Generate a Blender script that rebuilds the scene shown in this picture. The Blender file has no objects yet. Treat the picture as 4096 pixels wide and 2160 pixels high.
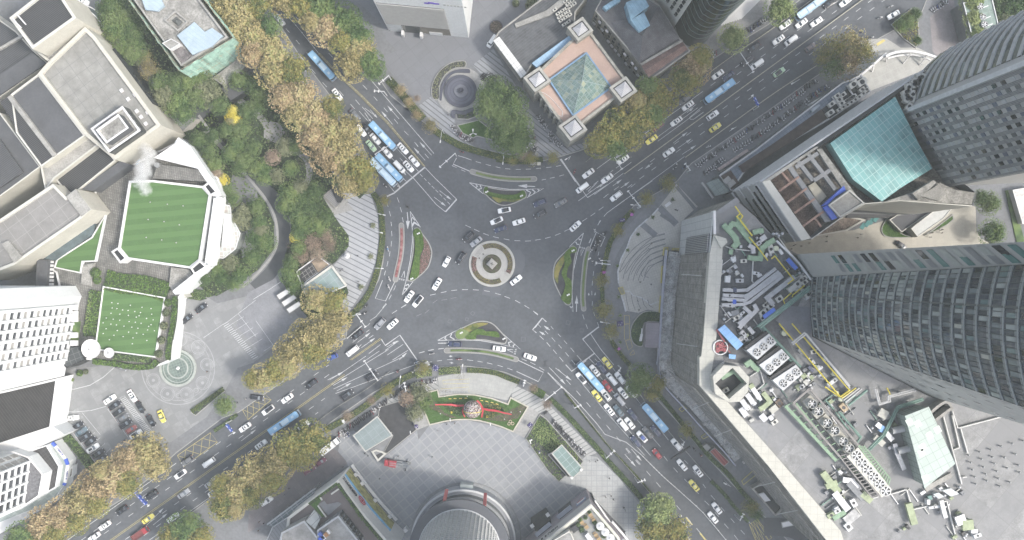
import bpy,bmesh,math,random
from mathutils import Vector,Matrix
from math import cos,sin
Vc,rg,en,rd,mt=Vector,range,enumerate,random,math
random.seed(7)
R=math.radians
C=bpy.context.scene.collection
sc=bpy.context.scene
H=280.0
S=0.09
cam=bpy.data.cameras.new('camera');co=bpy.data.objects.new('camera',cam);C.objects.link(co)
co.location=(0,0,H);co.rotation_euler=(0,0,0)
cam.sensor_fit='HORIZONTAL';cam.angle_x=2*math.atan(2048*S/H);cam.clip_start=1;cam.clip_end=5000
sc.camera=co
SUN_EL,SUN_AZ=R(47),R(-17)
wd=bpy.data.worlds.new('World');sc.world=wd;wd.use_nodes=True
wn=wd.node_tree;bg=wn.nodes['Background']
sky=wn.nodes.new('ShaderNodeTexSky');sky.sky_type='NISHITA';sky.sun_disc=False
sky.sun_elevation=SUN_EL;sky.sun_rotation=math.pi/2-SUN_AZ
sky.air_density=1.0;sky.dust_density=4.0;sky.ozone_density=1.0;sky.altitude=0
hs=wn.nodes.new('ShaderNodeHueSaturation');hs.inputs['Saturation'].default_value=.62;wn.links.new(sky.outputs[0],hs.inputs['Color']);wn.links.new(hs.outputs[0],bg.inputs[0]);bg.inputs[1].default_value=0.15
sl=bpy.data.lights.new('sun','SUN');sl.energy=1.4;sl.angle=R(6);sl.color=(1.0,0.95,0.86)
so=bpy.data.objects.new('sun',sl);C.objects.link(so)
sd=Vector((cos(SUN_AZ)*cos(SUN_EL),sin(SUN_AZ)*cos(SUN_EL),sin(SUN_EL)))
so.rotation_euler=sd.to_track_quat('Z','Y').to_euler()
sc.view_settings.view_transform='Standard';sc.view_settings.look='None'
sc.view_settings.gamma=1;sc.view_settings.exposure=1.25
sc.cycles.max_bounces=4;sc.cycles.diffuse_bounces=2;sc.cycles.glossy_bounces=2
sc.cycles.transmission_bounces=3;sc.cycles.transparent_max_bounces=6;sc.cycles.volume_bounces=2
K=1931/1024;KD=1962/520
TL={}
for r_,ch in enumerate('abc'):
 for c_ in range(4):TL[ch+str(c_)]=(1024*c_,720*r_,K)
for i_,(ox,oy)in enumerate([(1480,540),(1800,560),(2140,780),(2140,1100),(1680,1240),(1480,880),(1620,1460),(3000,1000)]):
 TL['d'+str(i_+1)]=(ox,oy,KD)
TL['D']=(0,0,1/1.5905)
def W(t,x,y,z=0.0):
 ox,oy,k=TL[t]
 f=(H-z)/H
 return Vector(((ox+x/k-2048)*S*f,-(oy+y/k-1080)*S*f,z))
def WP(t,pts,z=0.0):return[W(t,p[0],p[1],z)for p in pts]
def M(*segs,z=0.0):
 out=[]
 for i in range(0,len(segs),2):out+=WP(segs[i],segs[i+1],z)
 return out
def tag(o,lb=None,cat=None,group=None,kind=None):
 if lb:o['label']=lb
 if cat:o['category']=cat
 if group:o['group']=group
 if kind:o['kind']=kind
 return o
def th(name,lb,cat,loc=(0,0,0),rz=0.0,group=None):
 o=bpy.data.objects.new(name,None);C.objects.link(o)
 o.location=loc;o.rotation_euler=(0,0,rz);o.empty_display_size=.2
 return tag(o,lb,cat,group)
def copy_tree(o,parent=None):
 c=o.copy();C.objects.link(c)
 if parent is not None:c.parent=parent
 for ch in KIDS.get(o.name,[]):
  copy_tree(ch,c)
 return c
KIDS={}
def par(o,e):
 o.parent=e;o.matrix_parent_inverse=Matrix.Translation(-Vector(e.location))
NO=bpy.data.objects.new
def QF(n):return[(i,(i+1)%n,n+(i+1)%n,n+i)for i in range(n)]
V0,VX,VY=Vector((0,0,0)),Vector((-1,0,0)),Vector((0,1,0))
def nrm(a,b,d):
 u=(b-a).normalized();n=Vector((u.y,-u.x,0));return n if n.dot(d)>0 else-n
class MB:
 def __init__(s):s.v=[];s.f=[];s.m=[]
 def add(s,vs,fs,mi=0):
  b=len(s.v);s.v+=[tuple(v)for v in vs]
  for f in fs:s.f.append([b+i for i in f]);s.m.append(mi)
  return s
 def box(s,c,sz,rz=0.0,mi=0,top=None):
  cx,cy,cz=c;a,b,h=sz[0]/2,sz[1]/2,sz[2]/2
  ca,sa=cos(rz),sin(rz);vs=[]
  for dz in(-h,h):
   for dx,dy in((-a,-b),(a,-b),(a,b),(-a,b)):
    if dz>0 and top:dx*=top[0];dy*=top[1]
    vs.append((cx+dx*ca-dy*sa,cy+dx*sa+dy*ca,cz+dz))
  return s.add(vs,[(3,2,1,0),(4,5,6,7),(0,1,5,4),(1,2,6,5),(2,3,7,6),(3,0,4,7)],mi)
 def bar(s,p0,p1,w,h,mi=0):
  p0,p1=Vector(p0),Vector(p1);d=p1-p0
  if d.length<1e-6:return s
  n=d.cross(Vector((0,0,1)))
  n=Vector((1,0,0))if n.length<1e-6 else n.normalized()
  u=n.cross(d).normalized()
  vs=[]
  for p in(p0,p1):
   for a,b in((-1,-1),(1,-1),(1,1),(-1,1)):vs.append(p+n*a*w/2+u*b*h/2)
  return s.add(vs,[(3,2,1,0),(4,5,6,7),(0,1,5,4),(1,2,6,5),(2,3,7,6),(3,0,4,7)],mi)
 def tube(s,p0,p1,r0,r1=None,n=8,mi=0,cap=True):
  if r1 is None:r1=r0
  p0,p1=Vector(p0),Vector(p1);d=p1-p0
  if d.length<1e-6:return s
  d.normalize();a=d.orthogonal().normalized();b=d.cross(a);vs=[]
  for p,r in((p0,r0),(p1,r1)):
   for i in range(n):
    t=2*math.pi*i/n;vs.append(p+(a*cos(t)+b*sin(t))*r)
  fs=[(i,(i+1)%n,n+(i+1)%n,n+i)for i in range(n)]
  if cap:fs+=[tuple(range(n-1,-1,-1)),tuple(range(n,2*n))]
  return s.add(vs,fs,mi)
 def pipe(s,pts,r,n=8,mi=0):
  for a,b in zip(pts,pts[1:]):s.tube(a,b,r,n=n,mi=mi)
  for p in pts[1:-1]:s.ball(p,r*1.04,8,5,mi)
  return s
 def ball(s,c,r,n=10,m=6,mi=0,sx=1,sy=1,sz=1,half=False):
  vs=[];c=Vector(c)
  lo=0 if half else-math.pi/2
  for j in range(m+1):
   ph=lo+(math.pi/2-lo)*j/m
   for i in range(n):
    t=2*math.pi*i/n
    vs.append((c.x+r*sx*cos(ph)*cos(t),c.y+r*sy*cos(ph)*sin(t),c.z+r*sz*sin(ph)))
  fs=[(j*n+i,j*n+(i+1)%n,(j+1)*n+(i+1)%n,(j+1)*n+i)for j in range(m)for i in range(n)]
  return s.add(vs,fs,mi)
 def pr(s,pts,z0,z1,mi=0,mt=None,bottom=False):
  pts=ccw(pts);n=len(pts)
  vs=[(p[0],p[1],z0)for p in pts]+[(p[0],p[1],z1)for p in pts]
  s.add(vs,[(i,(i+1)%n,n+(i+1)%n,n+i)for i in range(n)],mi)
  s.add(vs[n:],[tuple(range(n))],mi if mt is None else mt)
  if bottom:s.add(vs[:n],[tuple(range(n-1,-1,-1))],mi)
  return s
 def poly(s,pts,z=None,mi=0):
  pts=ccw(pts)
  return s.add([(p[0],p[1],p[2]if z is None else z)for p in pts],[tuple(range(len(pts)))],mi)
 def ring(s,outer,inner,z0,z1,mi=0):
  n=len(outer)
  vs=[(p[0],p[1],z0)for p in outer]+[(p[0],p[1],z1)for p in outer]+[(p[0],p[1],z1)for p in inner]+[(p[0],p[1],z0)for p in inner]
  fs=[]
  for i in range(n):
   j=(i+1)%n
   fs+=[(i,j,n+j,n+i),(n+i,n+j,2*n+j,2*n+i),(2*n+i,2*n+j,3*n+j,3*n+i)]
  return s.add(vs,fs,mi)
 def bd(s,name,mats,parent=None,smooth=False):
  me=bpy.data.meshes.new(name);me.from_pydata(s.v,[],s.f)
  if not isinstance(mats,(list,tuple)):mats=[mats]
  for m in mats:me.materials.append(m)
  for p,mi in zip(me.polygons,s.m):
   p.material_index=mi;p.use_smooth=smooth
  me.update()
  o=bpy.data.objects.new(name,me);C.objects.link(o)
  if parent is not None:
   o.parent=parent;KIDS.setdefault(parent.name,[]).append(o)
   if any(abs(x)>1e-9 for x in parent.location)and parent.get('wp'):
    o.matrix_parent_inverse=Matrix.Translation(-Vector(parent.location))
  return o
def area2(p):return sum(p[i][0]*p[(i+1)%len(p)][1]-p[(i+1)%len(p)][0]*p[i][1]for i in range(len(p)))
def ccw(p):return list(p)if area2(p)>0 else list(reversed(p))
def ins(pts,d):
 p=ccw(pts);n=len(p);out=[]
 for i in range(n):
  a,b,c=Vector(p[i-1][:2]),Vector(p[i][:2]),Vector(p[(i+1)%n][:2])
  e0,e1=(b-a).normalized(),(c-b).normalized()
  n0,n1=Vector((-e0.y,e0.x)),Vector((-e1.y,e1.x))
  k=n0+n1
  if k.length<.2:k=n0
  k=k.normalized();cs=max(.35,k.dot(n0))
  out.append(Vector((b.x+k.x*d/cs,b.y+k.y*d/cs,0)))
 return out
def smooth(pts,n=6,closed=True):
 out=[];m=len(pts);rng=range(m)if closed else range(m-1)
 g=(lambda i:pts[i%m])if closed else(lambda i:pts[max(0,min(m-1,i))])
 for i in rng:
  p0,p1,p2,p3=Vector(g(i-1)),Vector(g(i)),Vector(g(i+1)),Vector(g(i+2))
  for k in range(n):
   t=k/n
   out.append(.5*((2*p1)+(p2-p0)*t+(2*p0-5*p1+4*p2-p3)*t*t+(3*p1-p0-3*p2+p3)*t**3))
 if not closed:out.append(Vector(pts[-1]))
 return out
def ofl(pts,d):
 out=[]
 for i,p in enumerate(pts):
  a=pts[max(0,i-1)];b=pts[min(len(pts)-1,i+1)]
  t=Vector((b[0]-a[0],b[1]-a[1],0)).normalized()
  out.append(Vector((p[0]-t.y*d,p[1]+t.x*d,p[2]if len(p)>2 else 0)))
 return out
def spo(pts,w):return ofl(pts,w/2)+list(reversed(ofl(pts,-w/2)))
def inside(x,y,poly):
 r=False;n=len(poly);j=n-1
 for i in range(n):
  xi,yi,xj,yj=poly[i][0],poly[i][1],poly[j][0],poly[j][1]
  if(yi>y)!=(yj>y)and x<(xj-xi)*(y-yi)/(yj-yi)+xi:r=not r
  j=i
 return r
def cir(c,r,n=32):return[Vector((c[0]+r*cos(2*math.pi*i/n),c[1]+r*sin(2*math.pi*i/n),0))for i in range(n)]
MT={}
def setin(n,*v):
 for i,x in enumerate(v):n.inputs[i+1].default_value=x
def nodes(m):
 m.use_nodes=True;nt=m.node_tree;return nt,nt.nodes['Principled BSDF']
def mat(name,col,rough=.8,metal=0.0,var=.12,scale=.6,fine=.08,spec=.3,emis=None,obj=False):
 if name in MT:return MT[name]
 m=bpy.data.materials.new(name);MT[name]=m;nt,b=nodes(m);N,L=nt.nodes,nt.links
 if obj:
  t=N.new('ShaderNodeTexCoord');src=t.outputs['Object']
 else:
  t=N.new('ShaderNodeNewGeometry');src=t.outputs['Position']
 n1=N.new('ShaderNodeTexNoise');n1.inputs['Scale'].default_value=scale;n1.inputs['Detail'].default_value=4;n1.inputs['Roughness'].default_value=.6
 n2=N.new('ShaderNodeTexNoise');n2.inputs['Scale'].default_value=scale*9;n2.inputs['Detail'].default_value=2
 L.new(src,n1.inputs['Vector']);L.new(src,n2.inputs['Vector'])
 a=N.new('ShaderNodeMapRange');setin(a,.3,.7,1-var,1+var)
 c=N.new('ShaderNodeMapRange');setin(c,.3,.7,1-fine,1+fine)
 L.new(n1.outputs[0],a.inputs[0]);L.new(n2.outputs[0],c.inputs[0])
 mu=N.new('ShaderNodeMath');mu.operation='MULTIPLY';L.new(a.outputs[0],mu.inputs[0]);L.new(c.outputs[0],mu.inputs[1])
 v=N.new('ShaderNodeVectorMath');v.operation='SCALE';v.inputs[0].default_value=col;L.new(mu.outputs[0],v.inputs[3])
 L.new(v.outputs[0],b.inputs['Base Color'])
 b.inputs['Roughness'].default_value=rough;b.inputs['Metallic'].default_value=metal
 b.inputs['Specular IOR Level'].default_value=spec
 if emis:b.inputs['Emission Color'].default_value=(*col,1);b.inputs['Emission Strength'].default_value=emis
 return m
def gm(name,col,line,ang,per,lw,rough=.8,per2=None,mode='grid',col2=None,var=.1,spec=.3,metal=0.0,vert=False,fine=.06,jitter=0.0):
 """tiles, planks or stripes laid in world metres: ang degrees, per metres, lw = line share of a period"""
 if name in MT:return MT[name]
 m=mat(name,col,rough,metal,var,.35,fine,spec);nt=m.node_tree;N,L=nt.nodes,nt.links
 b=N['Principled BSDF'];base=b.inputs['Base Color'].links[0].from_socket
 g=N.new('ShaderNodeNewGeometry')
 def axis(vec,p):
  d=N.new('ShaderNodeVectorMath');d.operation='DOT_PRODUCT';L.new(g.outputs['Position'],d.inputs[0]);d.inputs[1].default_value=vec
  q=N.new('ShaderNodeMath');q.operation='DIVIDE';L.new(d.outputs['Value'],q.inputs[0]);q.inputs[1].default_value=p
  return q.outputs[0]
 def frac(s):
  f=N.new('ShaderNodeMath');f.operation='FRACT';L.new(s,f.inputs[0]);return f.outputs[0]
 def less(s,v):
  f=N.new('ShaderNodeMath');f.operation='LESS_THAN';L.new(s,f.inputs[0]);f.inputs[1].default_value=v;return f.outputs[0]
 a=R(ang);ux=(cos(a),sin(a),0);uy=(-sin(a),cos(a),0)
 if vert:uy=(0,0,1)
 X=axis(ux,per);Y=axis(uy,per2 or per)
 if mode=='grid':
  mx=N.new('ShaderNodeMath');mx.operation='MAXIMUM'
  L.new(less(frac(X),lw),mx.inputs[0]);L.new(less(frac(Y),lw if not per2 else lw*per/per2),mx.inputs[1]);msk=mx.outputs[0]
 elif mode=='stripe':msk=less(frac(X),lw)
 if col2:
  fx=N.new('ShaderNodeMath');fx.operation='FLOOR';L.new(X,fx.inputs[0])
  fy=N.new('ShaderNodeMath');fy.operation='FLOOR';L.new(Y,fy.inputs[0])
  cb=N.new('ShaderNodeCombineXYZ');L.new(fx.outputs[0],cb.inputs[0]);L.new(fy.outputs[0],cb.inputs[1])
  wn_=N.new('ShaderNodeTexWhiteNoise');L.new(cb.outputs[0],wn_.inputs['Vector'])
  mr=N.new('ShaderNodeMath');mr.operation='POWER';L.new(wn_.outputs['Value'],mr.inputs[0]);mr.inputs[1].default_value=1+jitter
  m0=N.new('ShaderNodeMix');m0.data_type='RGBA';L.new(mr.outputs[0],m0.inputs['Factor']);L.new(base,m0.inputs['A']);m0.inputs['B'].default_value=(*col2,1)
  base=m0.outputs['Result']
 mix=N.new('ShaderNodeMix');mix.data_type='RGBA';L.new(msk,mix.inputs['Factor']);L.new(base,mix.inputs['A']);mix.inputs['B'].default_value=(*line,1)
 L.new(mix.outputs['Result'],b.inputs['Base Color'])
 return m
def lm(name,cols,scale=.22,rough=.75):
 """foliage: clumps of different leaf colour through the crown, each leaf clump a little different"""
 if name in MT:return MT[name]
 m=bpy.data.materials.new(name);MT[name]=m;nt,b=nodes(m);N,L=nt.nodes,nt.links
 g=N.new('ShaderNodeNewGeometry');oi=N.new('ShaderNodeObjectInfo')
 n=N.new('ShaderNodeTexNoise');n.inputs['Scale'].default_value=scale;n.inputs['Detail'].default_value=3
 L.new(g.outputs['Position'],n.inputs['Vector'])
 s1=N.new('ShaderNodeMath');s1.operation='MULTIPLY_ADD';L.new(g.outputs['Random Per Island'],s1.inputs[0]);s1.inputs[1].default_value=.34;L.new(n.outputs[0],s1.inputs[2])
 s2=N.new('ShaderNodeMath');s2.operation='MULTIPLY_ADD';L.new(oi.outputs['Random'],s2.inputs[0]);s2.inputs[1].default_value=.22;L.new(s1.outputs[0],s2.inputs[2])
 r=N.new('ShaderNodeValToRGB');r.color_ramp.elements[0].position=.55;r.color_ramp.elements[1].position=.98
 r.color_ramp.elements[0].color=(*cols[0],1);r.color_ramp.elements[1].color=(*cols[-1],1)
 for i,c in enumerate(cols[1:-1]):
  e=r.color_ramp.elements.new(.55+.43*(i+1)/(len(cols)-1));e.color=(*c,1)
 L.new(s2.outputs[0],r.inputs[0]);L.new(r.outputs[0],b.inputs['Base Color'])
 b.inputs['Roughness'].default_value=rough;b.inputs['Specular IOR Level'].default_value=.2
 return m
def glm(name,col,rough=.08,var=.3,scale=.3,metal=.5):
 m=mat(name,col,rough,metal,var,scale,.15,.7);return m
asp=mat('asphalt',(.084,.090,.101),.9,var=.15,scale=.10,fine=.10)
asd=mat('asphalt_dark',(.070,.074,.081),.9,var=.10,scale=.08,fine=.05)
asphalt_patch=mat('asphalt_patch',(.080,.084,.098),.9,var=.05,scale=.3)
kb=mat('kerb_stone',(.27,.27,.26),.85,var=.12,scale=.5)
pave=mat('paving',(.15,.155,.165),.85,var=.12,scale=.12,fine=.10)
pvl=mat('paving_light',(.27,.27,.265),.85,var=.12,scale=.15,fine=.1)
cc=mat('concrete',(.26,.255,.24),.9,var=.25,scale=.25,fine=.15)
ccd=mat('concrete_dirty',(.24,.235,.22),.9,var=.5,scale=.22,fine=.25)
cgy=mat('concrete_grey',(.20,.205,.215),.9,var=.16,scale=.12,fine=.08)
paint=mat('road_paint',(.42,.43,.44),.8,var=.22,scale=1.1,fine=.15)
paint_faint=mat('road_paint_worn',(.17,.175,.19),.85,var=.2,scale=1.1,fine=.15)
paint_y=mat('road_paint_yellow',(.42,.36,.14),.8,var=.2,scale=1.1,fine=.15)
wh=mat('white_paint',(.56,.56,.56),.6,var=.05,scale=.3,fine=.04)
wwl=mat('white_wall',(.58,.60,.61),.7,var=.05,scale=.15,fine=.03)
beige=mat('beige_stone',(.44,.425,.375),.85,var=.08,scale=.2,fine=.06)
crm=mat('cream_stone',(.46,.455,.42),.85,var=.07,scale=.2,fine=.05)
grey_roof=gm('grey_roof',(.215,.213,.20),(.15,.15,.15),36,4.2,.03,var=.2)
dm=mat('dark_metal',(.035,.036,.04),.5,.3,var=.2)
gym=mat('grey_metal',(.22,.23,.24),.45,.5,var=.15)
slv=mat('silver_metal',(.36,.37,.375),.4,.5,var=.15,scale=1)
gd=glm('dark_glass',(.03,.035,.04))
stw=mat('white_steel',(.5,.51,.52),.5,var=.08)
# ---- section 1
for n_,ox,oy,k in[('e1',0,1700,2.953),('e2',1200,1820,3.994),('e3',2048,1900,5.031),('e4',2700,900,3.394),('e5',2860,1300,3.394),('e6',3300,1560,2.264),('e7',3000,100,3.395)]:
 TL[n_]=(ox,oy,k)
def shh(name,pts,z,m,kind='structure'):
 o=MB().poly(pts,z).bd(name,m);tag(o,kind=kind);return o
o=MB().add([(-600,-600,-.02),(600,-600,-.02),(600,600,-.02),(-600,600,-.02)],[(0,1,2,3)]).bd('ground',pave);tag(o,kind='structure')
o=MB().add([(-320,-240,0),(320,-240,0),(320,240,0),(-320,240,0)],[(0,1,2,3)]).bd('road',asp);tag(o,kind='structure')
def block(name,pts,m=pave,h=.13,kw=.3):
 pts=ccw(pts);inn=ins(pts,kw)
 mb=MB();mb.ring(pts,inn,0,h+.01,0);o=mb.bd('kerb',kb);tag(o,kind='structure')
 o=MB().pr(inn,-.01,h,0).bd(name,m);tag(o,kind='structure')
NW=WP('D',[(628,-80),(690,40),(755,140),(835,245),(895,335),(925,390),(938,440),(944,483),(956,503),(962,533),(969,563),(969,606),(964,660),(954,703),(934,740),(911,773),(874,811),(872,850),(806,893),(754,932),(677,984),(600,1038),(560,1052),(443,1140),(380,1200),(320,1249),(200,1322),(90,1400),(-140,1480),(-140,-80)])
NB=WP('D',[(715,-80),(754,0),(857,110),(954,200),(981,240),(1034,283),(1067,310),(1104,337),(1154,370),(1211,393),(1272,407),(1328,409),(1370,404.6),(1405,396),(1459,380),(1488,367),(1681,233),(1782,157),(1855,110),(1932,63),(2090,-60)])
EB=WP('D',[(1701,456),(1738,410),(1932,277),(2049,193),(2130,140),(2180,112),(2235,82),(2262,66),(2309,50),(2329,0),(2345,-80),(2760,-80),(2760,1500),(2090,1500),(2010,1390),(1932,1310),(1885,1265),(1835,1212),(1782,1155),(1718,1078),(1638,990),(1587,930),(1559,892),(1534,852),(1522,808),(1512,763),(1509,720),(1510,690),(1517,657),(1529,615),(1545,582),(1570,545),(1595,515),(1648,486)])
SB=WP('D',[(817,1072),(857,1042),(934,989),(1004,949),(1044,929),(1108,922),(1165,919),(1223,925),(1273,936),(1313,953),(1345,970),(1398,1008),(1488,1109),(1545,1175),(1600,1238),(1660,1300),(1705,1345),(1800,1480),(220,1480),(380,1365),(467,1300),(640,1168),(688,1130),(770,1100)])
block('pavement_north_west',NW);block('pavement_north',NB);block('pavement_east',EB);block('pavement_south',SB)
Z1,Z2,Z3=.137,.144,.151
stripes_w=gm('stripes_paving',(.30,.31,.325),(.14,.145,.16),63,1.75,.20,var=.08,mode='stripe')
stripes_n=gm('stripes_paving_north',(.24,.25,.265),(.12,.125,.14),52,1.5,.24,var=.08,mode='stripe')
stripes_s=gm('stripes_paving_south',(.32,.325,.32),(.19,.195,.2),-62,1.45,.25,var=.08,mode='stripe')
stripes_s2=gm('stripes_paving_south_west',(.30,.305,.30),(.17,.175,.18),55+0,1.6,.22,var=.08,mode='stripe')
plaza_tile=gm('plaza_tile',(.235,.245,.26),(.262,.27,.277),40,2.95,.15,var=.12,col2=(.205,.215,.235))
plaza_tile2=gm('plaza_tile_lines',(.30,.31,.315),(.24,.25,.255),0,1.9,.10,var=.10)
tile_grey=gm('tile_grey',(.155,.16,.175),(.125,.13,.145),38,5.0,.02,var=.1,col2=(.165,.17,.185))
forecourt=gm('forecourt_paving',(.215,.22,.225),(.18,.185,.19),30,3.2,.04,var=.22,col2=(.18,.185,.19))
tile_e=gm('tile_east',(.37,.36,.335),(.31,.305,.285),20,.9,.12,var=.12)
shh('plaza_west',M('b1',[(520,140),(560,90),(590,60),(640,20),(770,95),(868,110),(885,170),(920,270),(925,450),(905,620),(860,730),(790,860),(700,1000),(650,1058),(580,1030),(690,850),(590,640),(640,590),(690,520),(704,450),(690,410),(640,340),(590,270)]),Z1,stripes_w)
shh('subway_entrance_paving',M('b1',[(500,120),(590,50),(690,170),(740,225),(590,265)]),Z2,pvl)
shh('plaza_north',M('a1',[(700,-60),(960,200),(985,300),(1060,380),(930,440),(1010,540),(1230,790),(1320,725),(1340,600),(1560,460),(1640,500),(1790,370),(2400,-60)]),Z1,tile_grey)
shh('plaza_north_steps',M('a1',[(1230,795),(1325,725),(1350,760),(1420,850),(1500,905),(1490,960),(1560,1060),(1660,1110),(1931,1165),(1931,1190),(1700,1150),(1530,1085),(1400,1000),(1300,890)]),Z1+.002,stripes_n)
shh('plaza_north_steps',M('a1',[(1635,490),(1790,370),(1931,600)],'a2',[(140,830),(420,1110),(600,1060),(560,1110),(340,1185),(150,1175),(90,900),(60,700),(0,620)],'a1',[(1830,600),(1700,560)]),Z1+.002,stripes_n)
shh('plaza_south',M('c1',[(680,760),(620,690),(640,560),(740,530),(850,640),(920,770),(1215,530),(1225,600),(1310,490),(1580,450),(1800,500),(1931,540)],'c2',[(10,540),(100,590),(270,820),(350,920),(560,800),(640,740),(1010,1110),(1300,1400),(-400,1400)],'c1',[(1100,1400),(780,1000)]),Z1,plaza_tile)
shh('plaza_south_east_paving',M('c2',[(350,920),(560,720),(640,730),(800,880),(1000,1130),(1200,1400),(870,1400),(620,1040),(555,965)]),Z2,plaza_tile2)
shh('plaza_south_upper_paving',M('d5',[(270,1010),(640,945),(1000,940),(1490,1090),(1360,1290),(1330,1358),(1290,1358),(850,1265),(290,1290)]),Z2,gm('paving_upper',(.30,.305,.295),(.27,.275,.27),80,1.3,.08))
shh('plaza_south_path',M('c1',[(1120,290),(1215,260),(1250,330),(1310,490),(1210,530),(1190,470)]),Z2,pvl)
shh('plaza_south_path',M('c2',[(125,350),(210,400),(100,590),(10,545)]),Z2,pvl)
shh('plaza_south_steps',M('c2',[(0,180),(130,240),(210,270),(330,390),(640,700),(560,730),(540,715),(260,375),(210,400),(125,350),(0,290)]),Z1+.002,stripes_s)
shh('plaza_south_scooter_paving',M('c1',[(600,560),(720,480),(850,390),(1000,300),(1110,220),(1365,130),(1380,220),(1215,262),(1120,295),(960,350),(800,440),(700,520),(660,590)]),Z1+.002,stripes_s2)
shh('shop_street_paving',M('c1',[(-50,1030),(130,950),(400,770),(560,650),(620,690),(690,780),(450,965),(60,1240),(-60,1300)]),Z1+.003,gm('street_tile',(.17,.155,.16),(.14,.135,.14),38,2.2,.05,var=.2,col2=(.14,.13,.14)))
shh('hotel_forecourt',M('c0',[(430,120),(560,60),(860,40),(1110,70),(1250,0)],'b0',[(1330,1200),(1330,1000),(1420,900),(1560,880),(1640,930),(1931,860)],'b1',[(150,740),(190,860),(340,1060),(330,1110)],'c1',[(-20,20),(-140,60)],'c0',[(1690,250),(1560,430),(1290,620),(1010,640),(900,750),(740,800),(520,540),(430,440)]),Z1,forecourt)
shh('east_plaza',M('d3',[(1880,170),(1700,360),(1530,510),(1440,640),(1390,790),(1300,960),(1250,1150),(1250,1300)],'d4',[(1250,100),(1310,300),(1370,540),(1560,570),(1700,520),(1900,560)],'b2',[(1130,700),(1140,560),(1170,530),(1300,540),(1300,290),(1400,200),(1240,30)]),Z1,tile_e)
shh('east_pedestrian_street',M('b3',[(40,450),(330,400),(640,380),(990,270),(1270,210),(1500,180),(1640,230),(1931,500),(1000,530),(220,560)]),Z1,gm('street_cream',(.34,.325,.285),(.31,.295,.26),5,2.0,.04,var=.1))
shh('east_side_road',M('b3',[(1560,100),(1780,80),(1870,470),(1700,490),(1600,440),(1570,380)]),Z2,pave)
shh('north_east_plaza',M('a3',[(560,560),(700,300),(890,290),(1000,360),(1130,360),(1270,430),(1200,520),(760,690),(700,570)]),Z1,gm('ne_tile',(.31,.31,.295),(.36,.36,.35),25,2.4,.04))
shh('north_east_paving',M('a3',[(1220,130),(1370,0),(1400,0),(1450,340),(1280,430),(1240,390)]),Z2,mat('red_grey_paving',(.2,.185,.19),.8,var=.2,scale=.2))
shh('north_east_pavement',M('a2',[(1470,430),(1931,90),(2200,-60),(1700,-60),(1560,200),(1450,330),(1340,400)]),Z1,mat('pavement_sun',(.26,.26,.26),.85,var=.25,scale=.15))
def strip(name,t,pts,w,z,m):return shh(name,spo(smooth(WP(t,pts),6,False),w),z,m)
strip('park_lane','D',[(425,275),(520,290),(580,370),(640,440),(690,500),(712,560),(712,625),(685,680),(640,725)],4.6,Z2-.003,asd)
strip('park_lane_kerb','D',[(500,290),(560,372),(625,447),(672,506),(695,560),(694,625),(655,680),(610,722)],.9,Z3,pvl)
strip('park_path','D',[(600,250),(660,300),(680,340),(730,370),(770,400),(778,440),(765,470)],2.2,Z2,pvl)
shh('park_clearing',WP('D',[(585,440),(640,455),(650,500),(600,520),(575,480)]),Z1+.006,MT['paving']);shh('park_clearing',WP('D',[(600,590),(640,570),(650,620),(610,650)]),Z1+.006,pvl)
shh('park_terrace',M('a1',[(60,960),(110,915),(180,930),(220,1000),(150,1080),(60,1040)]),Z3,pvl)
shh('museum_lane',M('a0',[(1370,1000),(1470,900),(1580,900),(1690,1150),(1640,1120),(1400,1050)]),Z1+.003,gm('lane_tile',(.28,.27,.25),(.24,.23,.22),30,1.6,.06))
strip('museum_rear_lane','D',[(360,60),(400,160),(440,235)],4,Z1+.003,asd)
shh('car_park_upper',M('b1',[(-60,850),(140,745),(190,830),(150,880),(260,1035),(290,1080),(330,1060),(360,1095),(40,1310),(-150,1100)]),Z2+.003,mat('car_park_tar',(.185,.19,.205),.85,var=.15,scale=.25))
ring_mb=MB()
def ringm(c,r,w,n=40):
 c=Vc(c);ring_mb.ring(cir(c,r+w/2,n),cir(c,r-w/2,n),Z2-.002,Z3,0)
for t,x,y,r in[('c0',1158,153,50),('c0',1265,255,52),('c0',1408,258,52),('c0',1530,172,50),('c0',1562,35,48),('b0',1360,1200,52),('b0',1497,1262,52),('c0',1345,268,17),('c0',1480,228,17)]:
 p=W(t,x,y);q=r/K*S;ringm(p,q,.28);ringm(p,q*.8,.14)
 ring_mb.pr(cir(p,q*.25,14),Z2-.002,Z3,0)
p=W('c0',1345,60);ringm(p,275/K*S,.35,70);ringm(p,245/K*S,.2,70)
tag(ring_mb.bd('forecourt_paving_rings',mat('ring_stone',(.27,.275,.28),.85)),kind='structure')
wm,fm,ym=MB(),MB(),MB()
ZC=[0]
def nz():
 ZC[0]=(ZC[0]+1)%24;return ZC[0]*.0005
def line(mb,t,a,b,w=.17,dash=None,gap=None,z=.006):
 z=z+nz();p,q=W(t,*a),W(t,*b);d=q-p;Ln=d.length
 if Ln<.05:return
 d.normalize();n=Vc((-d.y,d.x,0))*w/2
 segs=[(0,Ln)]
 if dash:
  segs=[];s=0
  while s<Ln:segs.append((s,min(Ln,s+dash)));s+=dash+gap
 for s0,s1 in segs:
  a_,b_=p+d*s0,p+d*s1
  mb.add([(v.x,v.y,z)for v in(a_-n,b_-n,b_+n,a_+n)],[(0,1,2,3)])
def path(mb,t,pts,w=.17,z=.006,closed=False):
 P=WP(t,pts);z=z+nz()
 if closed:P.append(P[0])
 a,b=ofl(P,w/2),ofl(P,-w/2)
 for i in rg(len(P)-1):mb.add([(v.x,v.y,z)for v in(a[i],b[i],b[i+1],a[i+1])],[(3,2,1,0)])
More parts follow.
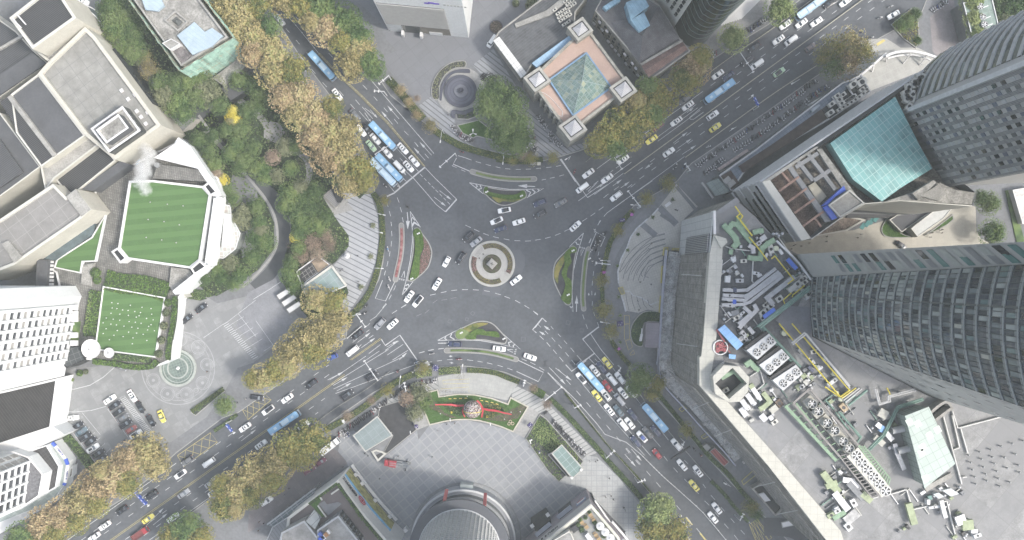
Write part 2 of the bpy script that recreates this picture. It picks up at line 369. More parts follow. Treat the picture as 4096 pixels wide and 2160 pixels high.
def dots(mb,t,pts,L=2.1,w=.18):
 P=WP(t,pts)
 for i,p in en(P):
  a=P[max(0,i-1)];b=P[min(len(P)-1,i+1)];d=(b-a).normalized();n=Vc((-d.y,d.x,0))*w/2;zz=.006+nz()
  a_,b_=p-d*L/2,p+d*L/2
  mb.add([(v.x,v.y,zz)for v in(a_-n,b_-n,b_+n,a_+n)],[(0,1,2,3)])
def poly(mb,t,pts,z=.007):mb.poly([(v.x,v.y,z)for v in WP(t,pts)])
def arw(mb,t,a,b,w=.16,hw=.42,hl=2.0):
 p,q=W(t,*a),W(t,*b);d=(q-p).normalized();n=Vc((-d.y,d.x,0));m=q-d*hl;zz=.007+nz()
 for vs in([p-n*w/2,m-n*w/2,m+n*w/2,p+n*w/2],[m-n*hw,q,m+n*hw]):mb.add([(v.x,v.y,zz)for v in vs],[tuple(rg(len(vs)))]);zz+=.0008
G=3.3
dots(wm,'b1',[(1600,350),(1665,380),(1735,410),(1810,432),(1890,448)]);dots(wm,'b2',[(40,458),(120,460),(197,450),(270,435),(345,410),(415,378)]);dots(wm,'b2',[(548,300),(610,260),(672,215)])
dots(wm,'b1',[(1045,995),(1115,950)]);dots(wm,'b1',[(1335,864),(1415,846),(1495,832),(1577,827),(1658,829),(1742,838),(1825,860),(1895,885)])
dots(wm,'b2',[(43,918),(112,957),(178,1000),(245,1055)]);dots(fm,'b1',[(1230,1018),(1290,992),(1350,917),(1420,903),(1490,890)])
path(wm,'d1',[(830,490),(980,650),(1308,970)],.2);path(wm,'d1',[(1308,970),(1140,1160)],.45);path(wm,'d1',[(1140,1160),(1000,1050),(830,850),(650,645)],.2)
line(wm,'d1',(235,935),(370,875),.5);line(wm,'d1',(370,870),(830,485),.5)
line(wm,'d1',(755,590),(1215,1055),.17,1.3,.7);arw(wm,'d1',(1050,840),(1230,978));arw(wm,'d1',(965,935),(1147,1075))
for a,b in[((0,45),(640,640)),((340,130),(735,555)),((345,700),(380,750)),((270,740),(370,860)),((400,700),(465,800)),((455,620),(550,700)),((450,345),(545,455))]:line(wm,'d1',a,b,.17)
arw(wm,'d1',(500,550),(545,610),hl=1.4)
arw(wm,'d1',(930,305),(745,100),hl=2.6);arw(wm,'d1',(832,382),(658,187),hl=2.6);line(wm,'d1',(673,108),(728,172));line(wm,'d1',(828,285),(885,350))
line(wm,'d1',(720,-10),(965,280),.2)
line(wm,'a1',(860,595),(1340,1155),.18)
for p0,p1 in[((75,35),(105,70)),((225,215),(252,245)),((300,125),(327,158)),((372,210),(405,248)),((302,302),(328,333)),((382,397),(412,430)),((467,316),(497,348)),((548,400),(578,432)),((342,432),(370,465)),((418,520),(448,556)),((502,622),(534,656)),((553,595),(575,622)),((805,640),(838,675)),((888,728),(915,760)),((964,812),(992,845)),((1042,898),(1070,932)),((1118,988),(1150,1020)),((1196,1072),(1222,1106)),((750,752),(782,790)),((628,685),(660,722)),((712,785),(745,822)),((625,335),(672,388)),((190,250),(215,280)),((262,340),(290,370)),((0,-60),(30,-25)),((150,-50),(180,-15))]:line(wm,'a1',p0,p1)
arw(wm,'a1',(1080,898),(990,795),hl=2.4);arw(wm,'a1',(1030,938),(945,838),hl=2.4);line(wm,'a1',(800,805),(880,895));line(wm,'a1',(778,838),(860,930));line(wm,'a1',(820,815),(910,880));arw(wm,'a1',(820,850),(870,925),hl=1.4);arw(wm,'a1',(860,825),(915,890),hl=1.4)
path(ym,'a1',[(480,400),(620,552),(800,722),(1000,925),(1275,1255)],.13);path(ym,'a1',[(472,408),(612,560),(792,732),(992,935),(1265,1255)],.13)
path(wm,'a1',[(120,-10),(300,190),(470,398)],.15)
for a,b in[((245,1008),(275,1085)),((290,1150),(312,1225)),((410,942),(440,1020)),((455,1090),(480,1168)),((487,1243),(505,1318)),((315,1310),(325,1358))]:line(wm,'d1',a,b)
for a,b in[((318,30),(325,92)),((325,165),(332,245)),((325,320),(318,400)),((303,470),(292,550)),((272,622),(255,700)),((235,765),(215,835)),((388,990),(357,1062)),((325,1127),(285,1197)),((243,1257),(190,1325)),((470,1325),(545,1283)),((495,0),(503,35))]:line(wm,'d6',a,b)
path(wm,'d6',[(190,908),(80,1183),(235,1222),(380,920)],.22)
line(wm,'d1',(562,1165),(578,1340),.3);arw(wm,'d6',(572,0),(570,140),.3,.7,3.0)
def chev(t,pts,w=.22,z=.006):path(wm,t,pts,w,z)
chev('d1',[(608,1155),(740,1358)]);chev('d1',[(608,1155),(632,1358)]);chev('d1',[(622,1290),(640,1240),(680,1290)],.4);chev('d1',[(636,1358),(665,1310),(718,1358)],.4)
chev('d6',[(622,0),(640,150),(640,320),(612,580),(550,900),(487,1130)]);chev('d6',[(690,0),(760,110)]);chev('d6',[(487,1130),(650,930)]);chev('d6',[(638,95),(670,45),(740,85)],.4)
chev('d6',[(537,990),(578,970),(590,1010)],.4);chev('d6',[(520,1045),(545,1030),(555,1060)],.4)
chev('d2',[(295,645),(640,710),(900,745),(1180,745),(1415,730),(1160,870)]);chev('d2',[(295,645),(500,810)])
chev('d2',[(390,668),(415,700),(385,718)],.4);chev('d2',[(455,685),(475,730),(420,750)],.4);chev('d2',[(1150,755),(1218,790),(1185,850)],.4);chev('d2',[(1240,750),(1285,780),(1260,815)],.4);chev('d2',[(1320,745),(1345,750),(1330,775)],.4)
chev('d3',[(732,575),(520,780)]);chev('d3',[(732,575),(640,880),(580,1150),(567,1358)]);chev('d3',[(615,705),(635,745),(665,745)],.4);chev('d3',[(662,655),(670,675),(692,668)],.4)
chev('d4',[(578,0),(560,250),(575,558),(450,360)]);chev('d4',[(480,390),(530,418),(560,350)],.4);chev('d4',[(530,470),(552,495),(565,470)],.4)
chev('d5',[(270,458),(620,270)]);chev('d5',[(270,458),(620,452),(900,460),(1200,510),(1515,592),(1230,340)]);chev('d5',[(480,355),(455,405),(520,445)],.4);chev('d5',[(395,400),(372,425),(400,448)],.4);chev('d5',[(1385,480),(1335,490),(1350,540)],.4);chev('d5',[(1435,520),(1405,535),(1410,560)],.4)
arw(wm,'d2',(1285,702),(1020,690),.3,.7,3.4);arw(wm,'d4',(625,555),(630,305),.3,.6,3.0)
path(wm,'d5',[(1310,598),(1405,595),(1400,640),(1310,598)],.2);path(wm,'d3',[(695,828),(732,826),(690,925),(695,828)],.2);path(wm,'d6',[(518,770),(475,860),(522,868),(518,770)],.2)
line(wm,'d6',(440,882),(535,902),.2,.5,.25);line(wm,'d6',(435,895),(530,916),.2,.5,.25);line(wm,'d3',(672,780),(770,805),.2,.5,.25);line(wm,'d3',(670,793),(768,818),.2,.5,.25);line(wm,'d5',(1455,590),(1435,680),.2,.5,.25);line(wm,'d5',(1440,588),(1418,680),.2,.5,.25)
line(wm,'d5',(272,502),(430,498),.28)
for a,b in[((30,385),(100,417)),((170,450),(230,475)),((390,325),(468,347)),((538,367),(615,387)),((688,403),(763,421)),((833,432),(910,439)),((992,444),(1067,444)),((1145,441),(1222,438)),((1297,433),(1375,425)),((1452,418),(1530,408)),((1600,400),(1675,382)),((1385,605),(1450,590)),((1507,578),(1580,562)),((1650,545),(1720,525))]:line(wm,'d2',a,b)
path(wm,'d2',[(120,235),(220,265),(325,303)],.2);path(wm,'d2',[(100,270),(48,365),(320,480)],.28);line(wm,'d2',(1665,290),(1962,700),.45)
def ne(off,x0,x1,**k):
 f=lambda x:1310-.731*(x-850)+off
 line(k.pop('mb',wm),'a2',(x0,f(x0)),(x1,f(x1)),**k)
ne(52,950,4400,dash=2.1,gap=G);ne(122,870,4400,dash=2.1,gap=G)
ne(-62,1100,1420);ne(-95,1080,1400);ne(-62,1500,4200,dash=2.1,gap=G);ne(-128,1250,1390);ne(-128,1420,4200,dash=2.1,gap=G);ne(-190,640,1440);ne(-190,1500,4200,dash=2.1,gap=G)
ne(-10,620,840);ne(-50,500,900);ne(-90,560,900,dash=2.1,gap=1.2);ne(200,780,1300)
path(wm,'b2',[(470,-5),(570,132),(720,35)],.3);path(wm,'a2',[(370,1200),(480,1370)],.45)
for a,b in[((1215,1080),(1325,995)),((1250,1118),(1355,1045)),((1283,1165),(1390,1095)),((1060,1230),(1000,1275))]:arw(wm,'a2',a,b,hl=2.2)
path(wm,'a2',[(1435,805),(1365,865),(1340,885),(1345,900),(1370,900),(1445,845)],.2);arw(wm,'a2',(1320,850),(1370,812),hl=1.6)
path(wm,'b2',[(600,80),(585,95),(575,85),(640,20)],.2);arw(wm,'b2',(640,60),(690,30),hl=1.5);arw(wm,'b2',(760,45),(830,-5),hl=2.2);arw(wm,'b2',(820,60),(890,10),hl=2.2)
path(wm,'b2',[(693,275),(715,250),(830,165),(1060,5)],.2);
for a,b in[((635,385),(618,395)),((665,305),(648,340)),((615,370),(632,378)),((770,75),(805,50)),((690,135),(727,105)),((895,55),(930,28)),((585,475),(597,440))]:line(wm,'b2',a,b)
path(wm,'d3',[(830,790),(925,562),(1058,632),(990,782)],.25)
for a,b in[((945,455),(993,385)),((893,548),(913,512)),((812,725),(845,655)),((950,920),(965,855)),((905,1070),(918,1000)),((876,1220),(886,1148)),((862,1358),(867,1295)),((1062,815),(1085,762))]:line(wm,'d3',a,b)
for a,b in[((862,160),(867,88)),((858,305),(858,240)),((862,465),(866,395)),((705,520),(697,445)),((742,670),(720,595)),((795,810),(768,742)),((902,615),(885,560)),((960,765),(940,715))]:line(wm,'d4',a,b)
arw(wm,'d4',(812,315),(812,265),.12,.3,.9);arw(wm,'d4',(903,315),(912,260),.12,.3,.9)
line(wm,'d4',(965,780),(720,968),.45);path(wm,'d4',[(720,968),(900,1185),(1050,1358)],.22);line(wm,'d4',(900,1180),(660,1358),.45);path(wm,'d4',[(840,890),(1000,1130),(1190,1358)],.22)
path(wm,'d4',[(-10,562),(45,605)],.2);path(wm,'d4',[(110,650),(0,795)],.35);path(wm,'d4',[(110,650),(165,705)],.2)
for a,b in[((240,775),(278,818)),((345,888),(390,935)),((437,990),(482,1038)),((537,1098),(593,1165)),((633,1212),(720,1310)),((72,918),(128,972)),((178,1018),(230,1080)),((275,1128),(327,1192)),((368,1238),(425,1305)),((150,843),(198,890)),((253,945),(304,1003)),((355,1053),(403,1107)),((458,1168),(508,1228)),((550,1280),(605,1350)),((0,850),(20,875)),((45,748),(90,790)),((815,1255),(910,1355)),((905,1265),(985,1350))]:line(wm,'d4',a,b)
arw(wm,'d4',(222,828),(135,765),.2,.4,1.8);arw(wm,'d4',(152,905),(65,850),.2,.4,1.8)
path(wm,'d5',[(1845,120),(1700,298),(1757,345)],.3)
path(wm,'c2',[(380,205),(760,680),(1080,1050),(1380,1400)],.22)
for i in rg(16):
 x,y=500+75.5*i,250+86.5*i;line(wm,'c2',(x-14,y-18),(x+16,y+18))
path(wm,'c2',[(270,95),(480,300),(640,480),(700,560),(860,620),(970,710),(1070,810),(1150,888),(1260,985),(1440,1150),(1650,1400)],.2)
path(wm,'c2',[(480,120),(700,380),(860,560),(1000,720)],.15)
for a,b in[((545,140),(1045,722)),((660,120),(1120,655)),((760,60),(1180,605))]:line(wm,'c2',a,b,.15)
for a,b in[((350,70),(372,95)),((410,150),(442,185)),((1300,755),(1328,785)),((1365,835),(1392,868)),((1440,935),(1460,965)),((1500,1020),(1532,1055)),((1575,1110),(1605,1142)),((1650,1195),(1678,1228)),((1725,1283),(1755,1315)),((1145,725),(1173,762)),((1218,812),(1250,848)),((1300,897),(1332,930)),((1378,980),(1410,1010)),((1452,1062),(1488,1096)),((1530,1148),(1560,1182)),((1602,1235),(1632,1270)),((1676,1320),(1705,1358)),((858,668),(885,703)),((932,755),(962,790))]:line(wm,'c2',a,b)
arw(wm,'c2',(328,60),(450,155),hl=2.4);arw(wm,'c2',(280,55),(405,185),hl=2.4);arw(wm,'c2',(900,670),(978,762),hl=2.4);arw(wm,'c2',(850,710),(935,805),hl=2.4)
path(wm,'c2',[(900,30),(870,110),(1000,310),(1200,560),(1500,905),(1600,1010),(1800,1235)],.2)
path(wm,'c2',[(405,35),(450,85),(560,5)],.3);path(wm,'c2',[(270,95),(345,180),(450,270)],.15)
path(wm,'d5',[(1465,750),(1862,940),(1785,1080),(1458,928)],.25)
for a,b in[((712,752),(802,765)),((868,772),(945,787)),((1010,797),(1093,817)),((1170,833),(1250,857)),((1318,877),(1395,905)),((410,750),(492,747)),((255,770),(330,760)),((580,748),(640,748)),((1533,735),(1610,768)),((1665,788),(1743,827)),((1800,863),(1875,910)),((1928,950),(1962,980)),((130,612),(212,597)),((280,587),(358,578)),((0,645),(60,628)),((1710,18),(1780,72)),((1850,120),(1900,178)),((1785,222),(1825,260)),((1805,390),(1865,445)),((1885,315),(1932,360)),((1910,490),(1962,550)),((100,795),(180,780))]:line(wm,'d5',a,b)
arw(wm,'d5',(435,697),(492,697),.15,.35,1.0);arw(wm,'d5',(445,795),(508,800),.15,.35,1.0);arw(wm,'d5',(1955,300),(1870,240),.2,.4,1.6);arw(wm,'d5',(1885,375),(1800,325),.2,.4,1.6)
path(ym,'c2',[(1310,1188),(1360,1243)],.5);path(ym,'c2',[(1418,1305),(1470,1370)],.5)
f_sw=lambda x,off:960-.708*(x-1400)+off
def sw(off,x0,x1,mb=wm,**k):line(mb,'c0',(x0,f_sw(x0,off)),(x1,f_sw(x1,off)),**k)
sw(-4,700,2600,ym,w=.12);sw(8,700,2600,ym,w=.12)
sw(-85,600,2500,dash=2.1,gap=G);sw(-158,520,2480,dash=2.1,gap=G);sw(72,760,2450,dash=2.1,gap=G);sw(142,900,2400,dash=2.1,gap=G);sw(-232,380,1330,w=.2);sw(205,1000,2300,w=.15)
for a,b in[((1095,1258),(1235,1115)),((1155,1245),(1265,1155)),((1820,610),(1931,525))]:arw(wm,'c0',a,b,hl=2.2)
arw(wm,'c0',(1120,960),(1030,1020),hl=2)
path(wm,'c1',[(540,150),(640,100),(830,-30)],.16)
for dx,dy in[(0,0),(30,42),(60,84)]:line(wm,'c1',(570+dx*.5,185+dy*.8),(1000+dx*4,-80+dy*1.2),.16);arw(wm,'c1',(555+dx*.9,150+dy),(660+dx,88+dy),hl=2.2)
path(wm,'b1',[(945,1200),(975,1248),(1085,1170),(1215,1358)],.35);path(ym,'b1',[(720,1358),(945,1200)],.12);path(ym,'b1',[(708,1358),(940,1192)],.12)
for a,b in[((830,1358),(930,1290)),((850,1310),(940,1240)),((975,1285),(1075,1215)),((990,1320),(1110,1240)),((1030,1358),(1145,1285))]:line(wm,'b1',a,b,.16)
for a,b in[((765,1225),(865,1150)),((795,1265),(900,1190)),((985,1260),(1075,1210)),((1080,1358),(1140,1300))]:arw(wm,'b1',a,b,hl=2.2)
for a,b in[((730,1225),(765,1195)),((830,1148),(855,1130)),((850,1195),(885,1170)),((762,1275),(795,1240)),((840,1100),(860,1080))]:line(wm,'b1',a,b)
dots(wm,'b1',[(1250,1300),(1320,1282),(1395,1273)])
path(wm,'b1',[(860,1060),(905,1030),(985,935)],.16);line(wm,'b1',(690,1190),(800,1100),.2)
for t,q in[('c0',[(1338,720),(1588,548),(1640,620),(1385,805)]),('c0',[(1825,370),(1990,250),(2045,300),(1870,450)]),('c2',[(1790,1240),(1850,1200),(1960,1340),(1860,1420)])]:
 path(ym,t,q,.16,closed=True);A=lambda f:(q[0][0]+(q[1][0]-q[0][0])*f,q[0][1]+(q[1][1]-q[0][1])*f);B=lambda f:(q[3][0]+(q[2][0]-q[3][0])*f,q[3][1]+(q[2][1]-q[3][1])*f)
 for u in(0,.25,.5,.75):line(ym,t,A(u),B(u+.25),.12);line(ym,t,B(u),A(u+.25),.12)
tag(wm.bd('road_markings',paint),kind='structure');tag(ym.bd('road_markings_yellow',paint_y),kind='structure');tag(fm.bd('road_markings_worn',paint_faint),kind='structure')
wm2,ym2=MB(),MB();ZZ=Z3+.004
for i in rg(7):
 a=(815+31*i,372+47*i);b=(915+31*i,305+47*i);line(wm2,'c0',a,b,.12,z=ZZ)
 a=(530+43*i,540+44*i);b=(640+39*i,465+40*i);line(wm2,'c0',a,b,.12,z=ZZ)
path(wm2,'c0',[(815,372),(1010,640)],.14,ZZ);path(wm2,'c0',[(430,385),(740,800),(830,750)],.14,ZZ);path(wm2,'c0',[(620,395),(760,565)],.14,ZZ)
path(wm2,'c0',[(905,285),(940,270),(1160,555),(1125,580),(905,285)],.14,ZZ)
for i in rg(26):x,y=912+8.6*i,300+11.0*i;line(wm2,'c0',(x,y),(x+33,y-17),.22,z=ZZ)
path(wm2,'c0',[(440,215),(560,220),(680,190),(780,130),(870,50)],.25,ZZ);path(wm2,'c0',[(430,385),(560,392),(690,380),(800,350)],.2,ZZ)
for i in rg(22):x,y=1680+10.8*i,1092+12.4*i;line(wm2,'b0',(x,y),(x+38,y-22),.22,z=ZZ)
for i in rg(5):line(wm2,'b0',(1735+22*i*1.6,1095+32*i*1.3),(1840+22*i*1.6,1030+32*i*1.3),.12,z=ZZ)
path(wm2,'b0',[(1710,1075),(1931,905)],.14,ZZ);path(wm2,'b0',[(1800,1010),(1931,1180)],.12,ZZ);path(wm2,'b0',[(1536,1190),(1680,1090)],.14,ZZ)
path(wm2,'b1',[(0,1060),(130,1245),(60,1290)],.14,ZZ);path(wm2,'b1',[(-20,900),(110,820),(200,760)],.2,ZZ)
arw(wm2,'b0',(1740,960),(1800,915),hl=1.2)
path(ym2,'d5',[(345,1060),(745,1040),(745,1105),(350,1115),(345,1060)],.12,ZZ);path(ym2,'d5',[(310,1190),(740,1160),(740,1240)],.12,ZZ)
for q in([(1345,612),(1418,608),(1430,730),(1350,740)],[(1345,745),(1420,738),(1425,965),(1350,972)],[(1365,990),(1440,972),(1470,1085),(1410,1135)],[(1430,1195),(1485,1130),(1505,1190),(1440,1212)]):path(ym2,'d4',q,.16,ZZ,closed=True)
path(wm2,'d3',[(1860,200),(1770,305)],.5,ZZ);path(wm2,'d3',[(1700,360),(1530,510),(1440,640),(1390,790),(1300,960),(1250,1150),(1260,1330)],.5,ZZ);path(wm2,'d4',[(1300,300),(1340,420),(1370,550)],.6,ZZ);path(wm2,'d4',[(1360,245),(1430,245),(1480,310),(1600,340),(1680,390),(1740,450),(1870,400)],.35,ZZ)
tag(wm2.bd('pavement_markings',paint),kind='structure');tag(ym2.bd('pavement_markings_yellow',paint_y),kind='structure')
dk=MB()
for k_ in rg(6):
 r_=822-77*k_;a0_,a1_=97,[163,170,171,170,168,166][k_]
 path(dk,'d3',[(2060+r_*cos(R(a0_+(a1_-a0_)*i/14)),1400-r_*sin(R(a0_+(a1_-a0_)*i/14)))for i in rg(15)],.22,Z2+.01)
 path(dk,'d3',[(1962,590+95*k_*.82),(1780-10*k_*1.5,640+88*k_),(1600+14*k_,790+75*k_),(1440+42*k_,960+52*k_),(1330+68*k_,1110+25*k_+0),(1275+88*k_,1170+15*k_)],.22,Z2+.01)
for k_ in rg(5):path(dk,'d4',[(1370+82*k_,270+25*k_),(1385+85*k_,400+15*k_),(1420+90*k_,540-12*k_)],.2,Z2+.01)
for a,b in[((1240,50),(1390,230)),((1120,260),(1230,330)),]:path(dk,'b2',[a,b],1.2,Z2)
tag(dk.bd('plaza_joints',mat('plaza_joint',(.15,.155,.165),.85)),kind='structure')
strip('plaza_band','b2',[(1110,205),(1240,335)],2.4,Z2+.003,mat('plaza_band',(.175,.18,.19),.85));strip('plaza_band','b2',[(930,290),(1085,420)],2.2,Z2+.003,MT['plaza_band']);strip('plaza_band','b2',[(1000,250),(870,400),(760,560),(700,760)],2.8,Z1-.003,MT['plaza_band'])
pt=MB()
for t,x,y,r,a in[('d5',450,170,30,.3),('d5',795,50,30,.1),('d5',707,140,26,.5),('d5',1558,440,36,.8),('d5',1890,808,32,.8),('d4',705,835,30,.7),('d4',500,720,34,.6),('d4',150,1335,32,.8),('c2',703,555,22,.8),('c2',880,725,22,.7)]:
 p=W(t,x,y);q=r/TL[t][2]*S
 c4=[Vc((p.x+q*1.4*cos(a+i*mt.pi/2),p.y+q*1.4*sin(a+i*mt.pi/2),0))for i in rg(4)]
 pt.ring(c4,ins(c4,.25),.001,.008)
tag(pt.bd('road_patches',mat('manhole_surround',(.115,.12,.135),.85)),kind='structure')
shh('road_repair',WP('b2',[(0,530),(60,525),(98,580),(98,640),(60,730),(0,800)]),.004,mat('repair_tar',(.1,.105,.118),.9,var=.05));shh('road_repair',WP('d6',[(1712,1008),(1962,1015),(1962,1155),(1800,1150),(1690,1125)]),.004,MT['repair_tar'])
# ---- section 2
L_GOLD=lm('leaf_gold',[(.14,.13,.055),(.26,.225,.10),(.36,.295,.15),(.26,.265,.11)])
L_AMBER=lm('leaf_amber',[(.15,.12,.06),(.27,.205,.115),(.36,.275,.165),(.35,.31,.16)])
LM_=lm('leaf_olive_gold',[(0.072,0.098,0.033),(0.156,0.169,0.058),(0.273,0.221,0.072),(0.195,0.215,0.072)])
LG_=lm('leaf_green',[(0.046,0.085,0.033),(0.078,0.130,0.046),(0.124,0.182,0.065),(0.156,0.202,0.072)])
LD_=lm('leaf_dark_green',[(.037,.065,.027),(.07,.115,.042),(.11,.16,.058),(.14,.185,.075)])
LO_=lm('leaf_grey_olive',[(0.091,0.111,0.058),(0.156,0.169,0.098),(0.208,0.221,0.130)])
L_YELLOW=lm('leaf_yellow',[(0.390,0.325,0.039),(0.585,0.494,0.078),(0.546,0.494,0.130)])
L_PALE=lm('leaf_pale_green',[(0.117,0.169,0.065),(0.208,0.260,0.104),(0.286,0.325,0.143)])
L_RUST=lm('leaf_rust',[(.16,.125,.10),(.27,.20,.15),(.29,.24,.18)])
L_GRASS=lm('grass',[(0.039,0.091,0.019),(0.058,0.130,0.026),(0.078,0.163,0.033)],.5)
LB_=lm('leaf_bright_green',[(.05,.095,.022),(.075,.135,.03),(.11,.17,.045)],1.2)
LH_=lm('leaf_hedge',[(.06,.08,.03),(.10,.125,.04),(.16,.165,.06),(.09,.13,.04)],.9)
L_FLOWER=lm('flower_red',[(0.161,0.057,0.057),(0.276,0.127,0.127),(0.345,0.218,0.207)],.8)
bark=mat('bark',(.12,.10,.08),.9,var=.2,obj=True)
twig=mat('twig',(.20,.175,.15),.9,var=.2,obj=True)
soil=mat('soil',(.055,.055,.06),.95,var=.25,scale=.5,fine=.2)
soil_brown=mat('soil_brown',(.085,.072,.06),.95,var=.25,scale=.5,fine=.3)
turf=mat('turf',(.055,.105,.03),.95,var=.22,scale=.4,fine=.3)
under=mat('understorey_soil',(.035,.05,.028),.95,var=.35,scale=.3,fine=.4)
def leaf(mb,p,s,nrm=None,mi=0):
 a=Vc((rd.gauss(0,1),rd.gauss(0,1),rd.gauss(0,1)))
 n=(a.normalized()*.75+(nrm if nrm else Vc((0,0,1)))).normalized()
 t=n.orthogonal().normalized();b=n.cross(t);r=rd.random()*6.28
 u=t*cos(r)+b*sin(r);v=n.cross(u)
 w=s*rd.uniform(.6,1.2);h=s*rd.uniform(.6,1.2)
 mb.add([p-u*w-v*h*.3,p+u*w*.2-v*h,p+u*w+v*h*.3,p-u*w*.2+v*h],[(0,1,2,3)],mi)
def crown_mesh(seed,Rr=6.0,n=1700,leafs=.42,lumps=15,flat=.62,lift=0.0):
 rs=rd.getstate();rd.seed(seed);mb=MB();bl=[]
 for i in rg(lumps):
  a=i*2.399+rd.random()*.6;d=Rr*.66*mt.sqrt((i+.4)/lumps);r=Rr*rd.uniform(.26,.42)*(17/lumps)**.42
  zz=lift+Rr*flat*(1-(d/Rr)**2)*rd.uniform(.55,1.05)
  bl.append((Vc((d*cos(a),d*sin(a),zz)),r))
 for k in rg(n):
  c,r=bl[k%lumps]
  v=Vc((rd.gauss(0,1),rd.gauss(0,1),rd.gauss(0,1)*.9+.35)).normalized()
  p=c+v*r*rd.uniform(.72,1.05)
  leaf(mb,p,leafs,v)
 for k in rg(int(n*.10)):
  a=rd.random()*6.28;d=Rr*rd.uniform(.85,1.12);leaf(mb,Vc((d*cos(a),d*sin(a),lift+Rr*rd.uniform(.1,.35))),leafs*.9)
 rd.setstate(rs);return mb
def trunk_mb(h,r,spread,limbs=6,seed=1,thin=False):
 rs=rd.getstate();rd.seed(seed);mb=MB()
 mb.tube((0,0,0),(0,0,h),r,r*.6,8,cap=False)
 def grow(p,d,L,rr,k):
  q=p+d*L;mb.tube(p,q,rr,rr*.55,5,cap=False)
  if k:
   for _ in rg(3 if thin else 2):
    nd=(d+Vc((rd.uniform(-.7,.7),rd.uniform(-.7,.7),rd.uniform(-.15,.5)))).normalized()
    grow(q,nd,L*rd.uniform(.55,.75),rr*.55,k-1)
 for i in rg(limbs):
  a=i*6.28/limbs+rd.random()*.5
  grow(Vc((0,0,h*rd.uniform(.75,1))),Vc((cos(a),sin(a),rd.uniform(.5,.9))).normalized(),spread*.5,r*.5,3 if thin else 1)
 rd.setstate(rs);return mb
CROWNS={}
def tree_proto(kind,matl,var):
 key=(kind,matl.name,var)
 if key in CROWNS:return CROWNS[key]
 if kind=='big':cm=crown_mesh(11+var,6.0,4600,.30,34,.5);cm=cm.bd('crown',matl);tm=trunk_mb(8.2,.32,5,6,var).bd('trunk',bark)
 elif kind=='dome':cm=crown_mesh(31+var,6.0,4600,.27,38,.58).bd('crown',matl);tm=trunk_mb(5.5,.3,5,6,var).bd('trunk',bark)
 elif kind=='loose':cm=crown_mesh(51+var,6.0,1800,.25,24,.5).bd('crown',matl);tm=trunk_mb(6.5,.2,6,7,var,True).bd('trunk',twig)
 elif kind=='bare':cm=None;tm=trunk_mb(3.5,.16,6.5,9,var,True).bd('trunk',twig)
 me=(cm.data if cm else None,tm.data)
 if cm:bpy.data.objects.remove(cm)
 bpy.data.objects.remove(tm)
 CROWNS[key]=me;return me
TREES=[]
def tree(x,y,r,matl,kind='big',h=14.0,lb=None,group=None,cat='tree',nm='plane_tree',t='D'):
 """x, y, r in display pixels as the crown appears; h = height of the crown's top"""
 if nm=='park_tree':r*=.9
 z=h*.6;p=W(t,x,y,z);q=W(t,x+r,y,z);rad=abs(q.x-p.x)
 cm,tm=tree_proto(kind,matl,len(TREES)%4)
 e=th(nm,lb,cat,(p.x,p.y,0),rd.random()*6.28,group);s=rad/5.6
 base=max(.5,h-(3.6 if kind!='loose' else 3.2)*s*1.25)
 if cm:
  o=NO('crown',cm);C.objects.link(o);o.parent=e;o.scale=(s,s,s*1.1);o.location.z=base
 o=NO('trunk',tm);C.objects.link(o);o.parent=e
 hz={'big':8.2,'dome':5.5,'loose':6.5,'bare':3.5}[kind]
 o.scale=(s*.8,s*.8,max(.4,(base+.3*s)/hz))if kind!='bare' else(s,s,h/9)
 TREES.append(e);return e
ORD=['first','second','third','fourth','fifth','sixth','seventh','eighth','ninth','tenth','eleventh','twelfth','thirteenth','fourteenth','fifteenth','sixteenth','seventeenth','eighteenth','nineteenth','twentieth','twenty-first','twenty-second','twenty-third','twenty-fourth','twenty-fifth']
def row(pts,where,group,kind='big',h=15,nm='plane_tree',frm='from the top'):
 words={'leaf_gold':'golden','leaf_amber':'amber brown','leaf_olive_gold':'olive-gold','leaf_green':'green','leaf_dark_green':'dark green','leaf_pale_green':'pale green','leaf_rust':'rust brown','leaf_grey_olive':'grey olive','leaf_yellow':'bright yellow','leaf_bright_green':'fresh green'}
 cnt={}
 for p in pts:
  m=p[3];cnt[m.name]=cnt.get(m.name,0)+1;n=sum(1 for q in pts if q[3]is m)
  lab=f"{words[m.name]} tree {where}"
  lab+=f", {ORD[cnt[m.name]-1]} {words[m.name].split()[0]} one {frm}" if n>1 else ", the only such colour"
  tree(p[0],p[1],p[2],m,kind,p[4]if len(p)>4 else h,lab,group,nm=nm)
G_,A_,X_,N_,K_,O_,Y_,P_,U_=L_GOLD,L_AMBER,LM_,LG_,LD_,LO_,L_YELLOW,L_PALE,L_RUST
row([(560,-15,40,G_),(575,22,42,G_),(622,48,44,G_),(605,80,38,G_),(650,98,46,G_),(655,30,34,X_),(692,132,42,G_),(645,140,34,A_),(700,182,46,G_),(745,185,38,X_),(690,75,26,N_)],'by the north-west road','autumn plane trees along the north-west road',h=17)
row([(725,252,36,A_),(765,250,42,A_),(800,300,46,A_),(758,292,38,G_),(838,338,46,G_),(800,352,40,A_),(868,385,45,G_),(832,402,40,A_),(905,432,42,X_),(882,462,34,G_),(925,458,28,X_),(880,330,32,G_),(845,275,26,X_)],'beside the park edge','autumn plane trees between the park and the road',h=17)
row([(722,8,38,G_),(765,22,38,X_),(812,25,42,N_),(828,75,46,A_),(870,58,40,N_),(905,95,34,N_),(868,115,32,X_),(905,128,40,G_),(890,168,40,G_),(935,165,32,N_),(948,185,24,N_),(790,60,26,G_)],'on the north-east side of the north-west road','plane trees opposite the park',h=15)
